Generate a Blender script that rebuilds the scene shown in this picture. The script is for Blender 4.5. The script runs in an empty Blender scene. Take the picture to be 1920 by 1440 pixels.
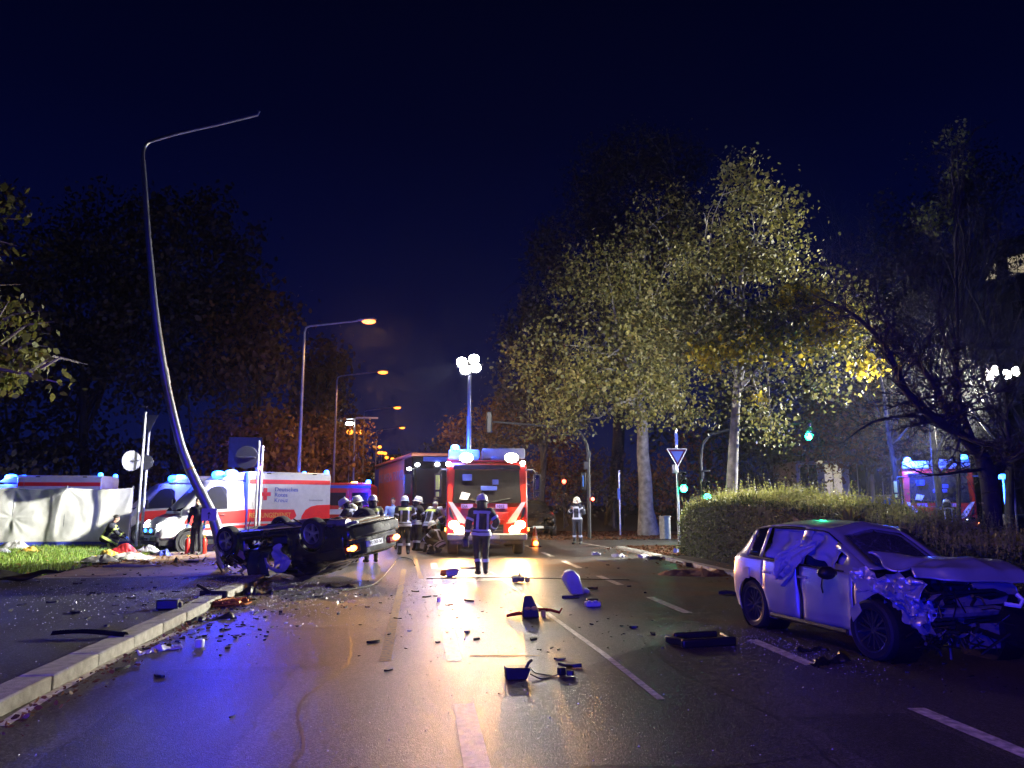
import bpy, bmesh, math, random
import numpy as np
from mathutils import Vector, Matrix, noise

random.seed(7)
RNG = np.random.default_rng(7)
S = bpy.context.scene
COL = S.collection
PI = math.pi
R = math.radians

# ---------------------------------------------------------------- camera
EYE = 1.65
FPX = 1443.0                        # focal length in pixels of a 1920 px wide frame
TILT = math.atan(220 / FPX)
YAW = math.atan(172 / (FPX * math.cos(TILT) + 220 * math.sin(TILT)))
cam_data = bpy.data.cameras.new('camera')
cam_data.sensor_width = 36.0
cam_data.lens = 36.0 * FPX / 1920.0
cam_data.clip_start = 0.05
cam_data.clip_end = 2000
cam = bpy.data.objects.new('camera', cam_data)
COL.objects.link(cam)
cam.location = (0, 0, EYE)
cam.rotation_euler = (PI / 2 + TILT, 0, -YAW)
S.camera = cam

# ---------------------------------------------------------------- night sky
W = bpy.data.worlds.new('World')
S.world = W
W.use_nodes = True
wn, wl = W.node_tree.nodes, W.node_tree.links
bg = wn['Background']
tcw = wn.new('ShaderNodeTexCoord')
sep = wn.new('ShaderNodeSeparateXYZ')
wl.new(tcw.outputs['Generated'], sep.inputs[0])
night = wn.new('ShaderNodeValToRGB')               # clear night: town glow low down, near black overhead
ne = night.color_ramp.elements
ne[0].position, ne[0].color = 0.0, (0.0014, 0.0029, 0.027, 1)
ne[1].position, ne[1].color = 0.75, (0.0001, 0.0002, 0.0018, 1)
e_ = ne.new(0.22); e_.color = (0.0005, 0.0012, 0.016, 1)
e_ = ne.new(0.45); e_.color = (0.0002, 0.0005, 0.0072, 1)
wl.new(sep.outputs[2], night.inputs[0])
wl.new(night.outputs[0], bg.inputs['Color'])
bg.inputs['Strength'].default_value = 1.0

# ---------------------------------------------------------------- render and exposure
S.view_settings.view_transform = 'Standard'
S.view_settings.look = 'None'
S.view_settings.exposure = 0.95
S.view_settings.gamma = 1.0
S.render.engine = 'CYCLES'
cy = S.cycles
cy.use_denoising = True
cy.use_adaptive_sampling = True
cy.adaptive_threshold = 0.03
cy.max_bounces = 4
cy.diffuse_bounces = 2
cy.glossy_bounces = 3
cy.transmission_bounces = 3
cy.transparent_max_bounces = 12
cy.volume_bounces = 0
cy.sample_clamp_indirect = 3.0
cy.caustics_reflective = False
cy.caustics_refractive = False
cy.use_light_tree = True


# ================================================================ helpers
def ray(px, py):
    u, v = px - 960, py - 720
    up = -v * math.cos(TILT) + FPX * math.sin(TILT)
    fw = FPX * math.cos(TILT) + v * math.sin(TILT)
    return (u * math.cos(YAW) + fw * math.sin(YAW), -u * math.sin(YAW) + fw * math.cos(YAW), up)


def gnd(px, py, z=0.0):
    """the spot on the ground (height z) that the photograph shows at a pixel"""
    r = ray(px, py); t = (z - EYE) / r[2]
    return Vector((r[0] * t, r[1] * t, z))


def at(px, py, Y):
    """the point at distance Y down the road"""
    r = ray(px, py); t = Y / r[1]
    return Vector((r[0] * t, Y, EYE + r[2] * t))


def tag(o, label=None, cat=None, group=None, kind=None):
    if label: o['label'] = label
    if cat: o['category'] = cat
    if group: o['group'] = group
    if kind: o['kind'] = kind
    return o


def thing(name, label, cat, loc=(0, 0, 0), rz=0.0, group=None, rot=None, scale=1.0):
    o = bpy.data.objects.new(name, None)
    o.empty_display_size = 0.2
    COL.objects.link(o)
    o.location = loc
    o.rotation_euler = rot if rot else (0, 0, rz)
    o.scale = (scale,) * 3
    return tag(o, label, cat, group)


def mesh_obj(name, me, parent=None):
    o = bpy.data.objects.new(name, me)
    COL.objects.link(o)
    if parent: o.parent = parent
    return o


class MB:
    """collects shapes and links them as ONE mesh object"""
    def __init__(self):
        self.v, self.f, self.m = [], [], []

    def add(self, vs, fs, mi=0, M=None):
        b = len(self.v)
        if M is not None: vs = [M @ Vector(p) for p in vs]
        self.v += [tuple(p) for p in vs]
        self.f += [tuple(i + b for i in f) for f in fs]
        self.m += [mi] * len(fs)
        return self

    def box(self, c, s, mi=0, M=None, rz=0.0, taper=1.0):
        x, y, z = s[0] / 2, s[1] / 2, s[2] / 2
        t = taper
        vs = [(-x, -y, -z), (x, -y, -z), (x, y, -z), (-x, y, -z), (-x * t, -y * t, z), (x * t, -y * t, z), (x * t, y * t, z), (-x * t, y * t, z)]
        if rz:
            k, q = math.cos(rz), math.sin(rz)
            vs = [(a * k - b * q, a * q + b * k, d) for a, b, d in vs]
        vs = [(a + c[0], b + c[1], d + c[2]) for a, b, d in vs]
        return self.add(vs, [(0, 3, 2, 1), (4, 5, 6, 7), (0, 1, 5, 4), (1, 2, 6, 5), (2, 3, 7, 6), (3, 0, 4, 7)], mi, M)

    def tube(self, pts, rads, n=8, mi=0, cap=True, M=None, flat=1.0):
        pts = [Vector(p) for p in pts]
        if not hasattr(rads, '__len__'): rads = [rads] * len(pts)
        vs, fs = [], []
        prev = None
        for i, p in enumerate(pts):
            d = (pts[min(i + 1, len(pts) - 1)] - pts[max(i - 1, 0)])
            if d.length < 1e-9: d = Vector((0, 0, 1))
            d.normalize()
            if prev is None:
                a = d.cross(Vector((0, 0, 1)))
                if a.length < 0.05: a = d.cross(Vector((0, 1, 0)))
            else:
                a = prev - d * prev.dot(d)
                if a.length < 1e-6: a = d.cross(Vector((0, 1, 0)))
            a.normalize(); prev = a
            b = d.cross(a)
            for k in range(n):
                t = 2 * PI * k / n
                vs.append(p + a * math.cos(t) * rads[i] + b * math.sin(t) * rads[i] * flat)
        for i in range(len(pts) - 1):
            for k in range(n):
                fs.append((i * n + k, i * n + (k + 1) % n, (i + 1) * n + (k + 1) % n, (i + 1) * n + k))
        if cap:
            fs.append(tuple(range(n - 1, -1, -1)))
            fs.append(tuple((len(pts) - 1) * n + k for k in range(n)))
        return self.add(vs, fs, mi, M)

    def cyl(self, p0, p1, r0, r1=None, n=12, mi=0, M=None):
        return self.tube([p0, p1], [r0, r0 if r1 is None else r1], n, mi, True, M)

    def lathe(self, prof, n=16, mi=0, M=None, closed=True):
        """prof: (radius, height) from bottom to top about z"""
        vs, fs = [], []
        for r, z in prof:
            for k in range(n):
                t = 2 * PI * k / n
                vs.append((r * math.cos(t), r * math.sin(t), z))
        for i in range(len(prof) - 1):
            for k in range(n):
                fs.append((i * n + k, i * n + (k + 1) % n, (i + 1) * n + (k + 1) % n, (i + 1) * n + k))
        if closed:
            fs.append(tuple(range(n - 1, -1, -1)))
            fs.append(tuple((len(prof) - 1) * n + k for k in range(n)))
        return self.add(vs, fs, mi, M)

    def prism(self, poly, a, b, axis='y', mi=0, M=None):
        """a 2-D outline extruded from a to b along an axis (outline axes: the other two, in xyz order)"""
        def mk(p, d):
            return {'x': (d, p[0], p[1]), 'y': (p[0], d, p[1]), 'z': (p[0], p[1], d)}[axis]
        n = len(poly)
        vs = [mk(p, a) for p in poly] + [mk(p, b) for p in poly]
        fs = [tuple(range(n)), tuple(range(2 * n - 1, n - 1, -1))]
        fs += [(i, i + n, (i + 1) % n + n, (i + 1) % n) for i in range(n)]
        return self.add(vs, fs, mi, M)

    def grid(self, P, mi=0, M=None, mif=None):
        nu, nv = len(P), len(P[0])
        b = len(self.v)
        vs = [tuple(M @ Vector(p)) if M is not None else tuple(p) for row in P for p in row]
        self.v += vs
        for i in range(nu - 1):
            for j in range(nv - 1):
                self.f.append((b + i * nv + j, b + (i + 1) * nv + j, b + (i + 1) * nv + j + 1, b + i * nv + j + 1))
                self.m.append(mi if mif is None else mif(i, j))
        return self

    def ball(self, c, r, mi=0, n=10, M=None):
        r = r if hasattr(r, '__len__') else (r, r, r)
        prof = [(max(math.cos(t), 1e-3), math.sin(t)) for t in [(-0.5 + k / (n // 2)) * PI for k in range(n // 2 + 1)]]
        T = Matrix.Translation(c) @ Matrix.Diagonal((r[0], r[1], r[2], 1))
        return self.lathe(prof, n, mi, T if M is None else M @ T)

    def build(self, name, mats, parent=None, smooth=35, bev=0.0, fix=True):
        me = bpy.data.meshes.new(name)
        me.from_pydata(self.v, [], self.f)
        if not isinstance(mats, (list, tuple)): mats = [mats]
        for m in mats: me.materials.append(m)
        if len(mats) > 1: me.polygons.foreach_set('material_index', self.m)
        if fix:
            bm = bmesh.new(); bm.from_mesh(me)
            bmesh.ops.recalc_face_normals(bm, faces=bm.faces)
            bm.to_mesh(me); bm.free()
        if smooth:
            me.polygons.foreach_set('use_smooth', [True] * len(me.polygons))
            me.set_sharp_from_angle(angle=R(smooth))
        me.update()
        o = mesh_obj(name, me, parent)
        if bev:
            md = o.modifiers.new('bevel', 'BEVEL'); md.width = bev; md.segments = 2; md.limit_method = 'ANGLE'; md.angle_limit = R(40)
        return o


def one(name, mat, parent, fn, **k):
    m = MB(); fn(m)
    return m.build(name, mat, parent, **k)


def copy_tree(o, parent=None):
    c = o.copy(); COL.objects.link(c); c.parent = parent
    for ch in list(o.children): copy_tree(ch, c)
    return c


# ---------------------------------------------------------------- materials
def nodes(name):
    m = bpy.data.materials.new(name); m.use_nodes = True
    return m, m.node_tree.nodes, m.node_tree.links, m.node_tree.nodes['Principled BSDF']


def pm(name, col, rough=0.6, metal=0.0, var=0.25, vscale=6.0, bump=0.0, bscale=60.0, coat=0.0, spec=0.5, dirt=None):
    """a painted / plastic / cloth / metal surface with uneven tone, wear and fine relief"""
    m, n, l, b = nodes(name)
    tc = n.new('ShaderNodeTexCoord')
    nz = n.new('ShaderNodeTexNoise'); nz.inputs['Scale'].default_value = vscale; nz.inputs['Detail'].default_value = 6
    l.new(tc.outputs['Object'], nz.inputs['Vector'])
    rp = n.new('ShaderNodeValToRGB')
    e = rp.color_ramp.elements
    e[0].position, e[1].position = 0.3, 0.72
    lo = dirt if dirt else [c * (1 - var) for c in col]
    e[0].color = (*lo, 1); e[1].color = (*[min(1, c * (1 + var * 0.5)) for c in col], 1)
    l.new(nz.outputs[0], rp.inputs[0]); l.new(rp.outputs[0], b.inputs['Base Color'])
    b.inputs['Metallic'].default_value = metal
    b.inputs['Specular IOR Level'].default_value = spec
    b.inputs['Coat Weight'].default_value = coat
    b.inputs['Coat Roughness'].default_value = 0.12
    rr = n.new('ShaderNodeMapRange')
    rr.inputs['To Min'].default_value = max(0.02, rough - 0.12); rr.inputs['To Max'].default_value = min(1, rough + 0.12)
    l.new(nz.outputs[0], rr.inputs['Value']); l.new(rr.outputs[0], b.inputs['Roughness'])
    if bump:
        n2 = n.new('ShaderNodeTexNoise'); n2.inputs['Scale'].default_value = bscale; n2.inputs['Detail'].default_value = 4
        l.new(tc.outputs['Object'], n2.inputs['Vector'])
        bp = n.new('ShaderNodeBump'); bp.inputs['Strength'].default_value = bump; bp.inputs['Distance'].default_value = 0.02
        l.new(n2.outputs[0], bp.inputs['Height']); l.new(bp.outputs[0], b.inputs['Normal'])
    return m


def em(name, col, strength, base=(0.6, 0.6, 0.6)):
    m, n, l, b = nodes(name)
    b.inputs['Base Color'].default_value = (*base, 1)
    b.inputs['Emission Color'].default_value = (*col, 1)
    b.inputs['Emission Strength'].default_value = strength
    b.inputs['Roughness'].default_value = 0.25
    return m


def leafmat(name, cols, trans=0.45, rough=0.55):
    """per-leaf colour, light passing through"""
    m, n, l, b = nodes(name)
    n.remove(b)
    out = n['Material Output']
    g = n.new('ShaderNodeNewGeometry')
    rp = n.new('ShaderNodeValToRGB'); rp.color_ramp.interpolation = 'LINEAR'
    e = rp.color_ramp.elements
    while len(e) < len(cols): e.new(0.5)
    for i, c in enumerate(cols):
        e[i].position = i / (len(cols) - 1); e[i].color = (*c, 1)
    l.new(g.outputs['Random Per Island'], rp.inputs[0])
    d = n.new('ShaderNodeBsdfPrincipled'); d.inputs['Roughness'].default_value = rough
    t = n.new('ShaderNodeBsdfTranslucent')
    mx = n.new('ShaderNodeMixShader'); mx.inputs[0].default_value = trans
    l.new(rp.outputs[0], d.inputs['Base Color']); l.new(rp.outputs[0], t.inputs['Color'])
    l.new(d.outputs[0], mx.inputs[1]); l.new(t.outputs[0], mx.inputs[2]); l.new(mx.outputs[0], out.inputs['Surface'])
    return m


def glassmat(name, tint=(0.5, 0.55, 0.6), alpha=0.35, rough=0.05, df=(0.03, 0.03, 0.035)):
    m, n, l, b = nodes(name)
    n.remove(b)
    out = n['Material Output']
    tr = n.new('ShaderNodeBsdfTransparent'); tr.inputs['Color'].default_value = (*tint, 1)
    gl = n.new('ShaderNodeBsdfGlossy'); gl.inputs['Roughness'].default_value = rough; gl.inputs['Color'].default_value = (0.9, 0.9, 0.9, 1)
    dd = n.new('ShaderNodeBsdfDiffuse'); dd.inputs['Color'].default_value = (*df, 1)
    fr = n.new('ShaderNodeFresnel'); fr.inputs['IOR'].default_value = 1.5
    m1 = n.new('ShaderNodeMixShader'); m1.inputs[0].default_value = alpha
    l.new(tr.outputs[0], m1.inputs[1]); l.new(dd.outputs[0], m1.inputs[2])
    m2 = n.new('ShaderNodeMixShader')
    l.new(fr.outputs[0], m2.inputs[0]); l.new(m1.outputs[0], m2.inputs[1]); l.new(gl.outputs[0], m2.inputs[2])
    l.new(m2.outputs[0], out.inputs['Surface'])
    return m


M = {}
M['black'] = pm('black_plastic', (0.012, 0.012, 0.013), 0.45, bump=0.15)
M['blackgloss'] = pm('black_gloss', (0.010, 0.010, 0.012), 0.2)
M['rubber'] = pm('tyre_rubber', (0.018, 0.018, 0.019), 0.75, bump=0.2, bscale=90)
M['alloy'] = pm('alloy', (0.55, 0.55, 0.57), 0.32, 0.85)
M['darkalloy'] = pm('dark_alloy', (0.14, 0.14, 0.15), 0.35, 0.8)
M['steel'] = pm('galvanised_steel', (0.42, 0.43, 0.45), 0.42, 0.75, bump=0.05)
M['darksteel'] = pm('dark_metal', (0.05, 0.05, 0.055), 0.5, 0.5, bump=0.1)
M['chrome'] = pm('chrome', (0.7, 0.7, 0.72), 0.15, 1.0)
M['glass'] = glassmat('vehicle_glass')
M['darkglass'] = glassmat('dark_vehicle_glass', (0.25, 0.27, 0.3), 0.6)
M['red'] = pm('signal_red_paint', (0.62, 0.025, 0.012), 0.35, var=0.18, coat=0.4)
M['white'] = pm('white_paint', (0.50, 0.50, 0.50), 0.35, var=0.12, coat=0.3)
M['redfilm'] = pm('red_film', (0.66, 0.02, 0.015), 0.4, var=0.1)
M['gold'] = pm('yellow_film', (0.70, 0.45, 0.06), 0.45, var=0.1)
M['bluefilm'] = pm('blue_film', (0.05, 0.09, 0.45), 0.5, var=0.1)
M['greyfilm'] = pm('grey_film', (0.30, 0.30, 0.31), 0.5, var=0.1)
M['whitefilm'] = pm('white_film', (0.75, 0.75, 0.76), 0.4, var=0.1)
M['plate'] = pm('number_plate', (0.72, 0.74, 0.78), 0.35, var=0.08)
M['ink'] = pm('black_print', (0.015, 0.015, 0.02), 0.5, var=0.1)
M['cloth'] = pm('white_fabric', (0.62, 0.62, 0.60), 0.8, var=0.15, bump=0.2, bscale=40)
M['skin'] = pm('skin', (0.46, 0.27, 0.19), 0.55, var=0.12)
M['hair'] = pm('dark_hair', (0.02, 0.015, 0.012), 0.6, bump=0.4, bscale=120)
M['turnout'] = pm('dark_turnout_cloth', (0.016, 0.017, 0.024), 0.8, var=0.3, bump=0.3, bscale=45)
M['boot'] = pm('boot_leather', (0.012, 0.012, 0.012), 0.5, bump=0.2)
M['silverstripe'] = pm('reflective_silver', (0.46, 0.50, 0.66), 0.35, var=0.08)
M['limestripe'] = pm('reflective_lime', (0.66, 0.80, 0.18), 0.45, var=0.08)
M['helmet'] = pm('helmet_shell', (0.72, 0.73, 0.62), 0.3, var=0.12, coat=0.4)
M['concrete'] = pm('kerb_concrete', (0.30, 0.29, 0.27), 0.85, var=0.35, vscale=9, bump=0.35, bscale=70)
M['bark'] = pm('plane_bark', (0.26, 0.24, 0.20), 0.85, var=0.55, vscale=4.0, bump=0.4, bscale=25)
M['darkbark'] = pm('dark_bark', (0.055, 0.047, 0.042), 0.9, var=0.4, vscale=7, bump=0.5, bscale=30)
M['beacon'] = em('blue_beacon_lit', (0.01, 0.13, 1.0), 14)
M['beacondim'] = em('blue_beacon_dim', (0.02, 0.10, 1.0), 1.6)
M['flood'] = em('floodlight_lens', (1.0, 0.97, 0.86), 40)
M['head'] = em('headlamp_lit', (1.0, 0.60, 0.22), 30)
M['headcool'] = em('headlamp_white', (0.9, 0.95, 1.0), 25)
M['orange'] = em('amber_lamp_lit', (1.0, 0.30, 0.03), 12)
M['redlamp'] = em('red_lamp_lit', (1.0, 0.05, 0.02), 12)
M['greenlamp'] = em('green_lamp_lit', (0.01, 1.0, 0.40), 34)
M['sodium'] = em('sodium_lens_lit', (1.0, 0.24, 0.02), 2.4)


def lamp(name, kind, loc, energy, col, parent=None, direction=None, size=0.1, cone=None, blend=0.6):
    d = bpy.data.lights.new(name, kind)
    d.energy = energy; d.color = col
    if kind in ('POINT', 'SPOT'): d.shadow_soft_size = size
    if kind == 'SPOT':
        d.spot_size = R(cone or 120); d.spot_blend = blend
    o = bpy.data.objects.new(name, d)
    COL.objects.link(o)
    o.location = loc
    if direction is not None:
        o.rotation_euler = Vector(direction).to_track_quat('-Z', 'Y').to_euler()
    if parent: o.parent = parent
    return o


def text(name, s, size, mat, parent, loc, xdir, ydir, depth=0.003, squeeze=1.0, align='LEFT'):
    cu = bpy.data.curves.new(name, 'FONT'); cu.body = s; cu.size = size; cu.extrude = depth; cu.align_x = align
    t = bpy.data.objects.new(name, cu)
    me = baked(t)
    bpy.data.objects.remove(t); bpy.data.curves.remove(cu)
    x = Vector(xdir).normalized(); y = Vector(ydir).normalized(); z = x.cross(y)
    T = Matrix((x * squeeze, y, z)).transposed().to_4x4(); T.translation = loc
    me.transform(T)
    me.materials.clear(); me.materials.append(mat)
    return mesh_obj(name, me, parent)


_lab = bpy.data.scenes.new('workbench')          # a bare scene in which single objects are evaluated quickly


def baked(o):
    """the object's mesh with its modifiers applied, evaluated apart from the big scene"""
    _lab.collection.objects.link(o)
    vl = _lab.view_layers[0]; vl.update()
    me = bpy.data.meshes.new_from_object(o.evaluated_get(vl.depsgraph))
    _lab.collection.objects.unlink(o)
    return me


def smooth01(a, b, x):
    t = min(1, max(0, (x - a) / (b - a))) if b != a else float(x > a)
    return t * t * (3 - 2 * t)


def catmull(pts, per):
    """a smooth polyline through points of any dimension"""
    P = [np.array(p, float) for p in pts]
    P = [2 * P[0] - P[1]] + P + [2 * P[-1] - P[-2]]
    out = []
    for i in range(1, len(P) - 2):
        p0, p1, p2, p3 = P[i - 1:i + 3]
        for k in range(per):
            t = k / per
            out.append(0.5 * (2 * p1 + (p2 - p0) * t + (2 * p0 - 5 * p1 + 4 * p2 - p3) * t * t + (3 * p1 - p0 - 3 * p2 + p3) * t ** 3))
    out.append(P[-2])
    return out
# lamp powers (watts)
BLUE_W = 500
FLOOD_W = 300
HEAD_W = 620
MAST_W = 11000
SODIUM_W = 1400
PATROL_W = 6800
HAZE_D = 0.00028
M['wsglass'] = glassmat('engine_windscreen', (0.35, 0.37, 0.42), 0.45)
M['callsign'] = pm('violet_call_sign', (0.45, 0.25, 0.70), 0.5, var=0.1)
M['lockerlight'] = em('locker_light_lit', (1.0, 0.96, 0.86), 22)

# ================================================================ ground, road, pavement
def asphalt(name, lo, hi, rlo, rhi, soil=False, grain=1.0):
    m, n, l, b = nodes(name)
    tc = n.new('ShaderNodeTexCoord'); co = tc.outputs['Object']

    def noi(scale, det=6, rough=0.55, vec=None):
        k = n.new('ShaderNodeTexNoise'); k.inputs['Scale'].default_value = scale; k.inputs['Detail'].default_value = det
        k.inputs['Roughness'].default_value = rough
        l.new(vec if vec else co, k.inputs['Vector']); return k.outputs[0]

    def rng(v, a, c, d, e):
        k = n.new('ShaderNodeMapRange'); k.inputs['From Min'].default_value = a; k.inputs['From Max'].default_value = c
        k.inputs['To Min'].default_value = d; k.inputs['To Max'].default_value = e; l.new(v, k.inputs['Value']); return k.outputs[0]

    def math_(op, a, c):
        k = n.new('ShaderNodeMath'); k.operation = op
        for i, q in enumerate((a, c)):
            if hasattr(q, 'links'): l.new(q, k.inputs[i])
            else: k.inputs[i].default_value = q
        return k.outputs[0]
    mp = n.new('ShaderNodeMapping'); mp.inputs['Scale'].default_value = (1.0, 0.22, 1.0); l.new(co, mp.inputs['Vector'])
    big = noi(0.7, 5, 0.6, mp.outputs[0])           # worn wheel tracks and patches run along the road
    fine = noi(160, 2)
    vor = n.new('ShaderNodeTexVoronoi'); vor.inputs['Scale'].default_value = 120; l.new(co, vor.inputs['Vector'])
    tone = n.new('ShaderNodeMix'); tone.data_type = 'RGBA'
    tone.inputs['A'].default_value = (*lo, 1); tone.inputs['B'].default_value = (*hi, 1)
    f = math_('ADD', math_('MULTIPLY', big, 0.6), math_('MULTIPLY', fine, 0.4))
    l.new(rng(f, 0.35, 0.65, 0, 1), tone.inputs['Factor'])
    col = tone.outputs['Result']
    stone = n.new('ShaderNodeTexVoronoi'); stone.inputs['Scale'].default_value = 75; l.new(co, stone.inputs['Vector'])
    sv = n.new('ShaderNodeSeparateColor'); l.new(stone.outputs['Color'], sv.inputs[0])
    chip = n.new('ShaderNodeMix'); chip.data_type = 'RGBA'; chip.blend_type = 'MULTIPLY'; chip.inputs['Factor'].default_value = 1.0
    cg = n.new('ShaderNodeCombineColor'); gv = rng(math_('POWER', sv.outputs[0], 2.5), 0, 1, 0.55, 2.6)
    for q in range(3): l.new(gv, cg.inputs[q])
    l.new(col, chip.inputs['A']); l.new(cg.outputs[0], chip.inputs['B']); col = chip.outputs['Result']
    if soil:
        sx = n.new('ShaderNodeSeparateXYZ'); l.new(co, sx.inputs[0])
        ms = n.new('ShaderNodeMapping'); ms.inputs['Scale'].default_value = (0.35, 1.1, 1); ms.inputs['Rotation'].default_value = (0, 0, R(12)); l.new(co, ms.inputs['Vector'])
        st = rng(noi(0.8, 6, 0.6, ms.outputs[0]), 0.50, 0.62, 0, 1)
        st = math_('MULTIPLY', st, rng(sx.outputs[0], 1.6, 3.6, 0, 1))
        st = math_('MULTIPLY', st, rng(sx.outputs[1], 8.5, 11, 0, 1))
        st = math_('MULTIPLY', st, rng(sx.outputs[1], 24, 20, 0, 1))
        st = math_('MULTIPLY', st, 0.8)
        so = n.new('ShaderNodeMix'); so.data_type = 'RGBA'; so.inputs['B'].default_value = (0.11, 0.045, 0.03, 1)
        l.new(st, so.inputs['Factor']); l.new(col, so.inputs['A']); col = so.outputs['Result']
    l.new(col, b.inputs['Base Color'])
    l.new(rng(noi(0.9, 4, 0.6, mp.outputs[0]), 0.3, 0.7, rlo, rhi), b.inputs['Roughness'])
    h = math_('ADD', math_('MULTIPLY', vor.outputs['Distance'], 0.9), math_('MULTIPLY', noi(260, 2), 0.5))
    bp = n.new('ShaderNodeBump'); bp.inputs['Strength'].default_value = 0.75 * grain; bp.inputs['Distance'].default_value = 0.0035
    l.new(h, bp.inputs['Height']); l.new(bp.outputs[0], b.inputs['Normal'])
    b.inputs['Specular IOR Level'].default_value = 0.4
    return m


M['road'] = asphalt('damp_asphalt', (0.034, 0.032, 0.031), (0.078, 0.073, 0.068), 0.33, 0.43, soil=True)
M['walk'] = asphalt('footway_asphalt', (0.022, 0.022, 0.024), (0.05, 0.05, 0.05), 0.5, 0.7)
M['soil'] = pm('dark_soil', (0.03, 0.024, 0.018), 0.9, var=0.5, vscale=3, bump=0.5, bscale=12)
M['paving'] = pm('reddish_paving', (0.19, 0.125, 0.095), 0.75, var=0.45, vscale=2.2, bump=0.35, bscale=35)
M['paint'] = pm('road_paint', (0.66, 0.62, 0.58), 0.42, var=0.5, vscale=14, bump=0.3, bscale=90, dirt=(0.24, 0.22, 0.20))
M['yellowpaint'] = pm('worn_yellow_paint', (0.30, 0.19, 0.05), 0.6, var=0.6, vscale=18, bump=0.3, dirt=(0.06, 0.05, 0.04))
M['tar'] = pm('tar_seam', (0.012, 0.012, 0.012), 0.35)


def sheet(name, x0, x1, y0, y1, z, mat, parent=None, kind='structure', nx=1, ny=1):
    m = MB()
    m.grid([[(x0 + (x1 - x0) * i / nx, y0 + (y1 - y0) * j / ny, z) for j in range(ny + 1)] for i in range(nx + 1)])
    o = m.build(name, mat, parent, smooth=0)
    if kind: o['kind'] = kind
    return o


sheet('ground', -200, 200, -80, 300, -0.03, M['soil'])
road = sheet('road', -3.2, 7.0, -25, 190, 0.0, M['road'])
sheet('side_street', -60, -3.2, 26.3, 44, -0.002, M['road'])
sheet('side_street', 7.0, 60, 27.5, 42, -0.002, M['road'])
sheet('footway', -60, -3.5, -25, 17.0, 0.11, M['walk'])
sheet('footway', -8.2, -3.5, 17.0, 26.3, 0.035, M['paving'])
one('footway_edge', M['concrete'], None, lambda m: (m.box((-31.75, 17.06, 0.05), (56.5, 0.12, 0.13)), m.box((-5.9, 26.36, -0.01), (4.8, 0.12, 0.10))), bev=0.008)['kind'] = 'structure'
verge = sheet('verge', 7.14, 60, -25, 27.4, 0.06, M['soil'])
sheet('verge', 7.14, 60, 42, 190, 0.06, M['soil'])
sheet('verge', -60, -8.2, 17.13, 26.3, 0.06, M['soil'])
sheet('verge', -60, -3.5, 44.1, 190, 0.06, M['soil'])

# kerb stones, each its own piece
kerb = bpy.data.objects.new('kerb', None); COL.objects.link(kerb); kerb['kind'] = 'structure'
ks = None
k = 0
y = 17.1
while y > -6:
    ln = 1.0 if k else 0.55
    if ks is None or k == 1:
        m = MB(); m.box((0, -ln / 2, 0.02), (0.30, ln - 0.012, 0.22))
        ks = m.build('kerb_stone', M['concrete'], kerb, bev=0.018)
        o = ks
    else:
        o = ks.copy(); COL.objects.link(o)
    o.location = (-3.35 + random.uniform(-0.006, 0.006), y, random.uniform(-0.004, 0.004))
    o.rotation_euler = (random.uniform(-0.004, 0.004), 0, random.uniform(-0.006, 0.006))
    y -= ln; k += 1
kr = bpy.data.objects.new('kerb', None); COL.objects.link(kr); kr['kind'] = 'structure'
y = 27.3
while y > -4:
    o = ks.copy(); COL.objects.link(o); o.parent = kr
    o.location = (7.07, y, -0.05 + random.uniform(-0.004, 0.004)); y -= 1.0

# painted markings
def mark(name, pts, mat=None, z=0.004):
    m = MB(); m.add([(p[0], p[1], z) for p in pts], [tuple(range(len(pts)))])
    return m.build(name, mat or M['paint'], road, smooth=0)


def strip(name, pts, w, mat=None, z=0.004):
    m = MB(); L_, R_ = [], []
    for i, p in enumerate(pts):
        a = Vector(pts[max(i - 1, 0)][:2]); c = Vector(pts[min(i + 1, len(pts) - 1)][:2])
        d = (c - a).normalized(); nn = Vector((-d.y, d.x)) * w / 2
        L_.append((p[0] + nn.x, p[1] + nn.y, z)); R_.append((p[0] - nn.x, p[1] - nn.y, z))
    m.grid([L_, R_])
    return m.build(name, mat or M['paint'], road, smooth=0)


for y0, y1 in ((1.2, 3.4), (4.6, 6.66), (8.39, 10.43), (12.29, 14.06), (16.1, 17.4), (19.6, 21.4)):
    mark('lane_dash', [(0.30, y0), (0.47, y0), (0.47, y1), (0.30, y1)])
for y0, y1 in ((4.2, 6.1), (7.77, 9.22), (11.48, 13.43), (15.41, 17.32), (19.41, 21.68), (23.4, 25.4), (27.5, 29.5), (31.5, 33.5)):
    mark('lane_dash', [(3.92, y0), (4.07, y0), (4.07, y1), (3.92, y1)])
strip('edge_line', [gnd(*p) for p in ((920, 1072), (965, 1103), (1040, 1160), (1130, 1225), (1240, 1312))], 0.07)
strip('stop_line', [gnd(880, 1230), gnd(1012, 1230)], 0.05, M['yellowpaint'])
strip('edge_line', [gnd(*p) for p in ((1085, 1017), (1120, 1023), (1160, 1030), (1195, 1036))], 0.10)
strip('edge_line', [gnd(*p) for p in ((2, 1362), (90, 1305), (170, 1262), (240, 1222), (370, 1172))], 0.10)
strip('yellow_line', [gnd(*p) for p in ((757, 1068), (750, 1110), (738, 1160), (722, 1240))], 0.12, M['yellowpaint'])
strip('yellow_line', [gnd(*p) for p in ((778, 1046), (783, 1066), (790, 1085))], 0.10, M['yellowpaint'])
strip('tar_seam', [(-3.1, 10.75), (-1, 10.7), (1.2, 10.78)], 0.03, M['tar'])
strip('tar_seam', [(-3.1, 16.3), (0.5, 16.45), (4.5, 16.2)], 0.05, M['tar'])
mark('patch', [gnd(*p) for p in ((892, 1090), (905, 1078), (960, 1082), (940, 1088))], M['paint'], 0.005)

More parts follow.
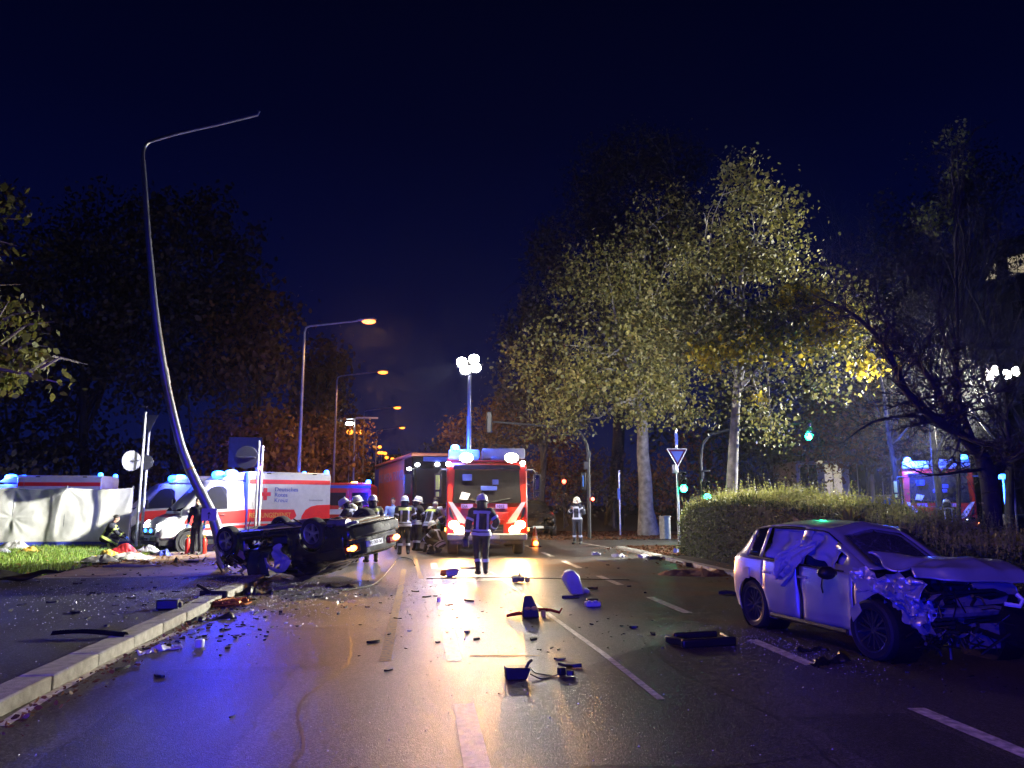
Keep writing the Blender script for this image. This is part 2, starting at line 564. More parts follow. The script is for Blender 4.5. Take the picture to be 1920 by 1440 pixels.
M['newtar'] = asphalt('newer_asphalt', (0.020, 0.020, 0.021), (0.045, 0.043, 0.042), 0.34, 0.46)
def ragged(x0, x1, y0, y1, j=0.03):
    e = []
    for a, c, n_ in (((x0, y0), (x1, y0), 7), ((x1, y0), (x1, y1), 12), ((x1, y1), (x0, y1), 7), ((x0, y1), (x0, y0), 12)):
        for q in range(n_): e.append((a[0] + (c[0] - a[0]) * q / n_ + random.uniform(-j, j), a[1] + (c[1] - a[1]) * q / n_ + random.uniform(-j, j)))
    return e
mark('repair_patch', ragged(-2.4, -1.2, 5.2, 8.3), M['newtar'], 0.002)
mark('repair_patch', ragged(1.5, 2.1, 10.2, 16.0, 0.02), M['newtar'], 0.002)
mark('repair_patch', ragged(2.9, 3.8, 4.2, 6.0), M['newtar'], 0.002)
for pts_ in ([(-0.9, 4.4), (-0.75, 5.6), (-0.95, 6.9), (-0.7, 8.4), (-0.82, 10.0)], [(2.6, 4.6), (2.75, 6.0), (2.55, 7.6), (2.7, 9.4)], [(0.47, 4.9), (1.1, 5.05), (1.9, 4.95), (2.6, 5.1)], [(-3.1, 8.2), (-2.3, 8.35), (-1.5, 8.22), (-0.8, 8.4)]):
    strip('crack', [(p[0] + random.uniform(-.02, .02), p[1]) for p in catmull([tuple(q) for q in pts_], 6)], 0.018, M['tar'], 0.003)
# ---------------------------------------------------------------- grass, leaf litter
def blades(name, pts, hmin, hmax, wid, mat, kind='stuff', lean=0.35):
    N = len(pts)
    pts = np.asarray(pts)
    a = RNG.uniform(0, 2 * PI, N); h = RNG.uniform(hmin, hmax, N)
    dx, dy = np.cos(a), np.sin(a)
    le = RNG.uniform(0, lean, N) * h; b = RNG.uniform(0, 2 * PI, N)
    top = pts + np.stack([np.cos(b) * le, np.sin(b) * le, h], 1)
    w = wid * RNG.uniform(0.6, 1.3, N)
    off = np.stack([dx * w, dy * w, 0 * w], 1)
    V = np.stack([pts - off, pts + off, top], 1).reshape(-1, 3)
    me = bpy.data.meshes.new(name)
    me.vertices.add(3 * N); me.vertices.foreach_set('co', V.ravel())
    me.loops.add(3 * N); me.loops.foreach_set('vertex_index', np.arange(3 * N))
    me.polygons.add(N); me.polygons.foreach_set('loop_start', np.arange(N) * 3); me.polygons.foreach_set('loop_total', np.full(N, 3))
    me.materials.append(mat); me.update(calc_edges=True)
    o = mesh_obj(name, me)
    if kind: o['kind'] = kind
    return o


def leafmesh(name, C, size, mat, parent=None, droop=0.0, kind=None, flatten=0.0, aspect=0.7):
    """six-cornered leaves at points C, each bent along its rib"""
    C = np.asarray(C, float); N = len(C)
    d = RNG.normal(size=(N, 3)); d[:, 2] -= droop
    if flatten: d[:, 2] *= (1 - flatten)
    d /= np.linalg.norm(d, axis=1)[:, None]
    q = RNG.normal(size=(N, 3))
    if flatten: q[:, 2] *= (1 - flatten)
    s = np.cross(d, q); s = s - d * (s * d).sum(1)[:, None]
    if flatten:
        up = np.tile([0, 0, 1.0], (N, 1)); s = s * (1 - flatten) + np.cross(d, up) * flatten
    s /= np.linalg.norm(s, axis=1)[:, None] + 1e-9
    nn = np.cross(d, s)
    L = size * RNG.uniform(0.45, 1.15, N) * np.where(RNG.random(N) < 0.15, 1.4, 1.0); Wd = L * aspect * RNG.uniform(0.75, 1.1, N)
    L = L[:, None]; Wd = Wd[:, None]
    bend = nn * L * RNG.uniform(-0.22, 0.22, N)[:, None]
    p = [C - d * L * 0.5, C - d * L * 0.15 + s * Wd * 0.5, C + d * L * 0.2 + s * Wd * 0.38 + bend * 0.5, C + d * L * 0.5 + bend,
         C + d * L * 0.2 - s * Wd * 0.38 + bend * 0.5, C - d * L * 0.15 - s * Wd * 0.5]
    V = np.stack(p, 1).reshape(-1, 3)
    me = bpy.data.meshes.new(name)
    me.vertices.add(6 * N); me.vertices.foreach_set('co', V.ravel())
    me.loops.add(6 * N); me.loops.foreach_set('vertex_index', np.arange(6 * N))
    me.polygons.add(N); me.polygons.foreach_set('loop_start', np.arange(N) * 6); me.polygons.foreach_set('loop_total', np.full(N, 6))
    me.materials.append(mat); me.update(calc_edges=True)
    o = mesh_obj(name, me, parent)
    if kind: o['kind'] = kind
    return o


M['grass'] = leafmat('grass_blade', [(0.10, 0.20, 0.02), (0.22, 0.38, 0.04), (0.32, 0.38, 0.07)], 0.35)
M['litter'] = leafmat('fallen_leaf', [(0.16, 0.06, 0.02), (0.26, 0.13, 0.03), (0.12, 0.07, 0.03), (0.36, 0.22, 0.05)], 0.2)
M['litterdark'] = leafmat('brown_leaf', [(0.10, 0.035, 0.018), (0.18, 0.07, 0.03), (0.07, 0.04, 0.02)], 0.2)
g = []
while len(g) < 30000:
    x, y = RNG.uniform(-17.5, -8.1), RNG.uniform(17.2, 30.2)
    if x > -8.6 and noise.noise((x * 1.5, y * 1.5, 0)) > 0.05: continue
    g.append((x, y, 0.06))
tag(blades('grass', g, 0.05, 0.14, 0.012, M['grass']), 'short green grass lit bright beside the white screen', 'grass')
lv = [(RNG.uniform(-8.9, -3.8), 20.5 + abs(RNG.normal(0, 2.4)), 0.055) for _ in range(1500)] + [(RNG.uniform(-15, -8), RNG.uniform(17.4, 29), 0.12) for _ in range(500)]
tag(leafmesh('fallen_leaves', lv, 0.11, M['litter'], flatten=0.85), 'yellow fallen leaves on the reddish paving beside the lawn', 'leaves', kind='stuff')
lv = [(7.2 + abs(RNG.normal(0, 2.6)), RNG.uniform(22.5, 27.3), 0.09) for _ in range(3500)] + [(RNG.uniform(5.2, 13), RNG.uniform(33, 42), 0.03) for _ in range(5000)] + [(RNG.normal(7.0, 0.5), RNG.uniform(10, 27), 0.05) for _ in range(700)]
tag(leafmesh('fallen_leaves', lv, 0.13, M['litterdark'], flatten=0.8), 'brown fallen leaves covering the verge behind the hedge', 'leaves', kind='stuff')
gl = [(-3.12 + abs(RNG.normal(0, 0.14)), RNG.uniform(2, 17), 0.02) for _ in range(700)]
tag(leafmesh('gutter_litter', gl, 0.05, M['litterdark'], flatten=0.6), 'leaves and grit lying in the gutter along the kerb', 'leaves', kind='stuff')

# ================================================================ vehicles
def wheel(parent, c, rad=0.33, wid=0.22, side=1, spokes=5, rimmat=None, roll=0.0, yaw=0.0, rim_r=0.66, style='five'):
    """wheel with its axle along y; side = +1 shows its face towards +y. wheel > tyre, rim"""
    w = bpy.data.objects.new('wheel', None); COL.objects.link(w); w.parent = parent
    w.location = c; w.rotation_euler = (0, roll, yaw)
    RX = Matrix.Rotation(-PI / 2 * side, 4, 'X')
    h = wid / 2
    r2 = rad * rim_r
    m = MB()
    m.lathe([(r2, -h * 0.9), (rad * 0.90, -h), (rad * 0.975, -h * 0.8), (rad, -h * 0.45), (rad, h * 0.45), (rad * 0.975, h * 0.8), (rad * 0.90, h), (r2, h * 0.9), (r2 * 0.96, h * 0.4), (r2 * 0.96, -h * 0.4), (r2, -h * 0.9)], 28, 0, RX, closed=False)
    m.build('tyre', M['rubber'], w)
    m = MB()
    m.lathe([(r2 * 0.90, h * 0.2), (r2 * 0.98, h * 0.86), (r2 * 1.01, h * 0.95), (r2 * 0.93, h * 0.86), (r2 * 0.88, h * 0.3), (r2 * 0.86, -h * 0.5)], 28, 0, RX, closed=False)
    m.lathe([(0.0, h * 0.55), (r2 * 0.2, h * 0.5), (r2 * 0.22, h * 0.2), (0.0, h * 0.2)], 14, 0, RX, closed=False)
    for k in range(spokes):
        T = RX @ Matrix.Rotation(2 * PI * k / spokes, 4, 'Z')
        if style == 'five':
            m.prism([(r2 * 0.12, -r2 * 0.14), (r2 * 0.55, -r2 * 0.10), (r2 * 0.92, -r2 * 0.19), (r2 * 0.92, r2 * 0.19), (r2 * 0.55, r2 * 0.10), (r2 * 0.12, r2 * 0.14)], h * 0.25, h * 0.62, 'z', 0, T)
        else:
            for s in (-1, 1):
                m.prism([(r2 * 0.12, s * r2 * 0.03), (r2 * 0.92, s * r2 * 0.16), (r2 * 0.92, s * r2 * 0.26), (r2 * 0.12, s * r2 * 0.12)], h * 0.25, h * 0.6, 'z', 0, T)
    rim = m.build('rim', rimmat or M['alloy'], w)
    m = MB(); m.lathe([(0.0, -h * 0.3), (r2 * 0.86, -h * 0.3), (r2 * 0.86, -h * 0.1), (0.0, -h * 0.1)], 20, 0, RX, closed=False)
    m.build('brake_disc', M['darksteel'], w)
    return w


def beacon_dome(m, c, r=0.11, h=0.14, mi=0, stretch=(1, 1)):
    T = Matrix.Translation(c) @ Matrix.Diagonal((stretch[0], stretch[1], 1, 1))
    m.lathe([(r, 0), (r, h * 0.55), (r * 0.8, h * 0.85), (r * 0.35, h), (0.001, h)], 16, mi, T)


# ---------------------------------------------------------------- ambulance
def ambulance(label, loc, heading, blue=1.0, beam=None, mid_text=True, lit=True, emblem=True, group=None):
    """a panel-box ambulance; local x points forward, y to its left"""
    t = thing('ambulance', label, 'ambulance', loc, heading, group)
    # cab shell: stations along x of half sections
    def sec(x, wb, wt, zb, zs, zt):
        return (x, [(wb * 0.8, zb), (wb, zb + 0.12), (wb, zs - 0.25), (wb * 0.985, zs), (wt, zt - 0.10), (wt * 0.86, zt), (0, zt + 0.02)])
    st = [sec(0.0, 0.99, 0.86, 0.42, 1.36, 2.40), sec(0.6, 0.99, 0.86, 0.42, 1.36, 2.40), sec(1.25, 0.99, 0.83, 0.42, 1.36, 2.36), sec(1.42, 0.99, 0.80, 0.42, 1.34, 2.26), sec(1.9, 0.985, 0.78, 0.42, 1.28, 1.75),
          sec(2.28, 0.98, 0.80, 0.42, 1.14, 1.34), sec(2.32, 0.98, 0.82, 0.42, 1.10, 1.22), sec(2.62, 0.96, 0.80, 0.38, 1.00, 1.12), sec(2.86, 0.92, 0.74, 0.36, 0.86, 0.97), sec(2.98, 0.84, 0.62, 0.36, 0.66, 0.78), sec(3.04, 0.72, 0.50, 0.40, 0.50, 0.58)]
    m = MB()
    rows = []
    for x, pr_ in st:
        full = [(x, y, z) for y, z in pr_] + [(x, -y, z) for y, z in reversed(pr_[:-1])]
        rows.append(full)
    m.grid(rows)
    m.add(rows[-1], [tuple(range(len(rows[-1])))])
    m.build('cab', M['white'], t, smooth=50)
    # box body
    one('box_body', M['white'], t, lambda m: m.prism([(-1.06, 0.42), (1.06, 0.42), (1.07, 1.4), (1.05, 2.58), (0.97, 2.68), (-0.97, 2.68), (-1.05, 2.58), (-1.07, 1.4)], -2.95, 0.20, 'x'), bev=0.04)
    one('roof_fairing', M['white'], t, lambda m: m.prism([(0.20, 2.36), (1.05, 2.38), (0.72, 2.56), (0.20, 2.66)], -0.85, 0.85, 'y'), bev=0.03)
    one('underbody', M['black'], t, lambda m: (m.box((-0.6, 0, 0.36), (4.6, 1.7, 0.22)), m.box((2.5, 0, 0.33), (0.9, 1.7, 0.16))))
    # glass
    m = MB(); m.prism([(1.34, 2.20), (2.25, 1.385), (2.30, 1.33), (1.39, 2.17)], -0.70, 0.70, 'y'); m.build('windscreen', M['darkglass'], t)
    for s in (1, -1):
        m = MB()
        o = [(0.84, 1.40), (1.98, 1.36), (1.60, 1.86), (1.40, 2.10), (1.24, 2.16), (1.0, 2.16), (0.86, 2.06)]
        def lean(z): return 0.988 - (z - 1.34) * 0.155
        vs = [(x, s * (lean(z) + 0.012), z) for x, z in o] + [(x, s * (lean(z) - 0.01), z) for x, z in o]
        k = len(o)
        m.add(vs, [tuple(range(k)), tuple(range(2 * k - 1, k - 1, -1))] + [(i, i + k, (i + 1) % k + k, (i + 1) % k) for i in range(k)])
        m.build('side_window', M['darkglass'], t)
        d = one('door', M['white'], t, lambda m: m.box((1.36, s * 0.992, 0.92), (1.16, 0.012, 0.78)), bev=0.004)
        one('handle', M['blackgloss'], d, lambda m: m.box((1.02, s * 1.01, 1.18), (0.17, 0.03, 0.035)), bev=0.01)
        one('red_stripe', M['redfilm'], t, lambda m: m.prism([(0.21, 0.93), (2.0, 0.87), (2.25, 0.95), (2.05, 1.26), (0.21, 1.36)] if s > 0 else [(0.21, 0.93), (2.0, 0.87), (2.25, 0.95), (2.05, 1.26), (0.21, 1.36)], s * 1.0, s * 1.004, 'y'), smooth=0)
        one('red_stripe', M['redfilm'], t, lambda m: m.prism([(0.21, 0.76), (2.05, 0.68), (2.05, 0.76), (0.21, 0.86)], s * 1.0, s * 1.004, 'y'), smooth=0)
        mi = MB()
        mi.box((1.92, s * 1.16, 1.55), (0.10, 0.16, 0.34)); mi.cyl((1.9, s * 0.95, 1.5), (1.92, s * 1.12, 1.52), 0.025)
        mi.build('mirror', M['black'], t, bev=0.03)
        # box side graphics
        y0, y1 = s * 1.071, s * 1.076
        one('red_stripe', M['redfilm'], t, lambda m: m.box((-1.38, s * 1.066, 2.33), (3.06, 0.012, 0.15)), smooth=0)
        one('red_stripe', M['redfilm'], t, lambda m: m.prism([(0.18, 0.96), (-1.35, 0.96), (-1.55, 1.06), (-1.62, 1.14), (-1.52, 1.36), (0.18, 1.38)][::1], y0, y1, 'y'), smooth=0)
        sw = [(-2.93, 0.99)] + [(-1.50 - 0.02 - (1 - math.cos(a)) * 0.62, 0.99 + math.sin(a) * 0.50) for a in [0.05, 0.3, 0.6, 0.9, 1.2, 1.45]] + [(-2.93, 1.53)]
        one('red_swoosh', M['redfilm'], t, lambda m: m.prism([(-2.93, 0.96), (-1.78, 0.96), (-1.83, 1.14), (-1.96, 1.34), (-2.16, 1.46), (-2.40, 1.51), (-2.93, 1.53)], y0, y1, 'y'), smooth=0)
        one('red_stripe', M['redfilm'], t, lambda m: m.prism([(0.18, 0.80), (-0.9, 0.80), (-0.95, 0.88), (0.18, 0.88)], y0, y1, 'y'), smooth=0)
        if mid_text:
            text('lettering', 'RETTUNGSDIENST', 0.24, M['gold'], t, (0.12 if s > 0 else -1.48, s * 1.08, 1.09), (-s, 0, 0), (0, 0, 1), squeeze=0.76)
        if emblem:
            one('red_cross', M['redfilm'], t, lambda m: (m.box((-0.42, s * 1.068, 1.90), (0.13, 0.012, 0.42)), m.box((-0.42, s * 1.066, 1.90), (0.40, 0.012, 0.13))), smooth=0)
            for q, w in enumerate(('Deutsches', 'Rotes', 'Kreuz')):
                text('lettering', w, 0.21, M['bluefilm'], t, (-0.76 if s > 0 else -1.5, s * 1.072, 2.00 - q * 0.19), (-s, 0, 0), (0, 0, 1))
            text('lettering', 'Kreisverband', 0.10, M['greyfilm'], t, (-2.1 if s > 0 else -2.8, s * 1.075, 1.66), (-s, 0, 0), (0, 0, 1))
        one('trim_line', M['greyfilm'], t, lambda m: (m.box((-0.08, s * 1.067, 1.55), (0.012, 0.012, 2.0)), m.box((-1.6, s * 1.074, 0.60), (2.7, 0.012, 0.02))), smooth=0)
        for hx in (-0.55, -2.3):
            one('roof_clip', M['darksteel'], t, lambda m: m.box((hx, s * 1.01, 2.62), (0.16, 0.05, 0.05)), bev=0.01)
        # lights
        hd = one('headlight', M['headcool'] if lit else M['chrome'], t, lambda m: m.add([(2.80, s * 0.93, 0.78), (2.985, s * 0.70, 0.72), (2.985, s * 0.66, 0.90), (2.80, s * 0.90, 1.02), (2.70, s * 0.95, 1.0)], [(0, 1, 2, 3, 4)]), smooth=0)
        hd.modifiers.new('thick', 'SOLIDIFY').thickness = 0.03
    one('red_bonnet_film', M['redfilm'], t, lambda m: m.add([(2.34, -0.6, 1.242), (2.34, 0.6, 1.242), (2.64, 0.55, 1.132), (2.64, -0.55, 1.132)], [(0, 1, 2, 3)]), smooth=0)
    g_ = one('grille', M['blackgloss'], t, lambda m: m.prism([(-0.55, 0.56), (0.55, 0.56), (0.60, 0.80), (-0.60, 0.80)], 2.97, 3.045, 'x'), bev=0.01)
    for s in (1, -1):
        one('blue_strobe', M['beacon'], g_, lambda m: m.ball((3.05, s * 0.28, 0.70), (0.03, 0.10, 0.06)))
    pl = one('number_plate', M['plate'], t, lambda m: m.box((3.075, 0, 0.44), (0.012, 0.52, 0.11)))
    one('front_bumper', M['darksteel'], t, lambda m: m.box((2.98, 0, 0.44), (0.16, 1.70, 0.20)), bev=0.05)
    text('lettering', 'DRK 1083', 0.085, M['ink'], pl, (3.083, -0.24, 0.405), (0, 1, 0), (0, 0, 1))
    # blue lights
    for s in (1, -1): one('beacon', M['beacon'] if lit else M['beacondim'], t, lambda m: beacon_dome(m, (0.62, s * 0.58, 2.53), 0.17, 0.20, 0, (1.3, 1.3)))
    one('light_bar_base', M['white'], t, lambda m: m.box((0.62, 0, 2.50), (0.34, 1.7, 0.07)), bev=0.02)
    for s in (1, -1): one('rear_beacon', M['beacon'], t, lambda m: beacon_dome(m, (-2.84, s * 0.90, 2.67), 0.09, 0.13))
    if lit:
        lamp('beacon_light', 'POINT', (0.80, 0.95, 2.70), BLUE_W * 0.5, (0.02, 0.05, 1.0), t, size=0.12)
        if blue > 1:      # the turning beam points at the road
            lamp('beacon_beam', 'SPOT', (0.82, 0.98, 2.70), BLUE_W * blue, (0.015, 0.02, 1.0), t, direction=beam, size=0.14, cone=40, blend=0.6)
        lamp('strobe_light', 'SPOT', (3.12, 0, 0.70), BLUE_W * 0.25, (0.02, 0.09, 1.0), t, direction=(1, 0.2, -0.05), size=0.1, cone=130)
    for x in (2.05, -1.70):
        for s in (1, -1):
            wheel(t, (x, s * 0.90, 0.35), 0.35, 0.24, s, 6, M['darkalloy'])
            one('wheel_arch', M['black'], t, lambda m: m.lathe([(0.41, -0.12), (0.46, -0.12), (0.46, 0.12), (0.41, 0.12), (0.41, -0.12)], 24, 0, Matrix.Translation((x, s * 0.955, 0.35)) @ Matrix.Rotation(PI / 2, 4, 'X'), closed=False))
            one('wheel_well', M['black'], t, lambda m: m.lathe([(0.001, 0), (0.42, 0), (0.42, 0.008), (0.001, 0.008)], 24, 0, Matrix.Translation((x, s * (1.078 if x < 0 else 0.985), 0.35)) @ Matrix.Rotation(PI / 2, 4, 'X'), closed=False))
    return t


# ---------------------------------------------------------------- fire engine
def fire_engine(label, loc, heading, length=7.6, mast=True, floods=True, heads=True, blue=True, lockers=False, group=None, mast_dirs=()):
    t = thing('fire_engine', label, 'fire engine', loc, heading, group)
    hw = 1.25
    # cab
    side = [(0, 0.55), (0.0, 0.9), (0.04, 1.42), (-0.02, 1.60), (-0.16, 2.72), (-0.30, 2.86), (-1.9, 2.9), (-1.9, 0.55), (-1.55, 0.55), (-1.42, 0.98), (-0.92, 1.06), (-0.5, 0.98), (-0.38, 0.55)]
    m = MB()
    m.prism(side, -hw, hw, 'y'); m.build('cab', M['red'], t, smooth=30, bev=0.05)
    # windscreen and what lies behind it
    m = MB(); m.add([(0.045, -1.04, 1.60), (0.045, 1.04, 1.60), (-0.105, 1.00, 2.62), (-0.105, -1.00, 2.62)], [(0, 1, 2, 3)])
    o = m.build('windscreen', M['wsglass'], t, smooth=0); o.modifiers.new('thick', 'SOLIDIFY').thickness = 0.02
    for s in (1, -1): one('wiper', M['black'], o, lambda m: m.cyl((0.06, s * 0.1, 1.62), (0.03, s * 0.72, 1.74), 0.012, n=6))
    one('sun_strip', M['blackgloss'], t, lambda m: m.box((-0.13, 0, 2.70), (0.06, 2.08, 0.14)), bev=0.01)
    one('paper_sheet', M['whitefilm'], t, lambda m: m.add([(0.062, -0.86, 1.72), (0.062, -0.62, 1.69), (0.042, -0.52, 1.88), (0.04, -0.78, 1.94)], [(0, 1, 2, 3)]), smooth=0)
    for c_, s_ in (((0.035, 0.05, 2.05), (0.03, 0.5, 0.14)), ((0.02, 0.25, 2.24), (0.03, 0.2, 0.16)), ((0.01, -0.62, 2.38), (0.03, 0.3, 0.2))): one('crew_kit', M['bluefilm'], t, lambda m: m.box(c_, s_), bev=0.02)
    # front livery
    for s in (1, -1):
        one('white_chevron', M['whitefilm'], t, lambda m: m.prism([(s * 1.20, 1.64), (s * 1.06, 1.62), (s * 0.58, 0.98), (s * 0.84, 0.98)], 0.052, 0.058, 'x'), smooth=0)
        one('side_vent', M['black'], t, lambda m: m.prism([(s * 1.17, 1.46), (s * 1.14, 1.48), (s * 0.98, 1.02), (s * 1.14, 1.20)], 0.05, 0.06, 'x'), smooth=0)
        c = one('headlight', M['head'] if heads else M['chrome'], t, lambda m: (m.ball((0.07, s * 1.02, 0.94), (0.07, 0.17, 0.13)), m.ball((0.07, s * 0.84, 0.78), (0.07, 0.18, 0.14))))
        one('headlight_surround', M['red'], t, lambda m: m.prism([(s * 1.24, 1.10), (s * 0.74, 1.00), (s * 0.60, 0.62), (s * 1.22, 0.62)], 0.02, 0.065, 'x'), bev=0.02)
        one('indicator', M['orange'], t, lambda m: m.box((0.0, s * 1.275, 0.80), (0.12, 0.03, 0.10)), bev=0.01)
        ma = MB(); ma.tube([(-0.12, s * 1.2, 2.62), (0.18, s * 1.42, 2.62), (0.24, s * 1.50, 2.50)], 0.025, 6); ma.box((0.22, s * 1.52, 2.22), (0.10, 0.22, 0.52)); ma.box((0.22, s * 1.52, 1.86), (0.10, 0.20, 0.18))
        ma.build('mirror', M['black'], t, bev=0.03)
        one('mirror_glass', M['limestripe'] if s < 0 else M['chrome'], t, lambda m: (m.box((0.275, s * 1.53, 2.22), (0.01, 0.12, 0.44)), m.box((0.275, s * 1.53, 1.86), (0.01, 0.10, 0.14))), bev=0.01)
        one('side_window', M['darkglass'], t, lambda m: m.prism([(-0.12, 1.62), (-0.24, 2.55), (-0.95, 2.58), (-0.95, 1.62)], s * 1.252, s * 1.258, 'y'), smooth=0)
        one('side_window', M['darkglass'], t, lambda m: m.prism([(-1.05, 1.62), (-1.05, 2.58), (-1.75, 2.58), (-1.75, 1.62)], s * 1.252, s * 1.258, 'y'), smooth=0)
    one('grey_panel', M['greyfilm'], t, lambda m: m.box((0.05, 0, 1.44), (0.03, 0.9, 0.018)))
    one('emblem', M['redfilm'], t, lambda m: (m.box((0.065, 0.28, 1.16), (0.02, 0.72, 0.30)), m.box((0.062, 0.28, 1.08), (0.05, 0.5, 0.03))), bev=0.05)
    one('grille', M['black'], t, lambda m: (m.box((0.055, 0, 0.80), (0.03, 1.0, 0.30)), m.box((0.075, 0, 0.86), (0.02, 0.9, 0.02)), m.box((0.075, 0, 0.76), (0.02, 0.9, 0.02))), bev=0.01)
    bp_ = one('front_bumper', M['greyfilm'], t, lambda m: m.box((0.06, 0, 0.58), (0.20, 2.46, 0.20)), bev=0.05)
    one('number_plate', M['plate'], bp_, lambda m: m.box((0.17, 0.12, 0.58), (0.012, 0.52, 0.11)))
    for y_, s_ in ((-0.62, 'DA'), (0.44, '1012')):
        p = one('call_sign', M['callsign'], t, lambda m: m.box((0.062, y_, 1.50), (0.012, 0.36, 0.13)))
        text('lettering', s_, 0.12, M['ink'], p, (0.07, y_ - 0.15, 1.46), (0, 1, 0), (0, 0, 1))
    # body
    one('equipment_body', M['red'], t, lambda m: m.prism([(-1.25, 0.6), (1.25, 0.6), (1.25, 3.05), (1.2, 3.12), (-1.2, 3.12), (-1.25, 3.05)], -length, -2.0, 'x'), bev=0.03)
    for s in (1, -1):
        n_ = 3 if length > 6 else 2
        wv = (length - 2.1) / n_
        for q in range(n_):
            xc = -2.1 - wv * (q + 0.5)
            sh = one('roller_shutter', M['alloy'], t, lambda m: [m.box((xc, s * 1.256, 0.86 + k * 0.1), (wv - 0.16, 0.016, 0.085)) for k in range(20)])
            if lockers and s == lockers:
                one('locker_light', M['lockerlight'], t, lambda m: m.box((xc + wv * 0.3, s * 1.29, 1.75), (0.10, 0.03, 1.75)), bev=0.01)
        one('white_stripe', M['whitefilm'], t, lambda m: m.box((-1.0, s * 1.256, 1.30), (1.5, 0.012, 0.20)), smooth=0)
    one('chassis', M['black'], t, lambda m: (m.box((-length / 2, 0, 0.52), (length - 0.8, 0.9, 0.2)), m.box((-1.0, 0, 0.45), (1.7, 2.2, 0.2)), m.box((-length + 0.3, 0, 0.4), (0.5, 2.3, 0.2))))
    for x, s in ((-0.98, 1), (-0.98, -1), (-length + 2.0, 1), (-length + 2.0, -1)):
        wheel(t, (x, s * 1.04, 0.48), 0.48, 0.32, s, 8, M['darkalloy'], rim_r=0.58)
    # roof: beacon housings, grey box, floods
    one('beacon_housing', M['beacondim'], t, lambda m: (m.box((-0.75, -0.72, 3.13), (0.5, 0.98, 0.30)),), bev=0.06)
    one('roof_box', M['greyfilm'], t, lambda m: (m.box((-1.3, 0.56, 3.16), (1.4, 1.36, 0.34)), m.box((-0.75, 0.45, 3.0), (0.4, 0.6, 0.12))), bev=0.04)
    one('roof_panel', M['red'], t, lambda m: m.box((-0.42, 0, 2.90), (0.3, 1.5, 0.06)), bev=0.02)
    if floods:
        for s, y_ in ((-1, -0.66), (1, 0.74)):
            f_ = one('floodlight', M['darksteel'], t, lambda m: (m.box((0.10, y_, 2.98), (0.16, 0.40, 0.26)), m.box((-0.10, y_, 2.92), (0.40, 0.06, 0.05))), bev=0.03)
            one('lens', M['flood'], f_, lambda m: m.ball((0.19, y_, 2.98), (0.05, 0.22, 0.15)))
            lamp('flood_light', 'SPOT', (0.30, y_, 2.96), FLOOD_W, (1.0, 0.86, 0.60), t, direction=(1, s * 0.12, -0.55), size=0.10, cone=176, blend=0.15)
        for c_ in ((-0.14, -1.20, 2.80), (-0.14, 1.12, 2.84)): one('marker_lamp', M['headcool'], t, lambda m: m.ball(c_, (0.05, 0.09, 0.07)))
    if heads:
        for s in (1, -1):
            lamp('head_light', 'SPOT', (0.17, s * 0.93, 0.86), HEAD_W, (1.0, 0.42, 0.085), t, direction=(1, 0, -0.02), size=0.10, cone=110)
    if blue:
        one('blue_beacon', M['beacon'], t, lambda m: beacon_dome(m, (-0.5, -1.0, 3.26), 0.14, 0.16))
        lamp('beacon_light', 'POINT', (-0.35, -1.0, 3.46), BLUE_W * 0.5, (0.02, 0.09, 1.0), t, size=0.1)
    if mast:
        hz = mast
        ms = one('light_mast', M['steel'], t, lambda m: m.tube([(-1.0, -0.55, 3.1), (-1.0, -0.55, 4.4), (-1.0, -0.55, 4.41), (-1.0, -0.55, hz - 0.25)], [0.075, 0.075, 0.058, 0.055], 12))
        one('crossbar', M['darksteel'], ms, lambda m: (m.box((-0.95, -0.55, hz), (0.06, 0.9, 0.05)), m.box((-0.95, -0.55, hz - 0.1), (0.06, 0.06, 0.5))))
        for dy, dz in ((-0.26, 0.06), (0.14, 0.16), (-0.14, -0.20), (0.20, -0.12)):
            one('flood_head', M['darksteel'], ms, lambda m: m.box((-0.92, -0.55 + dy, hz + dz), (0.14, 0.34, 0.30)), bev=0.03)
            one('lens', M['flood'], ms, lambda m: m.ball((-0.84, -0.55 + dy, hz + dz), (0.05, 0.18, 0.16)))
        for dv, pw, cn in mast_dirs:
            dl = Matrix.Rotation(-heading, 3, 'Z') @ Vector(dv)
            lamp('mast_light', 'SPOT', Vector((-0.86, -0.55, hz)) + dl.normalized() * 0.32, MAST_W * pw, (1.0, 0.97, 0.84), t, direction=dl, size=0.2, cone=cn, blend=0.5)
    return t

# ---------------------------------------------------------------- car bodies lofted from sections
def car_shell(stations, nx=6, nk=4):
    """stations: (x, [8 half-section points (y,z) from sill to roof centre]) -> dense rows of one half, and row/column parameters"""
    rows = catmull([[x] + [c for p in pts for c in p] for x, pts in stations], nx)
    out = []
    for r in rows:
        x = r[0]; pts = [(r[1 + 2 * i], r[2 + 2 * i]) for i in range((len(r) - 1) // 2)]
        dense = []
        for i in range(len(pts) - 1):
            for k in range(nk):
                t = k / nk
                dense.append((x, max(0, pts[i][0] * (1 - t) + pts[i + 1][0] * t), pts[i][1] * (1 - t) + pts[i + 1][1] * t))
        dense.append((x, 0.0, pts[-1][1]))
        out.append(dense)
    return out


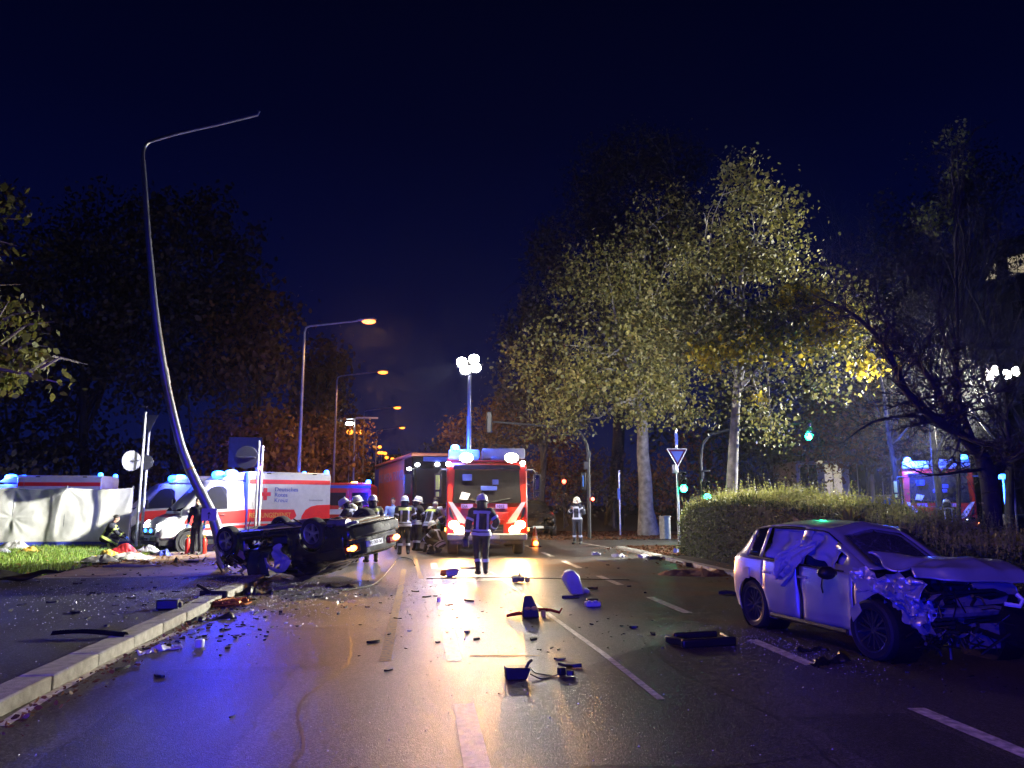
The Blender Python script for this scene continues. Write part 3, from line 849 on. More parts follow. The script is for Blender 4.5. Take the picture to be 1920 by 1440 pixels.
def split_shell(rows, classify, deform, arches, arch_r, nk=4):
    """faces of both halves sorted into parts by classify(x, y, z, kband, side); arches are snapped to a circle"""
    parts = {}
    for side in (1, -1):
        nr, nc = len(rows), len(rows[0])
        P = [[None] * nc for _ in range(nr)]
        for i in range(nr):
            for j in range(nc):
                x, y, z = rows[i][j]
                P[i][j] = [x, y * side, z]
        for i in range(nr):
            for j in range(nc):
                x, y, z = P[i][j]
                if abs(y) < 0.55: continue
                for ax in arches:
                    d = math.hypot(x - ax, z - 0.31)
                    if arch_r * 0.70 < d < arch_r and z < 0.80:
                        P[i][j][0] = ax + (x - ax) * arch_r / d; P[i][j][2] = 0.31 + (z - 0.31) * arch_r / d
        for i in range(nr - 1):
            for j in range(nc - 1):
                q = [P[i][j], P[i + 1][j], P[i + 1][j + 1], P[i][j + 1]]
                cx, cy_, cz = (sum(p[k] for p in q) / 4 for k in range(3))
                if abs(cy_) > 0.55 and any(math.hypot(cx - ax, cz - 0.31) < arch_r * 0.97 for ax in arches): continue
                key = classify(cx, cy_, cz, j // nk, j % nk, side)
                if key is None: continue
                parts.setdefault(key, []).append([deform(Vector(p)) for p in (q if side > 0 else q[::-1])])
    return parts


def shell_part(name, quads, mat, parent, thick=0.012, smooth=40):
    m = MB()
    for q in quads: m.add(q, [(0, 1, 2, 3)])
    o = m.build(name, mat, parent, smooth=0, fix=False)
    bm = bmesh.new(); bm.from_mesh(o.data)
    bmesh.ops.remove_doubles(bm, verts=bm.verts, dist=0.0008)
    bmesh.ops.recalc_face_normals(bm, faces=bm.faces)
    bm.to_mesh(o.data); bm.free()
    o.data.polygons.foreach_set('use_smooth', [True] * len(o.data.polygons)); o.data.set_sharp_from_angle(angle=R(smooth))
    if thick:
        md = o.modifiers.new('thick', 'SOLIDIFY'); md.thickness = thick; md.offset = 0
    return o


def crumple(p, amp, sc, seed=0.0):
    v = noise.noise_vector((p.x * sc + seed, p.y * sc + seed * 1.7, p.z * sc))
    w = noise.noise_vector((p.x * sc * 2.7 + seed, p.y * sc * 2.7, p.z * sc * 2.7 + 5))
    return Vector((abs(v.x) - 0.3, v.y, v.z)) * amp + Vector((abs(w.x) - 0.2, w.y, w.z)) * amp * 0.55


def seat(parent, x, y, mat, zb=0.30):
    s = one('seat', mat, parent, lambda m: (m.box((x, y, zb + 0.16), (0.50, 0.50, 0.20)), m.box((x - 0.27, y, zb + 0.52), (0.16, 0.48, 0.62), taper=0.85)), bev=0.06)
    one('headrest', mat, s, lambda m: m.box((x - 0.31, y, zb + 0.93), (0.10, 0.26, 0.18)), bev=0.05)
    return s


def cloth_sheet(name, mat, parent, f, nu=26, nv=18, thick=0.008):
    m = MB(); m.grid([[f(i / nu, j / nv) for j in range(nv + 1)] for i in range(nu + 1)])
    o = m.build(name, mat, parent, smooth=60)
    if thick: o.modifiers.new('thick', 'SOLIDIFY').thickness = thick
    return o


# ---------------------------------------------------------------- silver hatchback with its front corner smashed
M['silver'] = pm('silver_metallic', (0.56, 0.56, 0.57), 0.32, 0.5, var=0.14, vscale=3, coat=0.5)
M['primer'] = pm('scraped_metal', (0.30, 0.30, 0.32), 0.5, 0.6, var=0.4, vscale=12, bump=0.2)
M['airbag'] = pm('airbag_nylon', (0.40, 0.41, 0.44), 0.8, var=0.1, bump=0.25, bscale=50)
M['seatcloth'] = pm('seat_cloth', (0.035, 0.035, 0.04), 0.85, bump=0.3)
M['cracked'] = glassmat('cracked_windscreen', (0.78, 0.80, 0.84), 0.10, 0.10, df=(0.22, 0.22, 0.25))
_n, _l = M['cracked'].node_tree.nodes, M['cracked'].node_tree.links
_tc = _n.new('ShaderNodeTexCoord'); _v = _n.new('ShaderNodeTexVoronoi'); _v.feature = 'DISTANCE_TO_EDGE'; _v.inputs['Scale'].default_value = 9
_w = _n.new('ShaderNodeTexNoise'); _w.inputs['Scale'].default_value = 3
_mx = _n.new('ShaderNodeMix'); _mx.data_type = 'RGBA'; _mx.inputs['Factor'].default_value = 0.35
_l.new(_tc.outputs['Object'], _w.inputs['Vector']); _l.new(_tc.outputs['Object'], _mx.inputs['A']); _l.new(_w.outputs['Color'], _mx.inputs['B']); _l.new(_mx.outputs['Result'], _v.inputs['Vector'])
_r = _n.new('ShaderNodeMapRange'); _r.inputs['From Max'].default_value = 0.03; _r.inputs['To Min'].default_value = 0.75; _r.inputs['To Max'].default_value = 0.20
_l.new(_v.outputs['Distance'], _r.inputs['Value'])
_l.new(_r.outputs[0], [q for q in _n if q.type == 'MIX_SHADER' and q.inputs[1].links[0].from_node.type == 'BSDF_TRANSPARENT'][0].inputs[0])
M['pinkplastic'] = pm('silver_plastic', (0.16, 0.15, 0.16), 0.45, var=0.2)


def hatchback(loc, heading, scale):
    t = thing('wrecked_car', 'silver hatchback with smashed front corner and buckled bonnet beside the hedge', 'car', loc, heading, scale=scale)
    B = lambda w, zr: None
    st = [
        (-1.88, [(0.62, 0.34), (0.70, 0.36), (0.76, 0.50), (0.78, 0.70), (0.74, 0.88), (0.70, 0.92), (0.50, 0.98), (0, 1.00)]),
        (-1.83, [(0.70, 0.24), (0.80, 0.28), (0.85, 0.46), (0.86, 0.70), (0.82, 0.92), (0.78, 0.97), (0.58, 1.06), (0, 1.09)]),
        (-1.58, [(0.72, 0.20), (0.85, 0.24), (0.885, 0.45), (0.895, 0.70), (0.865, 0.94), (0.81, 0.99), (0.60, 1.32), (0, 1.40)]),
        (-1.20, [(0.72, 0.18), (0.86, 0.22), (0.895, 0.44), (0.90, 0.70), (0.87, 0.93), (0.81, 0.97), (0.60, 1.39), (0, 1.46)]),
        (-0.70, [(0.72, 0.17), (0.86, 0.21), (0.895, 0.42), (0.90, 0.69), (0.875, 0.92), (0.815, 0.95), (0.605, 1.41), (0, 1.48)]),
        (-0.10, [(0.72, 0.17), (0.86, 0.21), (0.895, 0.42), (0.90, 0.68), (0.875, 0.91), (0.815, 0.94), (0.60, 1.40), (0, 1.475)]),
        (0.15, [(0.72, 0.17), (0.86, 0.21), (0.895, 0.42), (0.90, 0.68), (0.875, 0.90), (0.815, 0.93), (0.60, 1.35), (0, 1.43)]),
        (0.85, [(0.72, 0.17), (0.86, 0.21), (0.895, 0.42), (0.90, 0.67), (0.87, 0.88), (0.81, 0.92), (0.66, 0.985), (0, 1.02)]),
        (0.98, [(0.72, 0.17), (0.86, 0.21), (0.895, 0.42), (0.90, 0.67), (0.865, 0.87), (0.80, 0.905), (0.60, 0.955), (0, 0.975)]),
        (1.55, [(0.72, 0.18), (0.85, 0.22), (0.88, 0.42), (0.885, 0.64), (0.84, 0.82), (0.77, 0.85), (0.5, 0.895), (0, 0.91)]),
        (1.92, [(0.66, 0.20), (0.78, 0.24), (0.81, 0.42), (0.81, 0.60), (0.76, 0.72), (0.70, 0.76), (0.45, 0.80), (0, 0.815)]),
        (2.06, [(0.55, 0.26), (0.62, 0.28), (0.66, 0.42), (0.66, 0.56), (0.62, 0.64), (0.55, 0.67), (0.4, 0.70), (0, 0.71)]),
    ]
    rows = car_shell(st, 7, 4)

    def deform(p):
        q = p.copy()
        # the near (right, -y) front corner is driven back and in
        w = smooth01(0.75, 1.9, p.x) * smooth01(0.55, -0.75, p.y)
        q.x -= 0.40 * w * smooth01(0.9, 2.0, p.x) + 0.26 * smooth01(1.4, 2.05, p.x)
        q.y += 0.16 * w
        q.z += 0.05 * w
        q += crumple(p, 0.15, 3.0, 3.0) * w
        # front door skin buckled, rear door dented
        d = math.exp(-((p.x - 0.62) ** 2 / 0.04 + (p.z - 0.55) ** 2 / 0.10)) if p.y < -0.6 else 0
        q.y += 0.06 * d
        d = math.exp(-((p.x + 0.22) ** 2 / 0.012 + (p.z - 0.50) ** 2 / 0.06)) if p.y < -0.6 else 0
        q.y += 0.07 * d
        # bent roof edge above the near front window
        d = math.exp(-((p.x - 0.1) ** 2 / 0.2 + (p.z - 1.38) ** 2 / 0.02)) if p.y < -0.2 else 0
        q.z -= 0.02 * d
        return q

    def classify(x, y, z, kb, ks, side):
        if x > 1.72 and kb < 5: return None                       # bumper and lamps torn away
        if kb >= 4 and x > 0.93: return None                      # bonnet is its own panel
        if x > 1.05 and y < -0.4 and kb <= 1: return None         # lower wing gone
        if kb == 6 and 0.20 < x < 0.86 and not (ks == 0): return 'windscreen'
        if kb == 6 and -1.81 < x < -1.60 and ks > 0: return 'rear_window'
        if kb == 5 and ks < 4 and z > 0.96:
            if -1.50 < x < -1.20: return 'quarter_window%d' % side
            if -1.14 < x < -0.30: return 'rear_door_window%d' % side if z < 1.36 else 'body'
            if -0.20 < x < 0.62 and z < 1.36 - 0.66 * max(0, x - 0.12): return 'front_door_window%d' % side
        if kb in (1, 2, 3) or (kb == 4 and ks < 2):
            if 0.27 < z:
                if -0.20 < x < 0.86: return 'front_door%d' % side
                if -1.02 < x < -0.26: return 'rear_door%d' % side
                if -0.26 <= x <= -0.20 or 0.86 <= x <= 0.90: return 'seam%d%d' % (side, x > 0)
        if kb == 6 or (kb == 5 and z > 1.3): return 'roof'
        return 'body'
    parts = split_shell(rows, classify, deform, (-1.30, 1.30), 0.385)
    shell_part('body', parts['body'], M['silver'], t)
    shell_part('roof', parts['roof'], M['silver'], t)
    shell_part('windscreen', parts['windscreen'], M['cracked'], t, 0.006)
    if 'rear_window' in parts: shell_part('rear_window', parts['rear_window'], M['darkglass'], t, 0.006)
    for k_ in [k_ for k_ in parts if k_.startswith('seam')]: shell_part('door_seal', parts[k_], M['black'], t, 0.004)
    for side in (1, -1):
        for nm in ('front_door', 'rear_door'):
            d = shell_part('door', parts['%s%d' % (nm, side)], M['silver'], t, 0.014)
            hx = -0.08 if nm == 'front_door' else -0.90
            one('handle', M['silver'], d, lambda m: m.box((hx, side * 0.905, 0.79), (0.19, 0.03, 0.035)), bev=0.012)
        shell_part('quarter_window', parts['quarter_window%d' % side], M['darkglass'], t, 0.006)
        if side > 0:
            shell_part('side_window', parts['front_door_window1'], M['darkglass'], t, 0.006)
            shell_part('side_window', parts['rear_door_window1'], M['darkglass'], t, 0.006)
    for o in t.children: pass
    # rubber and trim lines
    for side in (1, -1):
        one('window_trim', M['black'], t, lambda m: m.tube([tuple(deform(Vector((x_, side * (0.862 - 0.02 * abs(x_ + 0.3)), 0.945 - 0.03 * (x_ + 0.5) / 1.2)))) for x_ in [-1.45 + 0.1 * k for k in range(22)]], 0.014, 5))
        one('roof_trim', M['black'], t, lambda m: m.tube([tuple(deform(Vector((x_, side * 0.622, 1.385 - 0.60 * max(0, x_ - 0.12) - 0.10 * max(0, -1.1 - x_))))) for x_ in [-1.55 + 0.1 * k for k in range(24)]], 0.011, 5))
        one('side_skirt', M['black'], t, lambda m: m.tube([(x_, side * 0.868, 0.235) for x_ in (-0.86, -0.4, 0.2, 0.72)], 0.035, 6))
    one('rear_bumper_trim', M['black'], t, lambda m: m.box((-1.84, 0, 0.36), (0.10, 1.35, 0.12)), bev=0.03)
    one('fuel_flap', M['silver'], t, lambda m: m.box((-1.42, -0.902, 0.74), (0.16, 0.012, 0.15)), bev=0.004)
    # floor, dash, seats
    one('floor_pan', M['black'], t, lambda m: (m.box((-0.35, 0, 0.24), (2.7, 1.5, 0.08)), m.box((-1.55, 0, 0.5), (0.7, 1.3, 0.4))))
    one('dashboard', M['black'], t, lambda m: m.prism([(0.45, 0.5), (0.5, 0.88), (0.80, 0.95), (0.95, 0.90), (0.95, 0.3), (0.7, 0.3)], -0.72, 0.72, 'y'), bev=0.03)
    for y_ in (-0.37, 0.37): seat(t, -0.12, y_, M['seatcloth'])
    one('rear_bench', M['seatcloth'], t, lambda m: (m.box((-0.95, 0, 0.46), (0.5, 1.3, 0.2)), m.box((-1.25, 0, 0.78), (0.16, 1.3, 0.55))), bev=0.05)
    one('steering_wheel', M['black'], t, lambda m: m.tube([(0.30 + 0.07 * math.sin(a), 0.37 + 0.18 * math.cos(a), 0.86 + 0.17 * math.sin(a)) for a in [k * PI / 8 for k in range(17)]], 0.016, 6))
    # airbags: passenger, driver, curtain and the torn cloth that hangs out of the near window
    one('front_airbag', M['airbag'], t, lambda m: (m.ball((0.40, -0.35, 0.98), (0.24, 0.30, 0.16), n=18),))
    one('front_airbag', M['airbag'], t, lambda m: (m.ball((0.27, 0.37, 0.90), (0.16, 0.25, 0.19), n=18),))

    def curtain(u, v):
        x = -1.15 + u * 1.55
        top = 1.36 - 0.60 * max(0, x - 0.12)
        z = top - v * (0.36 + 0.05 * math.sin(u * 9)) * (1 - 0.35 * max(0, u - 0.5))
        y = -(0.56 + (1.36 - z) * 0.42)
        return (x, y + 0.03 * math.sin(u * 27 + v * 4) * (0.4 + v) + 0.05 * noise.noise((u * 9, v * 4, 1)), z)
    cloth_sheet('curtain_airbag', M['airbag'], t, curtain, 70, 16)

    def hang(u, v):
        w = 0.52 - 0.22 * v
        x = -0.46 + u * w - 0.26 * v + 0.04 * math.sin(v * 8 + u * 3)
        z = 1.24 - 0.46 * v - 0.12 * (u - 0.3) * v - 0.07 * math.sin(u * 8) * v
        y = -(0.68 + 0.24 * smooth01(0, 0.6, v)) - 0.022 * math.sin(u * 30 + v * 6) * (0.3 + v) - 0.04 * noise.noise((u * 7, v * 6, 4)) - 0.03 * noise.noise((u * 17, v * 15, 4))
        return (x, y, z)
    cloth_sheet('hanging_airbag', M['airbag'], t, hang, 48, 40)
    # the buckled bonnet
    def bonnet(u, v):
        x = 0.93 + 0.86 * u; y = -0.70 + 1.52 * v
        z = 1.02 + 0.035 * math.sin(PI * v) - 0.17 * u ** 1.8 + 0.09 * u
        n1 = 1 - smooth01(0.0, 0.42, v)                       # near edge: rolled and creased
        z += 0.09 * math.sin(u * 8.0 + 0.6) * n1 * (0.35 + u) - 0.13 * n1 ** 2 * u
        x -= 0.24 * n1 * u
        y += 0.16 * n1 * u + 0.05 * math.sin(u * 11) * n1
        z += 0.05 * (1 - n1) * math.sin(u * PI) + 0.025 * noise.noise((x * 3, y * 3, 2))
        z -= 0.09 * smooth01(0.88, 1.0, u)                    # rolled front lip
        rg = 1 - abs(noise.noise((x * 2.1 + 4, y * 1.6 - u, 7))) * 3.2
        z += (0.022 + 0.10 * n1) * max(0, rg)                 # sharp creases, deepest along the near edge
        return (x + 0.02, y, z)
    bo = cloth_sheet('bonnet', M['silver'], t, bonnet, 40, 40, 0.02)
    # exposed front end
    one('crash_beam', M['primer'], t, lambda m: m.tube([(1.40, -0.50, 0.52), (1.62, -0.1, 0.54), (1.62, 0.35, 0.55), (1.54, 0.68, 0.54)], 0.055, 8))
    one('radiator', M['darksteel'], t, lambda m: [m.box((1.52, 0.12 + 0.0, 0.34 + k * 0.045), (0.05, 1.05, 0.028), rz=0.12) for k in range(10)])
    one('engine', M['darksteel'], t, lambda m: [m.box((1.10 + random.uniform(-0.2, 0.25), random.uniform(-0.45, 0.6), random.uniform(0.45, 0.78)), (random.uniform(0.1, 0.35), random.uniform(0.1, 0.35), random.uniform(0.08, 0.25)), rz=random.uniform(0, 3)) for _ in range(16)], bev=0.02)
    def junk(m):
        for _ in range(70):
            c = Vector((random.uniform(1.25, 1.75), random.uniform(-0.62, 0.45), random.uniform(0.18, 0.78)))
            a = Vector((random.uniform(-1, 1), random.uniform(-1, 1), random.uniform(-1, 1))).normalized() * random.uniform(0.05, 0.2)
            m.tube([c - a, c + a * 0.2 + Vector((0.03, 0.02, 0.03)), c + a], random.uniform(0.006, 0.022), 5)
    one('torn_parts', M['black'], t, junk)
    def foil(m):
        for _ in range(26):
            c = Vector((random.uniform(1.28, 1.72), random.uniform(-0.66, 0.1), random.uniform(0.20, 0.80)))
            u = Vector((random.uniform(-1, 1), random.uniform(-1, 1), random.uniform(-1, 1))).normalized() * random.uniform(0.03, 0.12)
            v = u.cross(Vector((random.random(), random.random(), 0.3))).normalized() * random.uniform(0.02, 0.07)
            m.add([c - u, c + v, c + u * 0.9 + v * 0.3, c - v * 0.8], [(0, 1, 2, 3)])
    o = one('torn_metal', M['primer'], t, foil, smooth=0); o['kind'] = 'stuff'; o.modifiers.new('thick', 'SOLIDIFY').thickness = 0.006
    def hoses(m):
        for _ in range(9):
            y_ = random.uniform(-0.6, 0.3)
            m.tube([(1.4 + 0.08 * math.sin(k * 1.3 + y_ * 9) + 0.05 * k, y_ + 0.05 * k * random.uniform(-1, 1.2), 0.60 - 0.07 * k) for k in range(7)], 0.010, 5)
    one('hose', M['black'], t, hoses)
    one('radiator_cradle', M['black'], t, lambda m: (m.box((1.56, 0.35, 0.24), (0.06, 1.0, 0.06)), m.box((1.56, 0.80, 0.45), (0.06, 0.06, 0.5)), m.tube([(1.70, 0.75, 0.16), (1.62, 0.2, 0.34), (1.5, -0.2, 0.42)], 0.035, 6)))
    one('air_guide', M['pinkplastic'], t, lambda m: m.prism([(-0.05, 0.60), (0.62, 0.62), (0.66, 0.70), (0.4, 0.66), (0.1, 0.72), (-0.12, 0.68)], 1.60, 1.62, 'x'))
    one('lower_shield', M['pinkplastic'], t, lambda m: m.prism([(0.05, 0.16), (0.80, 0.13), (0.78, 0.40), (0.1, 0.42)], 1.60, 1.615, 'x'))
    one('lamp_bracket', M['whitefilm'], t, lambda m: m.tube([(1.66, 0.55, 0.62), (1.74, 0.68, 0.60), (1.74, 0.74, 0.66), (1.68, 0.72, 0.72)], 0.025, 6))
    # crumpled near wing skin, in folds
    def wing(u, v):
        x = 0.84 + 0.96 * u; z = 0.98 - 0.10 * u - 0.40 * v * (0.75 + 0.45 * u)
        y = -0.80 + 0.20 * u - 0.09 * math.sin(v * PI)
        f_ = crumple(Vector((u * 1.5, v * 1.2, 0)), 0.17, 3.4, 8.0) * (0.30 + 0.9 * u)
        x += f_.x - 0.16 * u; y += f_.y - abs(f_.x) * 0.5; z += f_.z * 0.8
        d = math.hypot(x - 1.14, z - 0.325)
        if d < 0.42 and y < -0.45:
            z = 0.325 + (z - 0.325) * 0.42 / max(d, 0.05); x = 1.14 + (x - 1.14) * 0.42 / max(d, 0.05)
        return (x, y, z)
    cloth_sheet('crumpled_wing', M['silver'], t, wing, 56, 34, 0.008)
    def flap(u, v):
        f_ = crumple(Vector((u, v * 1.3, 5)), 0.12, 4.0, 2.0)
        return (1.45 + 0.14 * u + f_.x, -0.66 + 0.26 * u + f_.y, 0.66 - 0.34 * v + f_.z)
    cloth_sheet('torn_lamp_panel', M['silver'], t, flap, 16, 16, 0.008)
    one('torn_sill_flap', M['silver'], t, lambda m: m.add([(0.86, -0.93, 0.50), (1.05, -0.96, 0.62), (1.08, -0.94, 0.52), (0.90, -0.92, 0.38)], [(0, 1, 2, 3)]), smooth=0).modifiers.new('thick', 'SOLIDIFY').thickness = 0.012
    # mirror, lamps, plate, wheels
    mi = MB(); mi.ball((0.58, -1.02, 0.90), (0.09, 0.13, 0.08), n=12); mi.tube([(0.60, -0.90, 0.90), (0.58, -1.0, 0.89)], 0.03, 6)
    mi.tube([(0.52, -1.04, 0.84), (0.50, -1.05, 0.74), (0.51, -1.04, 0.66)], 0.008, 5); mi.build('mirror', M['black'], t)
    one('mirror', M['black'], t, lambda m: m.ball((0.62, 1.02, 0.94), (0.09, 0.13, 0.08), n=12))
    for s in (1, -1):
        one('tail_light', M['reddull'], t, lambda m: m.box((-1.81, s * 0.73, 0.86), (0.12, 0.22, 0.15)), bev=0.03)
    one('roof_aerial', M['black'], t, lambda m: m.prism([(-1.45, 1.44), (-1.27, 1.46), (-1.47, 1.53)], -0.015, 0.015, 'y'))
    for x_, s in ((-1.30, 1), (-1.30, -1), (1.30, 1), (1.14, -1)): one('wheel_well', M['black'], t, lambda m: m.lathe([(0.40, 0), (0.40, 0.35), (0.001, 0.36)], 20, 0, Matrix.Translation((x_, s * 0.84, 0.33)) @ Matrix.Rotation(PI / 2 * s, 4, 'X'), closed=False))
    wheel(t, (-1.30, -0.79, 0.325), 0.325, 0.21, -1, 7, M['darkalloy'], rim_r=0.74, style='twin')
    wheel(t, (-1.30, 0.79, 0.325), 0.325, 0.21, 1, 7, M['darkalloy'], rim_r=0.74, style='twin')
    wheel(t, (1.14, -0.80, 0.325), 0.33, 0.22, -1, 7, M['darkalloy'], yaw=0.10, rim_r=0.72, style='twin')
    wheel(t, (1.30, 0.79, 0.325), 0.325, 0.21, 1, 7, M['darkalloy'], rim_r=0.74, style='twin')
    return t


# ---------------------------------------------------------------- black saloon lying on its roof
M['blackpaint'] = pm('black_car_paint', (0.012, 0.012, 0.016), 0.25, var=0.3, vscale=4, coat=0.7)
M['reddull'] = pm('red_lens', (0.30, 0.01, 0.01), 0.25, var=0.15)
M['underseal'] = pm('underseal', (0.10, 0.105, 0.10), 0.55, 0.3, var=0.5, vscale=5, bump=0.3)
M['greenish'] = pm('dark_green_glass_film', (0.03, 0.055, 0.045), 0.2, var=0.3)
M['greycloth'] = pm('dark_hood_cloth', (0.05, 0.055, 0.05), 0.6, var=0.3, bump=0.2)
M['tan'] = pm('tan_upholstery', (0.42, 0.28, 0.20), 0.7, var=0.3)
ST_SALOON = [
    (-2.18, [(0.60, 0.36), (0.68, 0.38), (0.74, 0.50), (0.76, 0.66), (0.72, 0.78), (0.66, 0.82), (0.45, 0.85), (0, 0.86)]),
    (-2.10, [(0.70, 0.24), (0.80, 0.28), (0.84, 0.46), (0.85, 0.66), (0.81, 0.84), (0.75, 0.88), (0.50, 0.92), (0, 0.93)]),
    (-1.70, [(0.72, 0.20), (0.84, 0.24), (0.875, 0.45), (0.885, 0.68), (0.845, 0.88), (0.78, 0.93), (0.55, 0.97), (0, 0.99)]),
    (-1.42, [(0.72, 0.19), (0.85, 0.23), (0.88, 0.44), (0.89, 0.68), (0.85, 0.89), (0.79, 0.94), (0.58, 1.02), (0, 1.05)]),
    (-0.85, [(0.72, 0.18), (0.85, 0.22), (0.88, 0.42), (0.89, 0.68), (0.85, 0.89), (0.79, 0.93), (0.58, 1.32), (0, 1.38)]),
    (-0.30, [(0.72, 0.17), (0.85, 0.21), (0.88, 0.42), (0.89, 0.67), (0.85, 0.88), (0.79, 0.92), (0.58, 1.34), (0, 1.40)]),
    (0.15, [(0.72, 0.17), (0.85, 0.21), (0.88, 0.42), (0.89, 0.66), (0.85, 0.87), (0.79, 0.91), (0.57, 1.28), (0, 1.34)]),
    (0.80, [(0.72, 0.17), (0.85, 0.21), (0.88, 0.42), (0.885, 0.65), (0.84, 0.85), (0.78, 0.88), (0.62, 0.94), (0, 0.97)]),
    (1.00, [(0.72, 0.17), (0.85, 0.21), (0.88, 0.42), (0.885, 0.65), (0.84, 0.84), (0.77, 0.87), (0.55, 0.91), (0, 0.93)]),
    (1.70, [(0.70, 0.20), (0.82, 0.24), (0.85, 0.42), (0.85, 0.60), (0.80, 0.75), (0.74, 0.78), (0.5, 0.82), (0, 0.84)]),
    (2.10, [(0.56, 0.26), (0.66, 0.28), (0.69, 0.42), (0.69, 0.55), (0.64, 0.64), (0.56, 0.67), (0.4, 0.70), (0, 0.71)]),
]


def overturned(loc, rot):
    t = thing('overturned_car', 'black car lying on its crushed roof with wheels in the air', 'car', loc, rot=rot)
    rows = car_shell(ST_SALOON, 7, 4)

    def deform(p):
        q = p.copy()
        # roof crushed, more towards the front and on the far side
        if p.z > 0.90 and -1.6 < p.x < 0.95:
            q.z = 0.90 + (p.z - 0.90) * (0.80 - 0.42 * smooth01(-0.8, 0.6, p.x))
            q += crumple(p, 0.05, 3.0, 11)
        # the nose is torn off and pushed in
        w = smooth01(0.9, 1.9, p.x)
        q.x -= 0.45 * w * (0.6 + 0.4 * smooth01(-0.8, 0.8, p.y))
        q += crumple(p, 0.18, 2.6, 17) * w
        q += crumple(p, 0.03, 3.5, 23) * (1 if p.z > 0.5 and p.x > -0.9 else 0.15)
        return q

    def classify(x, y, z, kb, ks, side):
        if side < 0 and -0.62 < x < 0.75 and kb in (1, 2, 3, 4) and z > 0.30: return None     # the near door openings gape
        if kb == 6 and 0.2 < x < 0.8 and ks > 0: return None
        if x > 1.3 and kb < 3 and side < 0: return None
        if kb == 6 and -1.40 < x < -0.92 and ks > 0: return 'rear_window'
        if kb == 5 and -0.70 < x < 0.55 and z > 0.95 and ks < 3: return None
        if x < -2.12: return 'rear_panel'
        if kb >= 4 and x < -1.45: return 'boot_lid'
        return 'body'
    parts = split_shell(rows, classify, deform, (-1.32, 1.32), 0.375)
    shell_part('body', parts['body'], M['blackpaint'], t)
    shell_part('boot_lid', parts['boot_lid'], M['blackpaint'], t)
    shell_part('rear_window', parts['rear_window'], M['darkglass'], t, 0.006)
    # rear panel with lamps and plate
    rp_ = one('rear_panel', M['blackpaint'], t, lambda m: m.prism([(-0.76, 0.50), (0.76, 0.50), (0.80, 0.70), (0.72, 0.88), (-0.72, 0.88), (-0.80, 0.70)], -2.20, -2.10, 'x'), bev=0.03)
    one('rear_bumper', M['blackpaint'], t, lambda m: m.prism([(-0.70, 0.24), (0.70, 0.24), (0.82, 0.30), (0.84, 0.50), (0.78, 0.53), (-0.78, 0.53), (-0.84, 0.50), (-0.82, 0.30)], -2.28, -2.05, 'x'), bev=0.05)
    for s in (1, -1):
        tl = one('tail_light', M['reddull'], t, lambda m: m.box((-2.17, s * 0.64, 0.70), (0.15, 0.38, 0.17)), bev=0.04)
        one('indicator', M['orange'], tl, lambda m: m.ball((-2.22, s * 0.70, 0.69), (0.05, 0.15, 0.065)))
    pl = one('number_plate', M['plate'], t, lambda m: m.box((-2.225, 0.0, 0.68), (0.02, 0.52, 0.115)))
    text('lettering', 'PL OU 24', 0.10, M['ink'], pl, (-2.238, 0.22, 0.64), (0, -1, 0), (0, 0, 1), squeeze=0.95)
    one('chrome_strip', M['chrome'], t, lambda m: m.box((-2.27, 0, 0.52), (0.03, 1.3, 0.025)))
    # underside, uppermost now
    u = one('underbody', M['underseal'], t, lambda m: (m.box((-0.15, 0, 0.20), (3.3, 1.56, 0.07)), m.box((-1.85, 0, 0.25), (0.5, 1.4, 0.08))), bev=0.02)
    for s in (1, -1): one('sill', M['blackpaint'], t, lambda m: m.box((0, s * 0.80, 0.20), (2.0, 0.10, 0.10)), bev=0.03)
    one('exhaust', M['steel'], t, lambda m: (m.tube([(1.0, -0.2, 0.14), (0.2, -0.15, 0.12), (-0.8, -0.2, 0.13), (-1.4, -0.4, 0.14), (-2.2, -0.42, 0.2)], 0.032, 8), m.tube([(-1.55, -0.55, 0.17), (-2.05, -0.55, 0.19)], [0.10, 0.10], 10), m.tube([(-0.2, -0.15, 0.12), (-0.6, -0.16, 0.12)], [0.08, 0.08], 10)))
    one('rear_axle', M['darksteel'], t, lambda m: (m.tube([(-1.32, -0.7, 0.27), (-1.25, 0, 0.16), (-1.32, 0.7, 0.27)], 0.045, 8), m.ball((-1.25, 0, 0.17), (0.16, 0.14, 0.10)), m.tube([(-1.0, 0.5, 0.16), (-1.32, 0.66, 0.28)], 0.03, 6), m.tube([(-1.0, -0.5, 0.16), (-1.32, -0.66, 0.28)], 0.03, 6)))
    one('front_subframe', M['darksteel'], t, lambda m: (m.tube([(1.32, -0.7, 0.27), (1.25, 0, 0.15), (1.32, 0.7, 0.27)], 0.05, 8), m.box((1.15, 0, 0.26), (0.6, 0.8, 0.2)), m.tube([(0.9, 0, 0.12), (-1.1, 0, 0.13)], 0.035, 8)))
    # broken struts sticking up
    for pts_, r_ in (([(0.75, -0.72, 0.2), (0.62, -0.80, 0.02), (0.55, -0.80, -0.08)], 0.012), ([(-0.55, -0.5, 0.18), (-0.28, -0.62, 0.06)], 0.016), ([(-0.5, -0.3, 0.15), (-0.15, -0.2, 0.02)], 0.02)): one('bent_bracket', M['darksteel'], t, lambda m: m.tube(pts_, r_, 5))
    # inside: seats, headlining, airbag cloth
    for y_ in (-0.36, 0.36): seat(t, -0.1, y_, M['tan'] if y_ > 5 else M['seatcloth'], 0.26)
    one('dashboard', M['black'], t, lambda m: m.box((0.72, 0, 0.72), (0.4, 1.4, 0.3)), bev=0.05)
    one('headlining', M['seatcloth'], t, lambda m: m.box((-0.4, 0, 1.06), (1.3, 1.1, 0.03)))
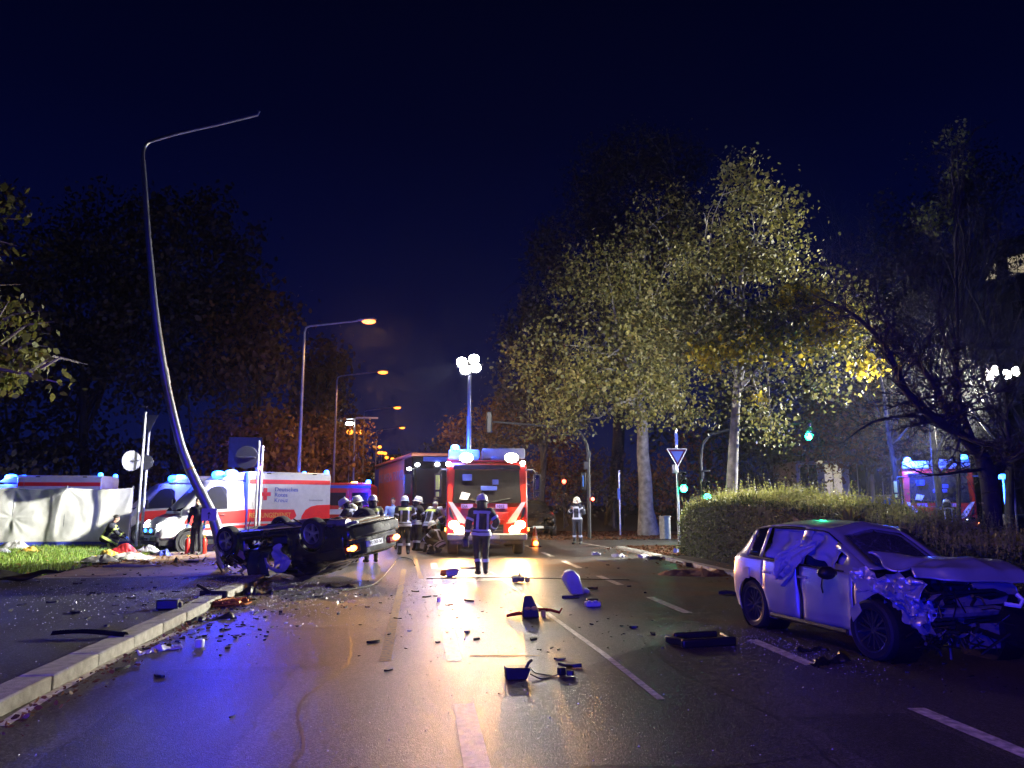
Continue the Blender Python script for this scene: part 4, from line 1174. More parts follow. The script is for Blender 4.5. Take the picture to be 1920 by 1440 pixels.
    one('torn_upholstery', M['tan'], t, lambda m: (m.tube([(0.92, -0.80, 0.50), (0.84, -0.90, 0.62), (0.76, -0.88, 0.74)], [0.04, 0.08, 0.03], 8), m.tube([(0.70, -0.86, 0.42), (0.66, -0.89, 0.54)], [0.04, 0.05], 8), m.tube([(0.62, -0.84, 0.92), (0.48, -0.90, 0.98), (0.2, -0.88, 1.02)], [0.03, 0.05, 0.02], 8)))
    # the near door, folded down beside the car
    cloth_sheet('open_door', M['greenish'], t, lambda a, b: (-0.10 + 0.62 * a, -0.92 - 0.12 * math.sin(b * 2.2) - 0.03 * math.sin(a * 7), 0.62 + 0.50 * b - 0.05 * a), 14, 14, 0.03)
    def trimf(a, b):
        an = PI * (0.08 + 0.92 * a)
        rr = 0.40 - 0.10 * b
        return (-0.42 - math.cos(an) * rr * 1.0, -1.02 - 0.05 * b - 0.02 * math.sin(a * 9), 0.72 + math.sin(an) * rr * 0.85)
    cloth_sheet('pale_trim', M['airbag'], t, trimf, 26, 5, 0.02)
    def bagf(a, b):
        return (-0.62 + 0.34 * a + 0.06 * math.sin(b * 8), -1.00 - 0.06 * math.sin(a * 11 + b * 6) - 0.05 * noise.noise((a * 5, b * 5, 3)), 0.50 + 0.42 * b + 0.05 * math.sin(a * 9))
    cloth_sheet('deflated_airbag', M['airbag'], t, bagf, 20, 20, 0.01)
    def ragf(a, b):
        return (-1.95 + 1.7 * a, -0.50 - 0.42 * b + 0.06 * math.sin(a * 8), 1.02 + 0.24 * smooth01(0, 0.7, a) + 0.06 * math.sin(b * 5 + a * 6) * a)
    cloth_sheet('torn_hood_cloth', M['greycloth'], t, ragf, 30, 14, 0.01)
    def tangle(m):
        for _ in range(70):
            c = Vector((random.uniform(1.0, 1.75), random.uniform(-0.8, 0.6), random.uniform(0.35, 1.05)))
            a = Vector((random.uniform(-1, 1), random.uniform(-1, 1), random.uniform(-1, 1))).normalized() * random.uniform(0.06, 0.25)
            m.tube([c - a, c + a * 0.2 + Vector((0.03, 0.04, 0.03)), c + a], random.uniform(0.008, 0.03), 5)
        for _ in range(14):
            m.box((random.uniform(1.0, 1.6), random.uniform(-0.7, 0.6), random.uniform(0.4, 1.0)), (random.uniform(0.1, 0.3), random.uniform(0.1, 0.3), random.uniform(0.05, 0.2)), rz=random.uniform(0, 3))
    one('torn_front_end', M['black'], t, tangle)
    o = one('torn_metal', M['primer'], t, lambda m: [m.add([(x_, y_, z_), (x_ + random.uniform(-.1, .1), y_ - .05, z_ + random.uniform(.02, .1)), (x_ + .12, y_ - .02, z_ + random.uniform(-.1, .1))], [(0, 1, 2)]) for x_, y_, z_ in [(random.uniform(0.7, 1.6), random.uniform(-0.95, -0.6), random.uniform(0.3, 1.1)) for _ in range(30)]], smooth=0)
    o['kind'] = 'stuff'; o.modifiers.new('thick', 'SOLIDIFY').thickness = 0.006
    wheel(t, (1.32, 0.79, 0.31), 0.325, 0.22, 1, 5, M['alloy'], roll=0.3, rim_r=0.70)
    wheel(t, (-1.32, 0.79, 0.31), 0.325, 0.22, 1, 5, M['alloy'], roll=0.9, rim_r=0.66)
    wheel(t, (1.32, -0.79, 0.31), 0.325, 0.22, -1, 5, M['alloy'], rim_r=0.66)
    wheel(t, (-1.32, -0.79, 0.31), 0.325, 0.22, -1, 5, M['alloy'], roll=0.5, rim_r=0.66)
    one('wheel_arch_lip', M['chrome'], t, lambda m: m.tube([(-1.32 + 0.38 * math.cos(a), -0.895, 0.31 + 0.38 * math.sin(a)) for a in [0.15 + k * 0.2 for k in range(15)]], 0.012, 5))
    return t


def parked_suv(label, loc, heading, group=None):
    t = thing('parked_car', label, 'car', loc, heading)
    st = [(x * 1.05, [(y * 1.05, z * 1.18 + 0.08) for y, z in pts]) for x, pts in ST_SALOON]
    rows = car_shell(st, 5, 3)

    def classify(x, y, z, kb, ks, side):
        if kb == 6 and 0.24 < x < 0.84 and ks > 0: return 'windscreen'
        if kb == 5 and -0.80 < x < 0.55 and ks < 2: return 'side_window'
        return 'body'
    parts = split_shell(rows, classify, lambda p: p, (-1.38, 1.38), 0.40, 3)
    shell_part('body', parts['body'], M['blackpaint'], t)
    shell_part('windscreen', parts['windscreen'], M['darkglass'], t, 0.006)
    shell_part('side_window', parts['side_window'], M['darkglass'], t, 0.006)
    one('grille', M['black'], t, lambda m: [m.box((2.13, 0, 0.52 + k * 0.05), (0.08, 0.9, 0.02)) for k in range(5)])
    one('front_bumper', M['blackpaint'], t, lambda m: m.box((2.10, 0, 0.44), (0.22, 1.5, 0.16)), bev=0.05)
    one('number_plate', M['plate'], t, lambda m: m.box((2.22, 0, 0.46), (0.012, 0.5, 0.11)))
    for s in (1, -1):
        one('headlight', M['chrome'], t, lambda m: m.ball((2.05, s * 0.60, 0.72), (0.14, 0.16, 0.08)))
        one('mirror', M['blackpaint'], t, lambda m: m.ball((0.62, s * 1.02, 1.12), (0.10, 0.13, 0.09)))
        for x in (-1.38, 1.38): wheel(t, (x, s * 0.80, 0.36), 0.36, 0.23, s, 5)
    return t

# ================================================================ people
BASE = dict(pelvis=(0, 0, 0.96), chest=(0, 0, 1.30), neck=(0, -0.01, 1.50), head=(0, 0.025, 1.64),
            shL=(-0.20, 0, 1.43), elL=(-0.28, -0.04, 1.14), wrL=(-0.29, 0.05, 0.90), shR=(0.20, 0, 1.43), elR=(0.28, -0.04, 1.14), wrR=(0.29, 0.05, 0.90),
            hipL=(-0.10, 0, 0.93), knL=(-0.12, 0.03, 0.50), anL=(-0.13, -0.02, 0.10), hipR=(0.10, 0, 0.93), knR=(0.12, 0.03, 0.50), anR=(0.13, -0.02, 0.10))


def capsule(m, a, b, ra, rb, n=12):
    a, b = Vector(a), Vector(b); d = (b - a)
    if d.length < 1e-6: d = Vector((0, 0, 0.001))
    u = d.normalized()
    pts = [a - u * ra * math.cos(t) for t in (0.15, 0.55, 1.0)] + [a, b] + [b + u * rb * math.cos(t) for t in (1.0, 0.55, 0.15)]
    rad = [ra * math.sin(t) for t in (0.15, 0.55, 1.0)] + [ra, rb] + [rb * math.sin(t) for t in (1.0, 0.55, 0.15)]
    m.tube(pts, rad, n)


def hand_mesh(m, wrist, dirn, palm_n, side, curl=0.5, s=1.0):
    """palm and five unequal, bent fingers; the thumb leaves the side of the palm"""
    f = Vector(dirn).normalized(); nrm = Vector(palm_n); nrm = (nrm - f * nrm.dot(f)).normalized(); w = f.cross(nrm) * side
    o = Vector(wrist)
    m.tube([o - f * 0.02, o + f * 0.02, o + f * 0.055, o + f * 0.092], [0.026 * s, 0.036 * s, 0.042 * s, 0.038 * s], 8, flat=0.5)
    for k, (off, ln) in enumerate(((-0.030, 0.062), (-0.010, 0.078), (0.011, 0.083), (0.031, 0.072))):
        b = o + f * 0.085 + w * -off
        p1 = b + f * ln * 0.42 + nrm * ln * 0.10 * curl
        p2 = p1 + f * ln * 0.30 * (1 - curl * 0.5) + nrm * ln * 0.30 * curl
        p3 = p2 + f * ln * 0.25 * (1 - curl) + nrm * ln * 0.25 * curl
        m.tube([b, p1, p2, p3], [0.0095 * s, 0.009 * s, 0.008 * s, 0.006 * s], 6)
    b = o + f * 0.03 + w * 0.035
    m.tube([b, b + f * 0.03 + w * 0.024 + nrm * 0.01, b + f * 0.060 + w * 0.026 + nrm * 0.026], [0.012 * s, 0.011 * s, 0.008 * s], 6)


def seg_d(p, a, b):
    ab = b - a; t = max(0, min(1, (p - a).dot(ab) / ab.length_squared))
    return (p - a - ab * t).length, t


def person(label, loc, rz, joints=None, outfit='fire', helmet=True, group=None, stripes='silver', scale=1.0, face=True, extra=None, hair=None, glove=None, yoke=None):
    t = thing('person', label, 'person', loc, rz, group, scale=scale)
    J = {k: Vector(v) for k, v in BASE.items()}
    for k, v in (joints or {}).items(): J[k] = Vector(v)
    up = (J['neck'] - J['pelvis']).normalized()
    rt = (J['shR'] - J['shL']).normalized()
    fw = up.cross(rt).normalized(); rt = fw.cross(up).normalized()
    T = Matrix((rt, fw, up)).transposed().to_4x4()
    bulky = 1.12 if outfit == 'fire' else 1.0
    m = MB()

    def ell(c, r): m.ball((0, 0, 0), tuple(q * bulky for q in r), n=18, M=Matrix.Translation(c) @ T)
    ell(J['pelvis'] + up * 0.01, (0.165, 0.125, 0.15)); ell(J['pelvis'].lerp(J['chest'], 0.5), (0.155, 0.115, 0.20)); ell(J['chest'], (0.185, 0.13, 0.20))
    capsule(m, J['shL'] - up * 0.03, J['shR'] - up * 0.03, 0.085 * bulky, 0.085 * bulky)
    capsule(m, J['neck'] - up * 0.05, J['head'] - up * 0.02, 0.058, 0.056)
    hz = (J['head'] - J['neck']).normalized()
    hf = (fw - hz * fw.dot(hz)).normalized()
    if joints and 'look' in joints: hf = (Vector(joints['look']) - hz * Vector(joints['look']).dot(hz)).normalized()
    hr = hf.cross(hz)
    H = Matrix((hr, hf, hz)).transposed().to_4x4(); H.translation = J['head']
    m.ball((0, -0.005, 0.035), (0.078, 0.098, 0.10), n=18, M=H); m.ball((0, 0.025, -0.045), (0.058, 0.070, 0.075), n=16, M=H)
    m.tube([H @ Vector((0, 0.092, 0.03)), H @ Vector((0, 0.118, -0.012)), H @ Vector((0, 0.085, -0.02))], [0.010, 0.017, 0.010], 8)
    for s in (-1, 1): m.ball((s * 0.082, -0.005, 0.005), (0.012, 0.022, 0.034), n=8, M=H)
    for s in 'LR':
        capsule(m, J['sh' + s], J['el' + s], 0.068 * bulky, 0.055 * bulky); capsule(m, J['el' + s], J['wr' + s], 0.055 * bulky, 0.042 * bulky)
        capsule(m, J['hip' + s], J['kn' + s], 0.098 * bulky, 0.072 * bulky); capsule(m, J['kn' + s], J['an' + s], 0.072 * bulky, 0.055 * bulky)
        kd = (J['kn' + s] - J['an' + s]).normalized()
        a = J['an' + s]
        toe = joints.get('toe' + s) if joints else None
        toe = Vector(toe) if toe else a + Vector((0.02 if s == 'R' else -0.02, 0.17, -0.045))
        heel = a + (a - toe).normalized() * 0.05; heel.z = min(a.z, toe.z + 0.02)
        capsule(m, heel, toe, 0.055, 0.045); capsule(m, a, a + kd * 0.16, 0.062, 0.068)
    b = m.build('body', [M['skin']], t, smooth=0)
    md = b.modifiers.new('r', 'REMESH'); md.mode = 'VOXEL'; md.voxel_size = 0.019
    ms = b.modifiers.new('s', 'SMOOTH'); ms.factor = 0.5; ms.iterations = 3
    b.parent = None
    me = baked(b)
    b.parent = t
    old = b.data; b.modifiers.clear(); b.data = me; bpy.data.meshes.remove(old); me.name = 'body'
    bones = {'head': (J['neck'] + hz * 0.06, J['head'] + hz * 0.1), 'torso': (J['pelvis'] - up * 0.05, J['neck'] - up * 0.06)}
    for s in 'LR':
        bones['uarm' + s] = (J['sh' + s], J['el' + s]); bones['farm' + s] = (J['el' + s], J['wr' + s])
        bones['thigh' + s] = (J['hip' + s], J['kn' + s]); bones['shin' + s] = (J['kn' + s], J['an' + s] + (J['kn' + s] - J['an' + s]).normalized() * 0.16)
        bones['foot' + s] = (J['an' + s] + (J['kn' + s] - J['an' + s]).normalized() * 0.12, J['an' + s] + Vector((0, 0.08, -0.05)))
    rad = {'torso': 0.17, 'head': 0.09, 'uarmL': 0.07, 'uarmR': 0.07, 'farmL': 0.06, 'farmR': 0.06, 'thighL': 0.10, 'thighR': 0.10, 'shinL': 0.08, 'shinR': 0.08, 'footL': 0.06, 'footR': 0.06}

    fold = 0.010 if outfit == 'fire' else 0.007
    nv = len(me.vertices)
    co = np.empty(nv * 3); me.vertices.foreach_get('co', co); co = co.reshape(-1, 3)
    nr = np.empty(nv * 3); me.vertices.foreach_get('normal', nr); nr = nr.reshape(-1, 3)
    names = list(bones)
    dist = []
    for k_ in names:
        a_, c_ = np.array(bones[k_][0]), np.array(bones[k_][1]); ab = c_ - a_
        tt = np.clip(((co - a_) @ ab) / (ab @ ab), 0, 1)
        dist.append(np.linalg.norm(co - a_ - tt[:, None] * ab, axis=1) / rad[k_])
    own = [names[i] for i in np.argmin(np.array(dist), axis=0)]
    seed = Vector(loc)
    amp = np.array([0.0 if w == 'head' or w.startswith('foot') else fold * noise.noise(Vector(c_) * 9 + seed) for w, c_ in zip(own, co)])
    co = co + nr * amp[:, None]
    me.vertices.foreach_set('co', co.ravel()); me.update()
    top_m, leg_m = {'fire': ('turnout', 'turnout'), 'medic': ('medictop', 'medicleg'), 'white': ('whitecoat', 'teal'), 'blueshirt': ('blueshirt', 'turnout'), 'dark': ('turnout', 'turnout'), 'navy': ('navycloth', 'navycloth')}[outfit]
    me.materials.clear()
    for q in ('skin', top_m, leg_m, 'boot'): me.materials.append(M[q])
    idx = []
    for p in me.polygons:
        w = own[p.vertices[0]]
        idx.append(0 if w == 'head' else 3 if w.startswith('foot') else 2 if w[:4] in ('thig', 'shin') else 1)
    me.polygons.foreach_set('material_index', idx)
    me.polygons.foreach_set('use_smooth', [True] * len(me.polygons))

    def wrap(name, owners, planes, off, mat):
        """a layer of cloth lifted off the body, cut clean by planes (point, normal): the side the normal points to is kept"""
        bm = bmesh.new(); bm.from_mesh(me); bm.verts.ensure_lookup_table()
        kill = [f for f in bm.faces if own[f.verts[0].index] not in owners]
        bmesh.ops.delete(bm, geom=kill, context='FACES')
        for co, no in planes:
            bmesh.ops.bisect_plane(bm, geom=bm.verts[:] + bm.edges[:] + bm.faces[:], plane_co=co, plane_no=no, clear_inner=True)
        if not bm.faces: bm.free(); return None
        bm.normal_update()
        for v in bm.verts: v.co += v.normal * off
        for f in bm.faces: f.material_index = 0
        k_ = bpy.data.meshes.new(name); bm.to_mesh(k_); bm.free()
        k_.materials.clear(); k_.materials.append(mat)
        return mesh_obj(name, k_, t)
    SM = M['silverstripe'] if stripes == 'silver' else M['limestripe']
    if outfit in ('fire', 'medic', 'navy'):
        arms = ['uarmL', 'uarmR', 'farmL', 'farmR']
        c = J['pelvis']
        wrap('jacket', ['torso'] + arms + ['thighL', 'thighR'], [(c - up * 0.10, up)], 0.018, M[top_m])
        if stripes:
            for h0 in ((-0.07, -0.005), (0.02, 0.055)) if outfit == 'fire' else ((0.0, 0.06),):
                wrap('reflective_stripe', ['torso', 'thighL', 'thighR'], [(c + up * h0[0], up), (c + up * h0[1], -up)], 0.026, SM)
            wrap('reflective_stripe', ['torso'], [(J['chest'] + up * 0.07, up), (J['chest'] + up * 0.13, -up)], 0.027, M['limestripe'] if yoke else SM)
            for s in (-1, 1):
                x0 = J['chest'] + rt * (s * 0.105 - 0.026)
                wrap('reflective_stripe', ['torso'], [(x0, rt), (x0 + rt * 0.052, -rt), (c + up * 0.055, up), (J['chest'] + up * 0.07, -up)], 0.027, SM)
            for s in 'LR':
                for bn, t0 in (('uarm' + s, 0.55), ('farm' + s, 0.45)):
                    a, e = bones[bn]; u = (e - a).normalized(); L_ = (e - a).length
                    wrap('reflective_stripe', [bn], [(a + u * L_ * t0, u), (a + u * (L_ * t0 + 0.055), -u)], 0.027, SM)
                a, e = bones['shin' + s]; u = (e - a).normalized(); L_ = (e - a).length
                wrap('reflective_stripe', ['shin' + s], [(a + u * (L_ - 0.10), u), (a + u * (L_ - 0.03), -u)], 0.014, SM)
                a, e = bones['thigh' + s]
        if yoke:
            wrap('yoke_panel', ['torso', 'uarmL', 'uarmR'], [(J['chest'] + up * 0.12, up), (J['neck'] - up * 0.05, -up), (J['shL'], rt), (J['shR'], -rt)], 0.024, M['limestripe'])
    for s, sd in (('L', -1), ('R', 1)):
        dr = (J['wr' + s] - J['el' + s]).normalized()
        hm = MB(); hand_mesh(hm, J['wr' + s] + dr * 0.03, dr, fw if abs(dr.dot(fw)) < 0.8 else up * -1, sd, 0.55, 1.15 if glove else 1.0)
        hm.build('hand', M[glove] if glove else M['skin'], t)
    if face:
        for s in (-1, 1):
            e_ = MB(); e_.ball((s * 0.031, 0.083, 0.022), (0.013, 0.007, 0.007), n=8, M=H); e_.build('eye', M['ink'], t)
        mo = MB(); mo.ball((0, 0.090, -0.052), (0.024, 0.006, 0.006), n=8, M=H); mo.build('mouth', M['reddull'], t)
        br = MB()
        for s in (-1, 1): br.ball((s * 0.032, 0.085, 0.042), (0.020, 0.006, 0.005), n=8, M=H)
        br.build('eyebrow', M['hair'], t)
    if helmet:
        hm = MB()
        hm.lathe([(0.132, -0.03), (0.136, 0.02), (0.128, 0.07), (0.105, 0.115), (0.065, 0.142), (0.001, 0.152)], 20, 0, H @ Matrix.Translation((0, 0, 0.035)) @ Matrix.Diagonal((0.95, 1.12, 1, 1)))
        hm.lathe([(0.136, -0.03), (0.172, -0.045), (0.170, -0.036), (0.136, -0.012)], 20, 0, H @ Matrix.Translation((0, 0, 0.035)) @ Matrix.Diagonal((0.92, 1.14, 1, 1)), closed=False)
        hm.box((0, 0, 0.165), (0.03, 0.22, 0.035), 0, H)
        hh = hm.build('helmet', M['helmet'], t)
        one('helmet_band', SM, hh, lambda m_: m_.lathe([(0.1375, -0.004), (0.1375, 0.022), (0.134, 0.022), (0.134, -0.004)], 20, 0, H @ Matrix.Translation((0, 0, 0.035)) @ Matrix.Diagonal((0.95, 1.12, 1, 1)), closed=False))
        nk_ = MB()
        nk_.grid([[H @ Vector((0.120 * math.sin(a), -0.130 * math.cos(a), 0.02 - 0.19 * v)) for v in (0, 0.4, 0.8, 1)] for a in [-1.5 + k * 0.25 for k in range(13)]])
        o = nk_.build('neck_flap', M['turnout'], hh); o.modifiers.new('thick', 'SOLIDIFY').thickness = 0.01
    elif hair != 'none':
        hr_ = MB()
        hr_.grid([[H @ Vector((0.086 * math.sin(th) * math.cos(ph), -0.006 - 0.02 + 0.104 * math.sin(th) * math.sin(ph) + 0.012 * math.cos(th), 0.038 + 0.108 * math.cos(th))) for th in [0.02 + k * (1.75 - 0.62 * max(0, math.sin(ph))) / 7 for k in range(8)]] for ph in [2 * PI * q / 20 for q in range(21)]])
        hr_.build('hair', M[hair or 'hair'], t)
    return t


M['medictop'] = pm('medic_jacket', (0.020, 0.021, 0.03), 0.75, bump=0.3)
M['medicleg'] = pm('medic_trousers', (0.022, 0.024, 0.034), 0.75, bump=0.3)
M['whitecoat'] = pm('white_coat', (0.78, 0.78, 0.78), 0.75, var=0.1, bump=0.2)
M['teal'] = pm('teal_cloth', (0.04, 0.16, 0.17), 0.8, bump=0.2)
M['blueshirt'] = pm('pale_blue_shirt', (0.30, 0.42, 0.72), 0.8, var=0.3, vscale=22, bump=0.2)
M['navycloth'] = pm('navy_cloth', (0.014, 0.018, 0.04), 0.8, bump=0.3)
M['glovedark'] = pm('work_glove', (0.05, 0.045, 0.04), 0.8, bump=0.3)
M['bluenitrile'] = pm('blue_nitrile', (0.05, 0.16, 0.62), 0.45)
M['greyhair'] = pm('grey_hair', (0.42, 0.40, 0.36), 0.7, bump=0.4)

# ================================================================ trees
def clump_points(lobes, nclump, per, spread, shell=0.55):
    """leaf positions: clumps spread through the lobes (centre, radii), denser towards the outside"""
    vol = np.array([l[1][0] * l[1][1] * l[1][2] for l in lobes]) ** 0.7
    pk = RNG.choice(len(lobes), nclump, p=vol / vol.sum())
    d = RNG.normal(size=(nclump, 3)); d /= np.linalg.norm(d, axis=1)[:, None]
    r = RNG.uniform(shell ** 3, 1.0, nclump) ** (1 / 3)
    C = np.array([lobes[k][0] for k in pk]) + d * r[:, None] * np.array([lobes[k][1] for k in pk])
    keep = np.array([noise.noise((c[0] * 0.45, c[1] * 0.45, c[2] * 0.45)) > -0.22 for c in C])
    C = C[keep]
    n = RNG.poisson(per, len(C))
    P = np.repeat(C, n, axis=0)
    return C, P + RNG.normal(size=P.shape) * np.array(spread)


def limbs(m, base, top, r0, r1, targets, rng, n=9, fork=None):
    """a tapered trunk from base to top, then limbs curving out to the targets"""
    base, top = Vector(base), Vector(top)
    pts, rad = [], []
    for k in range(9):
        u = k / 8
        p = base.lerp(top, u) + Vector((rng.uniform(-1, 1), rng.uniform(-1, 1), 0)) * 0.06 * r0 * 4 * math.sin(u * PI)
        pts.append(p); rad.append((r0 * (1 + 0.45 * max(0, 0.12 - u) / 0.12)) * (1 - u) + r1 * u)
    m.tube(pts, rad, n)
    for tg in targets:
        tg = Vector(tg)
        s = rng.uniform(0.45, 1.0)
        st = base.lerp(top, s) if fork is None else top.lerp(base, rng.uniform(0, fork))
        L = (tg - st).length
        mid = st.lerp(tg, 0.5) + Vector((rng.uniform(-1, 1), rng.uniform(-1, 1), rng.uniform(0.1, 0.9))) * L * 0.11
        q1 = st.lerp(mid, 0.5) + Vector((rng.uniform(-1, 1), rng.uniform(-1, 1), rng.uniform(-.2, 1))) * L * 0.05
        q2 = mid.lerp(tg, 0.5) + Vector((rng.uniform(-1, 1), rng.uniform(-1, 1), rng.uniform(-1, 1))) * L * 0.06
        rr = max(0.02, min(r1 * 0.8, 0.022 * L))
        m.tube([st, q1, mid, q2, tg], [rr, rr * 0.8, rr * 0.6, rr * 0.36, rr * 0.12], 6)
        for _ in range(3):
            e = q2.lerp(tg, rng.uniform(-0.6, 0.8)); f_ = e + Vector((rng.uniform(-1, 1), rng.uniform(-1, 1), rng.uniform(-0.5, 0.9))) * L * 0.22
            m.tube([e, e.lerp(f_, 0.5) + Vector((0, 0, 0.04 * L)), f_], [rr * 0.3, rr * 0.2, rr * 0.05], 4)


def leafy_tree(name, label, base, top, r0, lobes, nclump, per, spread, leaf, mat, bark, shell=0.5, nl=26, droop=0.6, extra=None, group=None, r1=None, fork=None):
    t = thing(name, label, 'tree', base, group=group)
    b = Vector(base)
    rng = random.Random(hash(label) % 1000 if False else len(label) * 13 + int(abs(base[0]) * 10))
    C, P = clump_points(lobes, nclump, per, spread, shell)
    m = MB()
    tg = [C[i] for i in RNG.choice(len(C), min(nl, len(C)), replace=False)]
    limbs(m, base, top, r0, r1 if r1 else r0 * 0.55, tg, rng, fork=fork)
    m.v = [tuple(Vector(v) - b) for v in m.v]
    m.build('trunk', bark, t, smooth=60)
    o = leafmesh('crown', P - np.array(b), leaf, mat, t, droop)
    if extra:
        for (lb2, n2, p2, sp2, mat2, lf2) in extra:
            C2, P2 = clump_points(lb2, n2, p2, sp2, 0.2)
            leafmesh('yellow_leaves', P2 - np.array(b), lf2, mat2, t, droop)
    return t


def twig_tree(name, label, base, height, r0, seed, spread=0.55, levels=5, lean=(0, 0), mat=None, first=0.3, kids=(3, 4), ratio=0.72, bend=0.10, drop=0.0):
    rng = random.Random(seed)
    t = thing(name, label, 'tree', base)
    m = MB()

    def grow(p, d, L, r, lv):
        pts, rad = [p], [r]
        q = p.copy(); dd = d.copy()
        ns = 4 if lv < 3 else 3
        for k in range(ns):
            dd = (dd + Vector((rng.uniform(-1, 1), rng.uniform(-1, 1), rng.uniform(-0.5, 0.8) - drop * lv * 0.2)) * bend * (1 + lv * 0.4)).normalized()
            q = q + dd * L / ns
            pts.append(q.copy()); rad.append(r * (1 - 0.55 * (k + 1) / ns))
        m.tube(pts, rad, 7 if lv < 2 else 4 if lv < 4 else 3, cap=lv < 1)
        if lv >= levels: return
        for _ in range(rng.randint(*kids)):
            u = rng.uniform(first if lv == 0 else 0.25, 1.0)
            i = min(int(u * ns), ns - 1)
            st = pts[i].lerp(pts[i + 1], u * ns - i)
            ax = Vector((rng.uniform(-1, 1), rng.uniform(-1, 1), rng.uniform(-0.35, 0.6)))
            nd = (dd * (1 - spread) + ax.normalized() * spread).normalized()
            grow(st, nd, L * ratio * rng.uniform(0.75, 1.15), max(0.004, r * (1 - 0.55 * u) * 0.62), lv + 1)
        grow(pts[-1], (dd + Vector((rng.uniform(-.3, .3), rng.uniform(-.3, .3), 0.1))).normalized(), L * ratio, rad[-1] * 0.9, lv + 1)
    grow(Vector((0, 0, -0.05)), Vector((lean[0], lean[1], 1)).normalized(), height, r0, 0)
    m.build('trunk', mat or M['darkbark'], t, smooth=60, fix=False)
    return t

# ================================================================ buildings
def building(label, loc, w, d, h, rz, wallmat, rows, lit=(), win=(1.1, 1.5), n=6, name='building', framemat=None):
    """walls with recessed windows on the face towards -y (local)"""
    t = thing(name, label, 'building', loc, rz)
    one('wall', wallmat, t, lambda m: m.box((0, d / 2 + 0.1, h / 2), (w, d, h)))
    k = 0
    for zr in rows:
        for i in range(n):
            x = -w / 2 + w * (i + 0.5) / n
            on = (i, zr) in lit
            f = one('window', framemat or M['winframe'], t, lambda m: (m.box((x - win[0] / 2 - 0.03, 0.07, zr), (0.06, 0.12, win[1] + 0.12)), m.box((x + win[0] / 2 + 0.03, 0.07, zr), (0.06, 0.12, win[1] + 0.12)), m.box((x, 0.07, zr + win[1] / 2 + 0.03), (win[0], 0.12, 0.06)), m.box((x, 0.06, zr - win[1] / 2 - 0.03), (win[0] + 0.1, 0.16, 0.06)), m.box((x, 0.08, zr), (0.05, 0.06, win[1]))))
            one('pane', M['litwin'] if on else M['darkwin'], f, lambda m: m.box((x, 0.09, zr), (win[0], 0.012, win[1])))
    one('roof', M['roofing'], t, lambda m: m.box((0, d / 2, h + 0.15), (w + 0.5, d + 0.5, 0.3)))
    return t


M['winframe'] = pm('window_frame', (0.45, 0.44, 0.42), 0.5)
M['darkframe'] = pm('dark_window_frame', (0.03, 0.03, 0.033), 0.5)
M['litwin'] = em('lit_room_window', (1.0, 0.84, 0.46), 0.22)
M['darkwin'] = pm('dark_window_glass', (0.015, 0.017, 0.022), 0.1, var=0.1)
M['roofing'] = pm('dark_roofing', (0.03, 0.028, 0.028), 0.8)
M['render'] = pm('grey_render', (0.22, 0.21, 0.22), 0.85, var=0.2, vscale=1.5, bump=0.2)
M['officewall'] = pm('office_wall', (0.028, 0.028, 0.032), 0.85, var=0.2, vscale=1.5, bump=0.2)
M['pale_render'] = pm('pale_render', (0.36, 0.34, 0.36), 0.85, var=0.25, vscale=1.5, bump=0.2)

building('tall grey office block with two lit upper windows behind the trees', (41, 46, 0), 26, 12, 19.4, R(-62), M['officewall'], (5.0, 8.2, 11.4, 14.6, 17.8), lit=((5, 17.8), (6, 17.8)), n=14, win=(1.1, 1.3), framemat=M['darkframe'])
house = building('low house with one lit window behind the hedge', (27.4, 46, 0), 7.5, 6, 4.2, R(-12), M['pale_render'], (3.0,), lit=((1, 3.0),), n=5, win=(1.05, 1.9))
one('porch_lamp', M['litwin'], house, lambda m: m.ball((-2.3, -0.1, 4.1), (0.22, 0.12, 0.12)))
for k in range(7): one('picket', M['pale_render'], house, lambda m: m.box((-0.5 + k * 0.4, -0.6, 0.8), (0.22, 0.04, 1.5)))
far = building('distant terrace roof with a dormer at the end of the road', (-5.5, 150, 0), 14, 8, 8.5, R(-4), M['render'], (6.3, 3.0), lit=((1, 6.3),), n=6)
one('dormer', M['pale_render'], far, lambda m: (m.box((0, 1, 10.3), (3.4, 2.4, 0.5)), m.box((-1.5, 1, 9.4), (0.5, 2.2, 1.8)), m.box((1.5, 1, 9.4), (0.5, 2.2, 1.8))))

# ================================================================ vehicles in place
u = Vector((-0.82, -0.57, 0)).normalized(); hd = math.atan2(u.y, u.x); lf = Vector((-u.y, u.x, 0))
c1 = Vector((-3.3, 29.4, 0)) + u * 2.95 - lf * 1.07
AMB1 = ambulance('white and red ambulance side on behind the overturned car', c1, hd, blue=1.2, beam=Matrix.Rotation(-hd, 3, 'Z') @ Vector((0.26, -1, -0.14)))
n2 = at(236, 940, 31.8); n2.z = 0
ambulance('ambulance parked behind the bent lamp post, cab window towards the sign post', n2 - u * 2.7 - lf * 0.6, hd - 0.10, mid_text=False)
c3 = at(60, 940, 34); c3.z = 0
A3 = ambulance('ambulance half hidden behind the white privacy screen', c3, math.atan2(-0.05, -1), mid_text=False, emblem=False)
text('lettering', '112', 0.42, M['redfilm'], A3, (-0.1, 1.085, 1.78), (-1, 0, 0), (0, 0, 1))
text('lettering', 'Deutsches', 0.22, M['ink'], A3, (-1.6, 1.085, 1.95), (-1, 0, 0), (0, 0, 1))

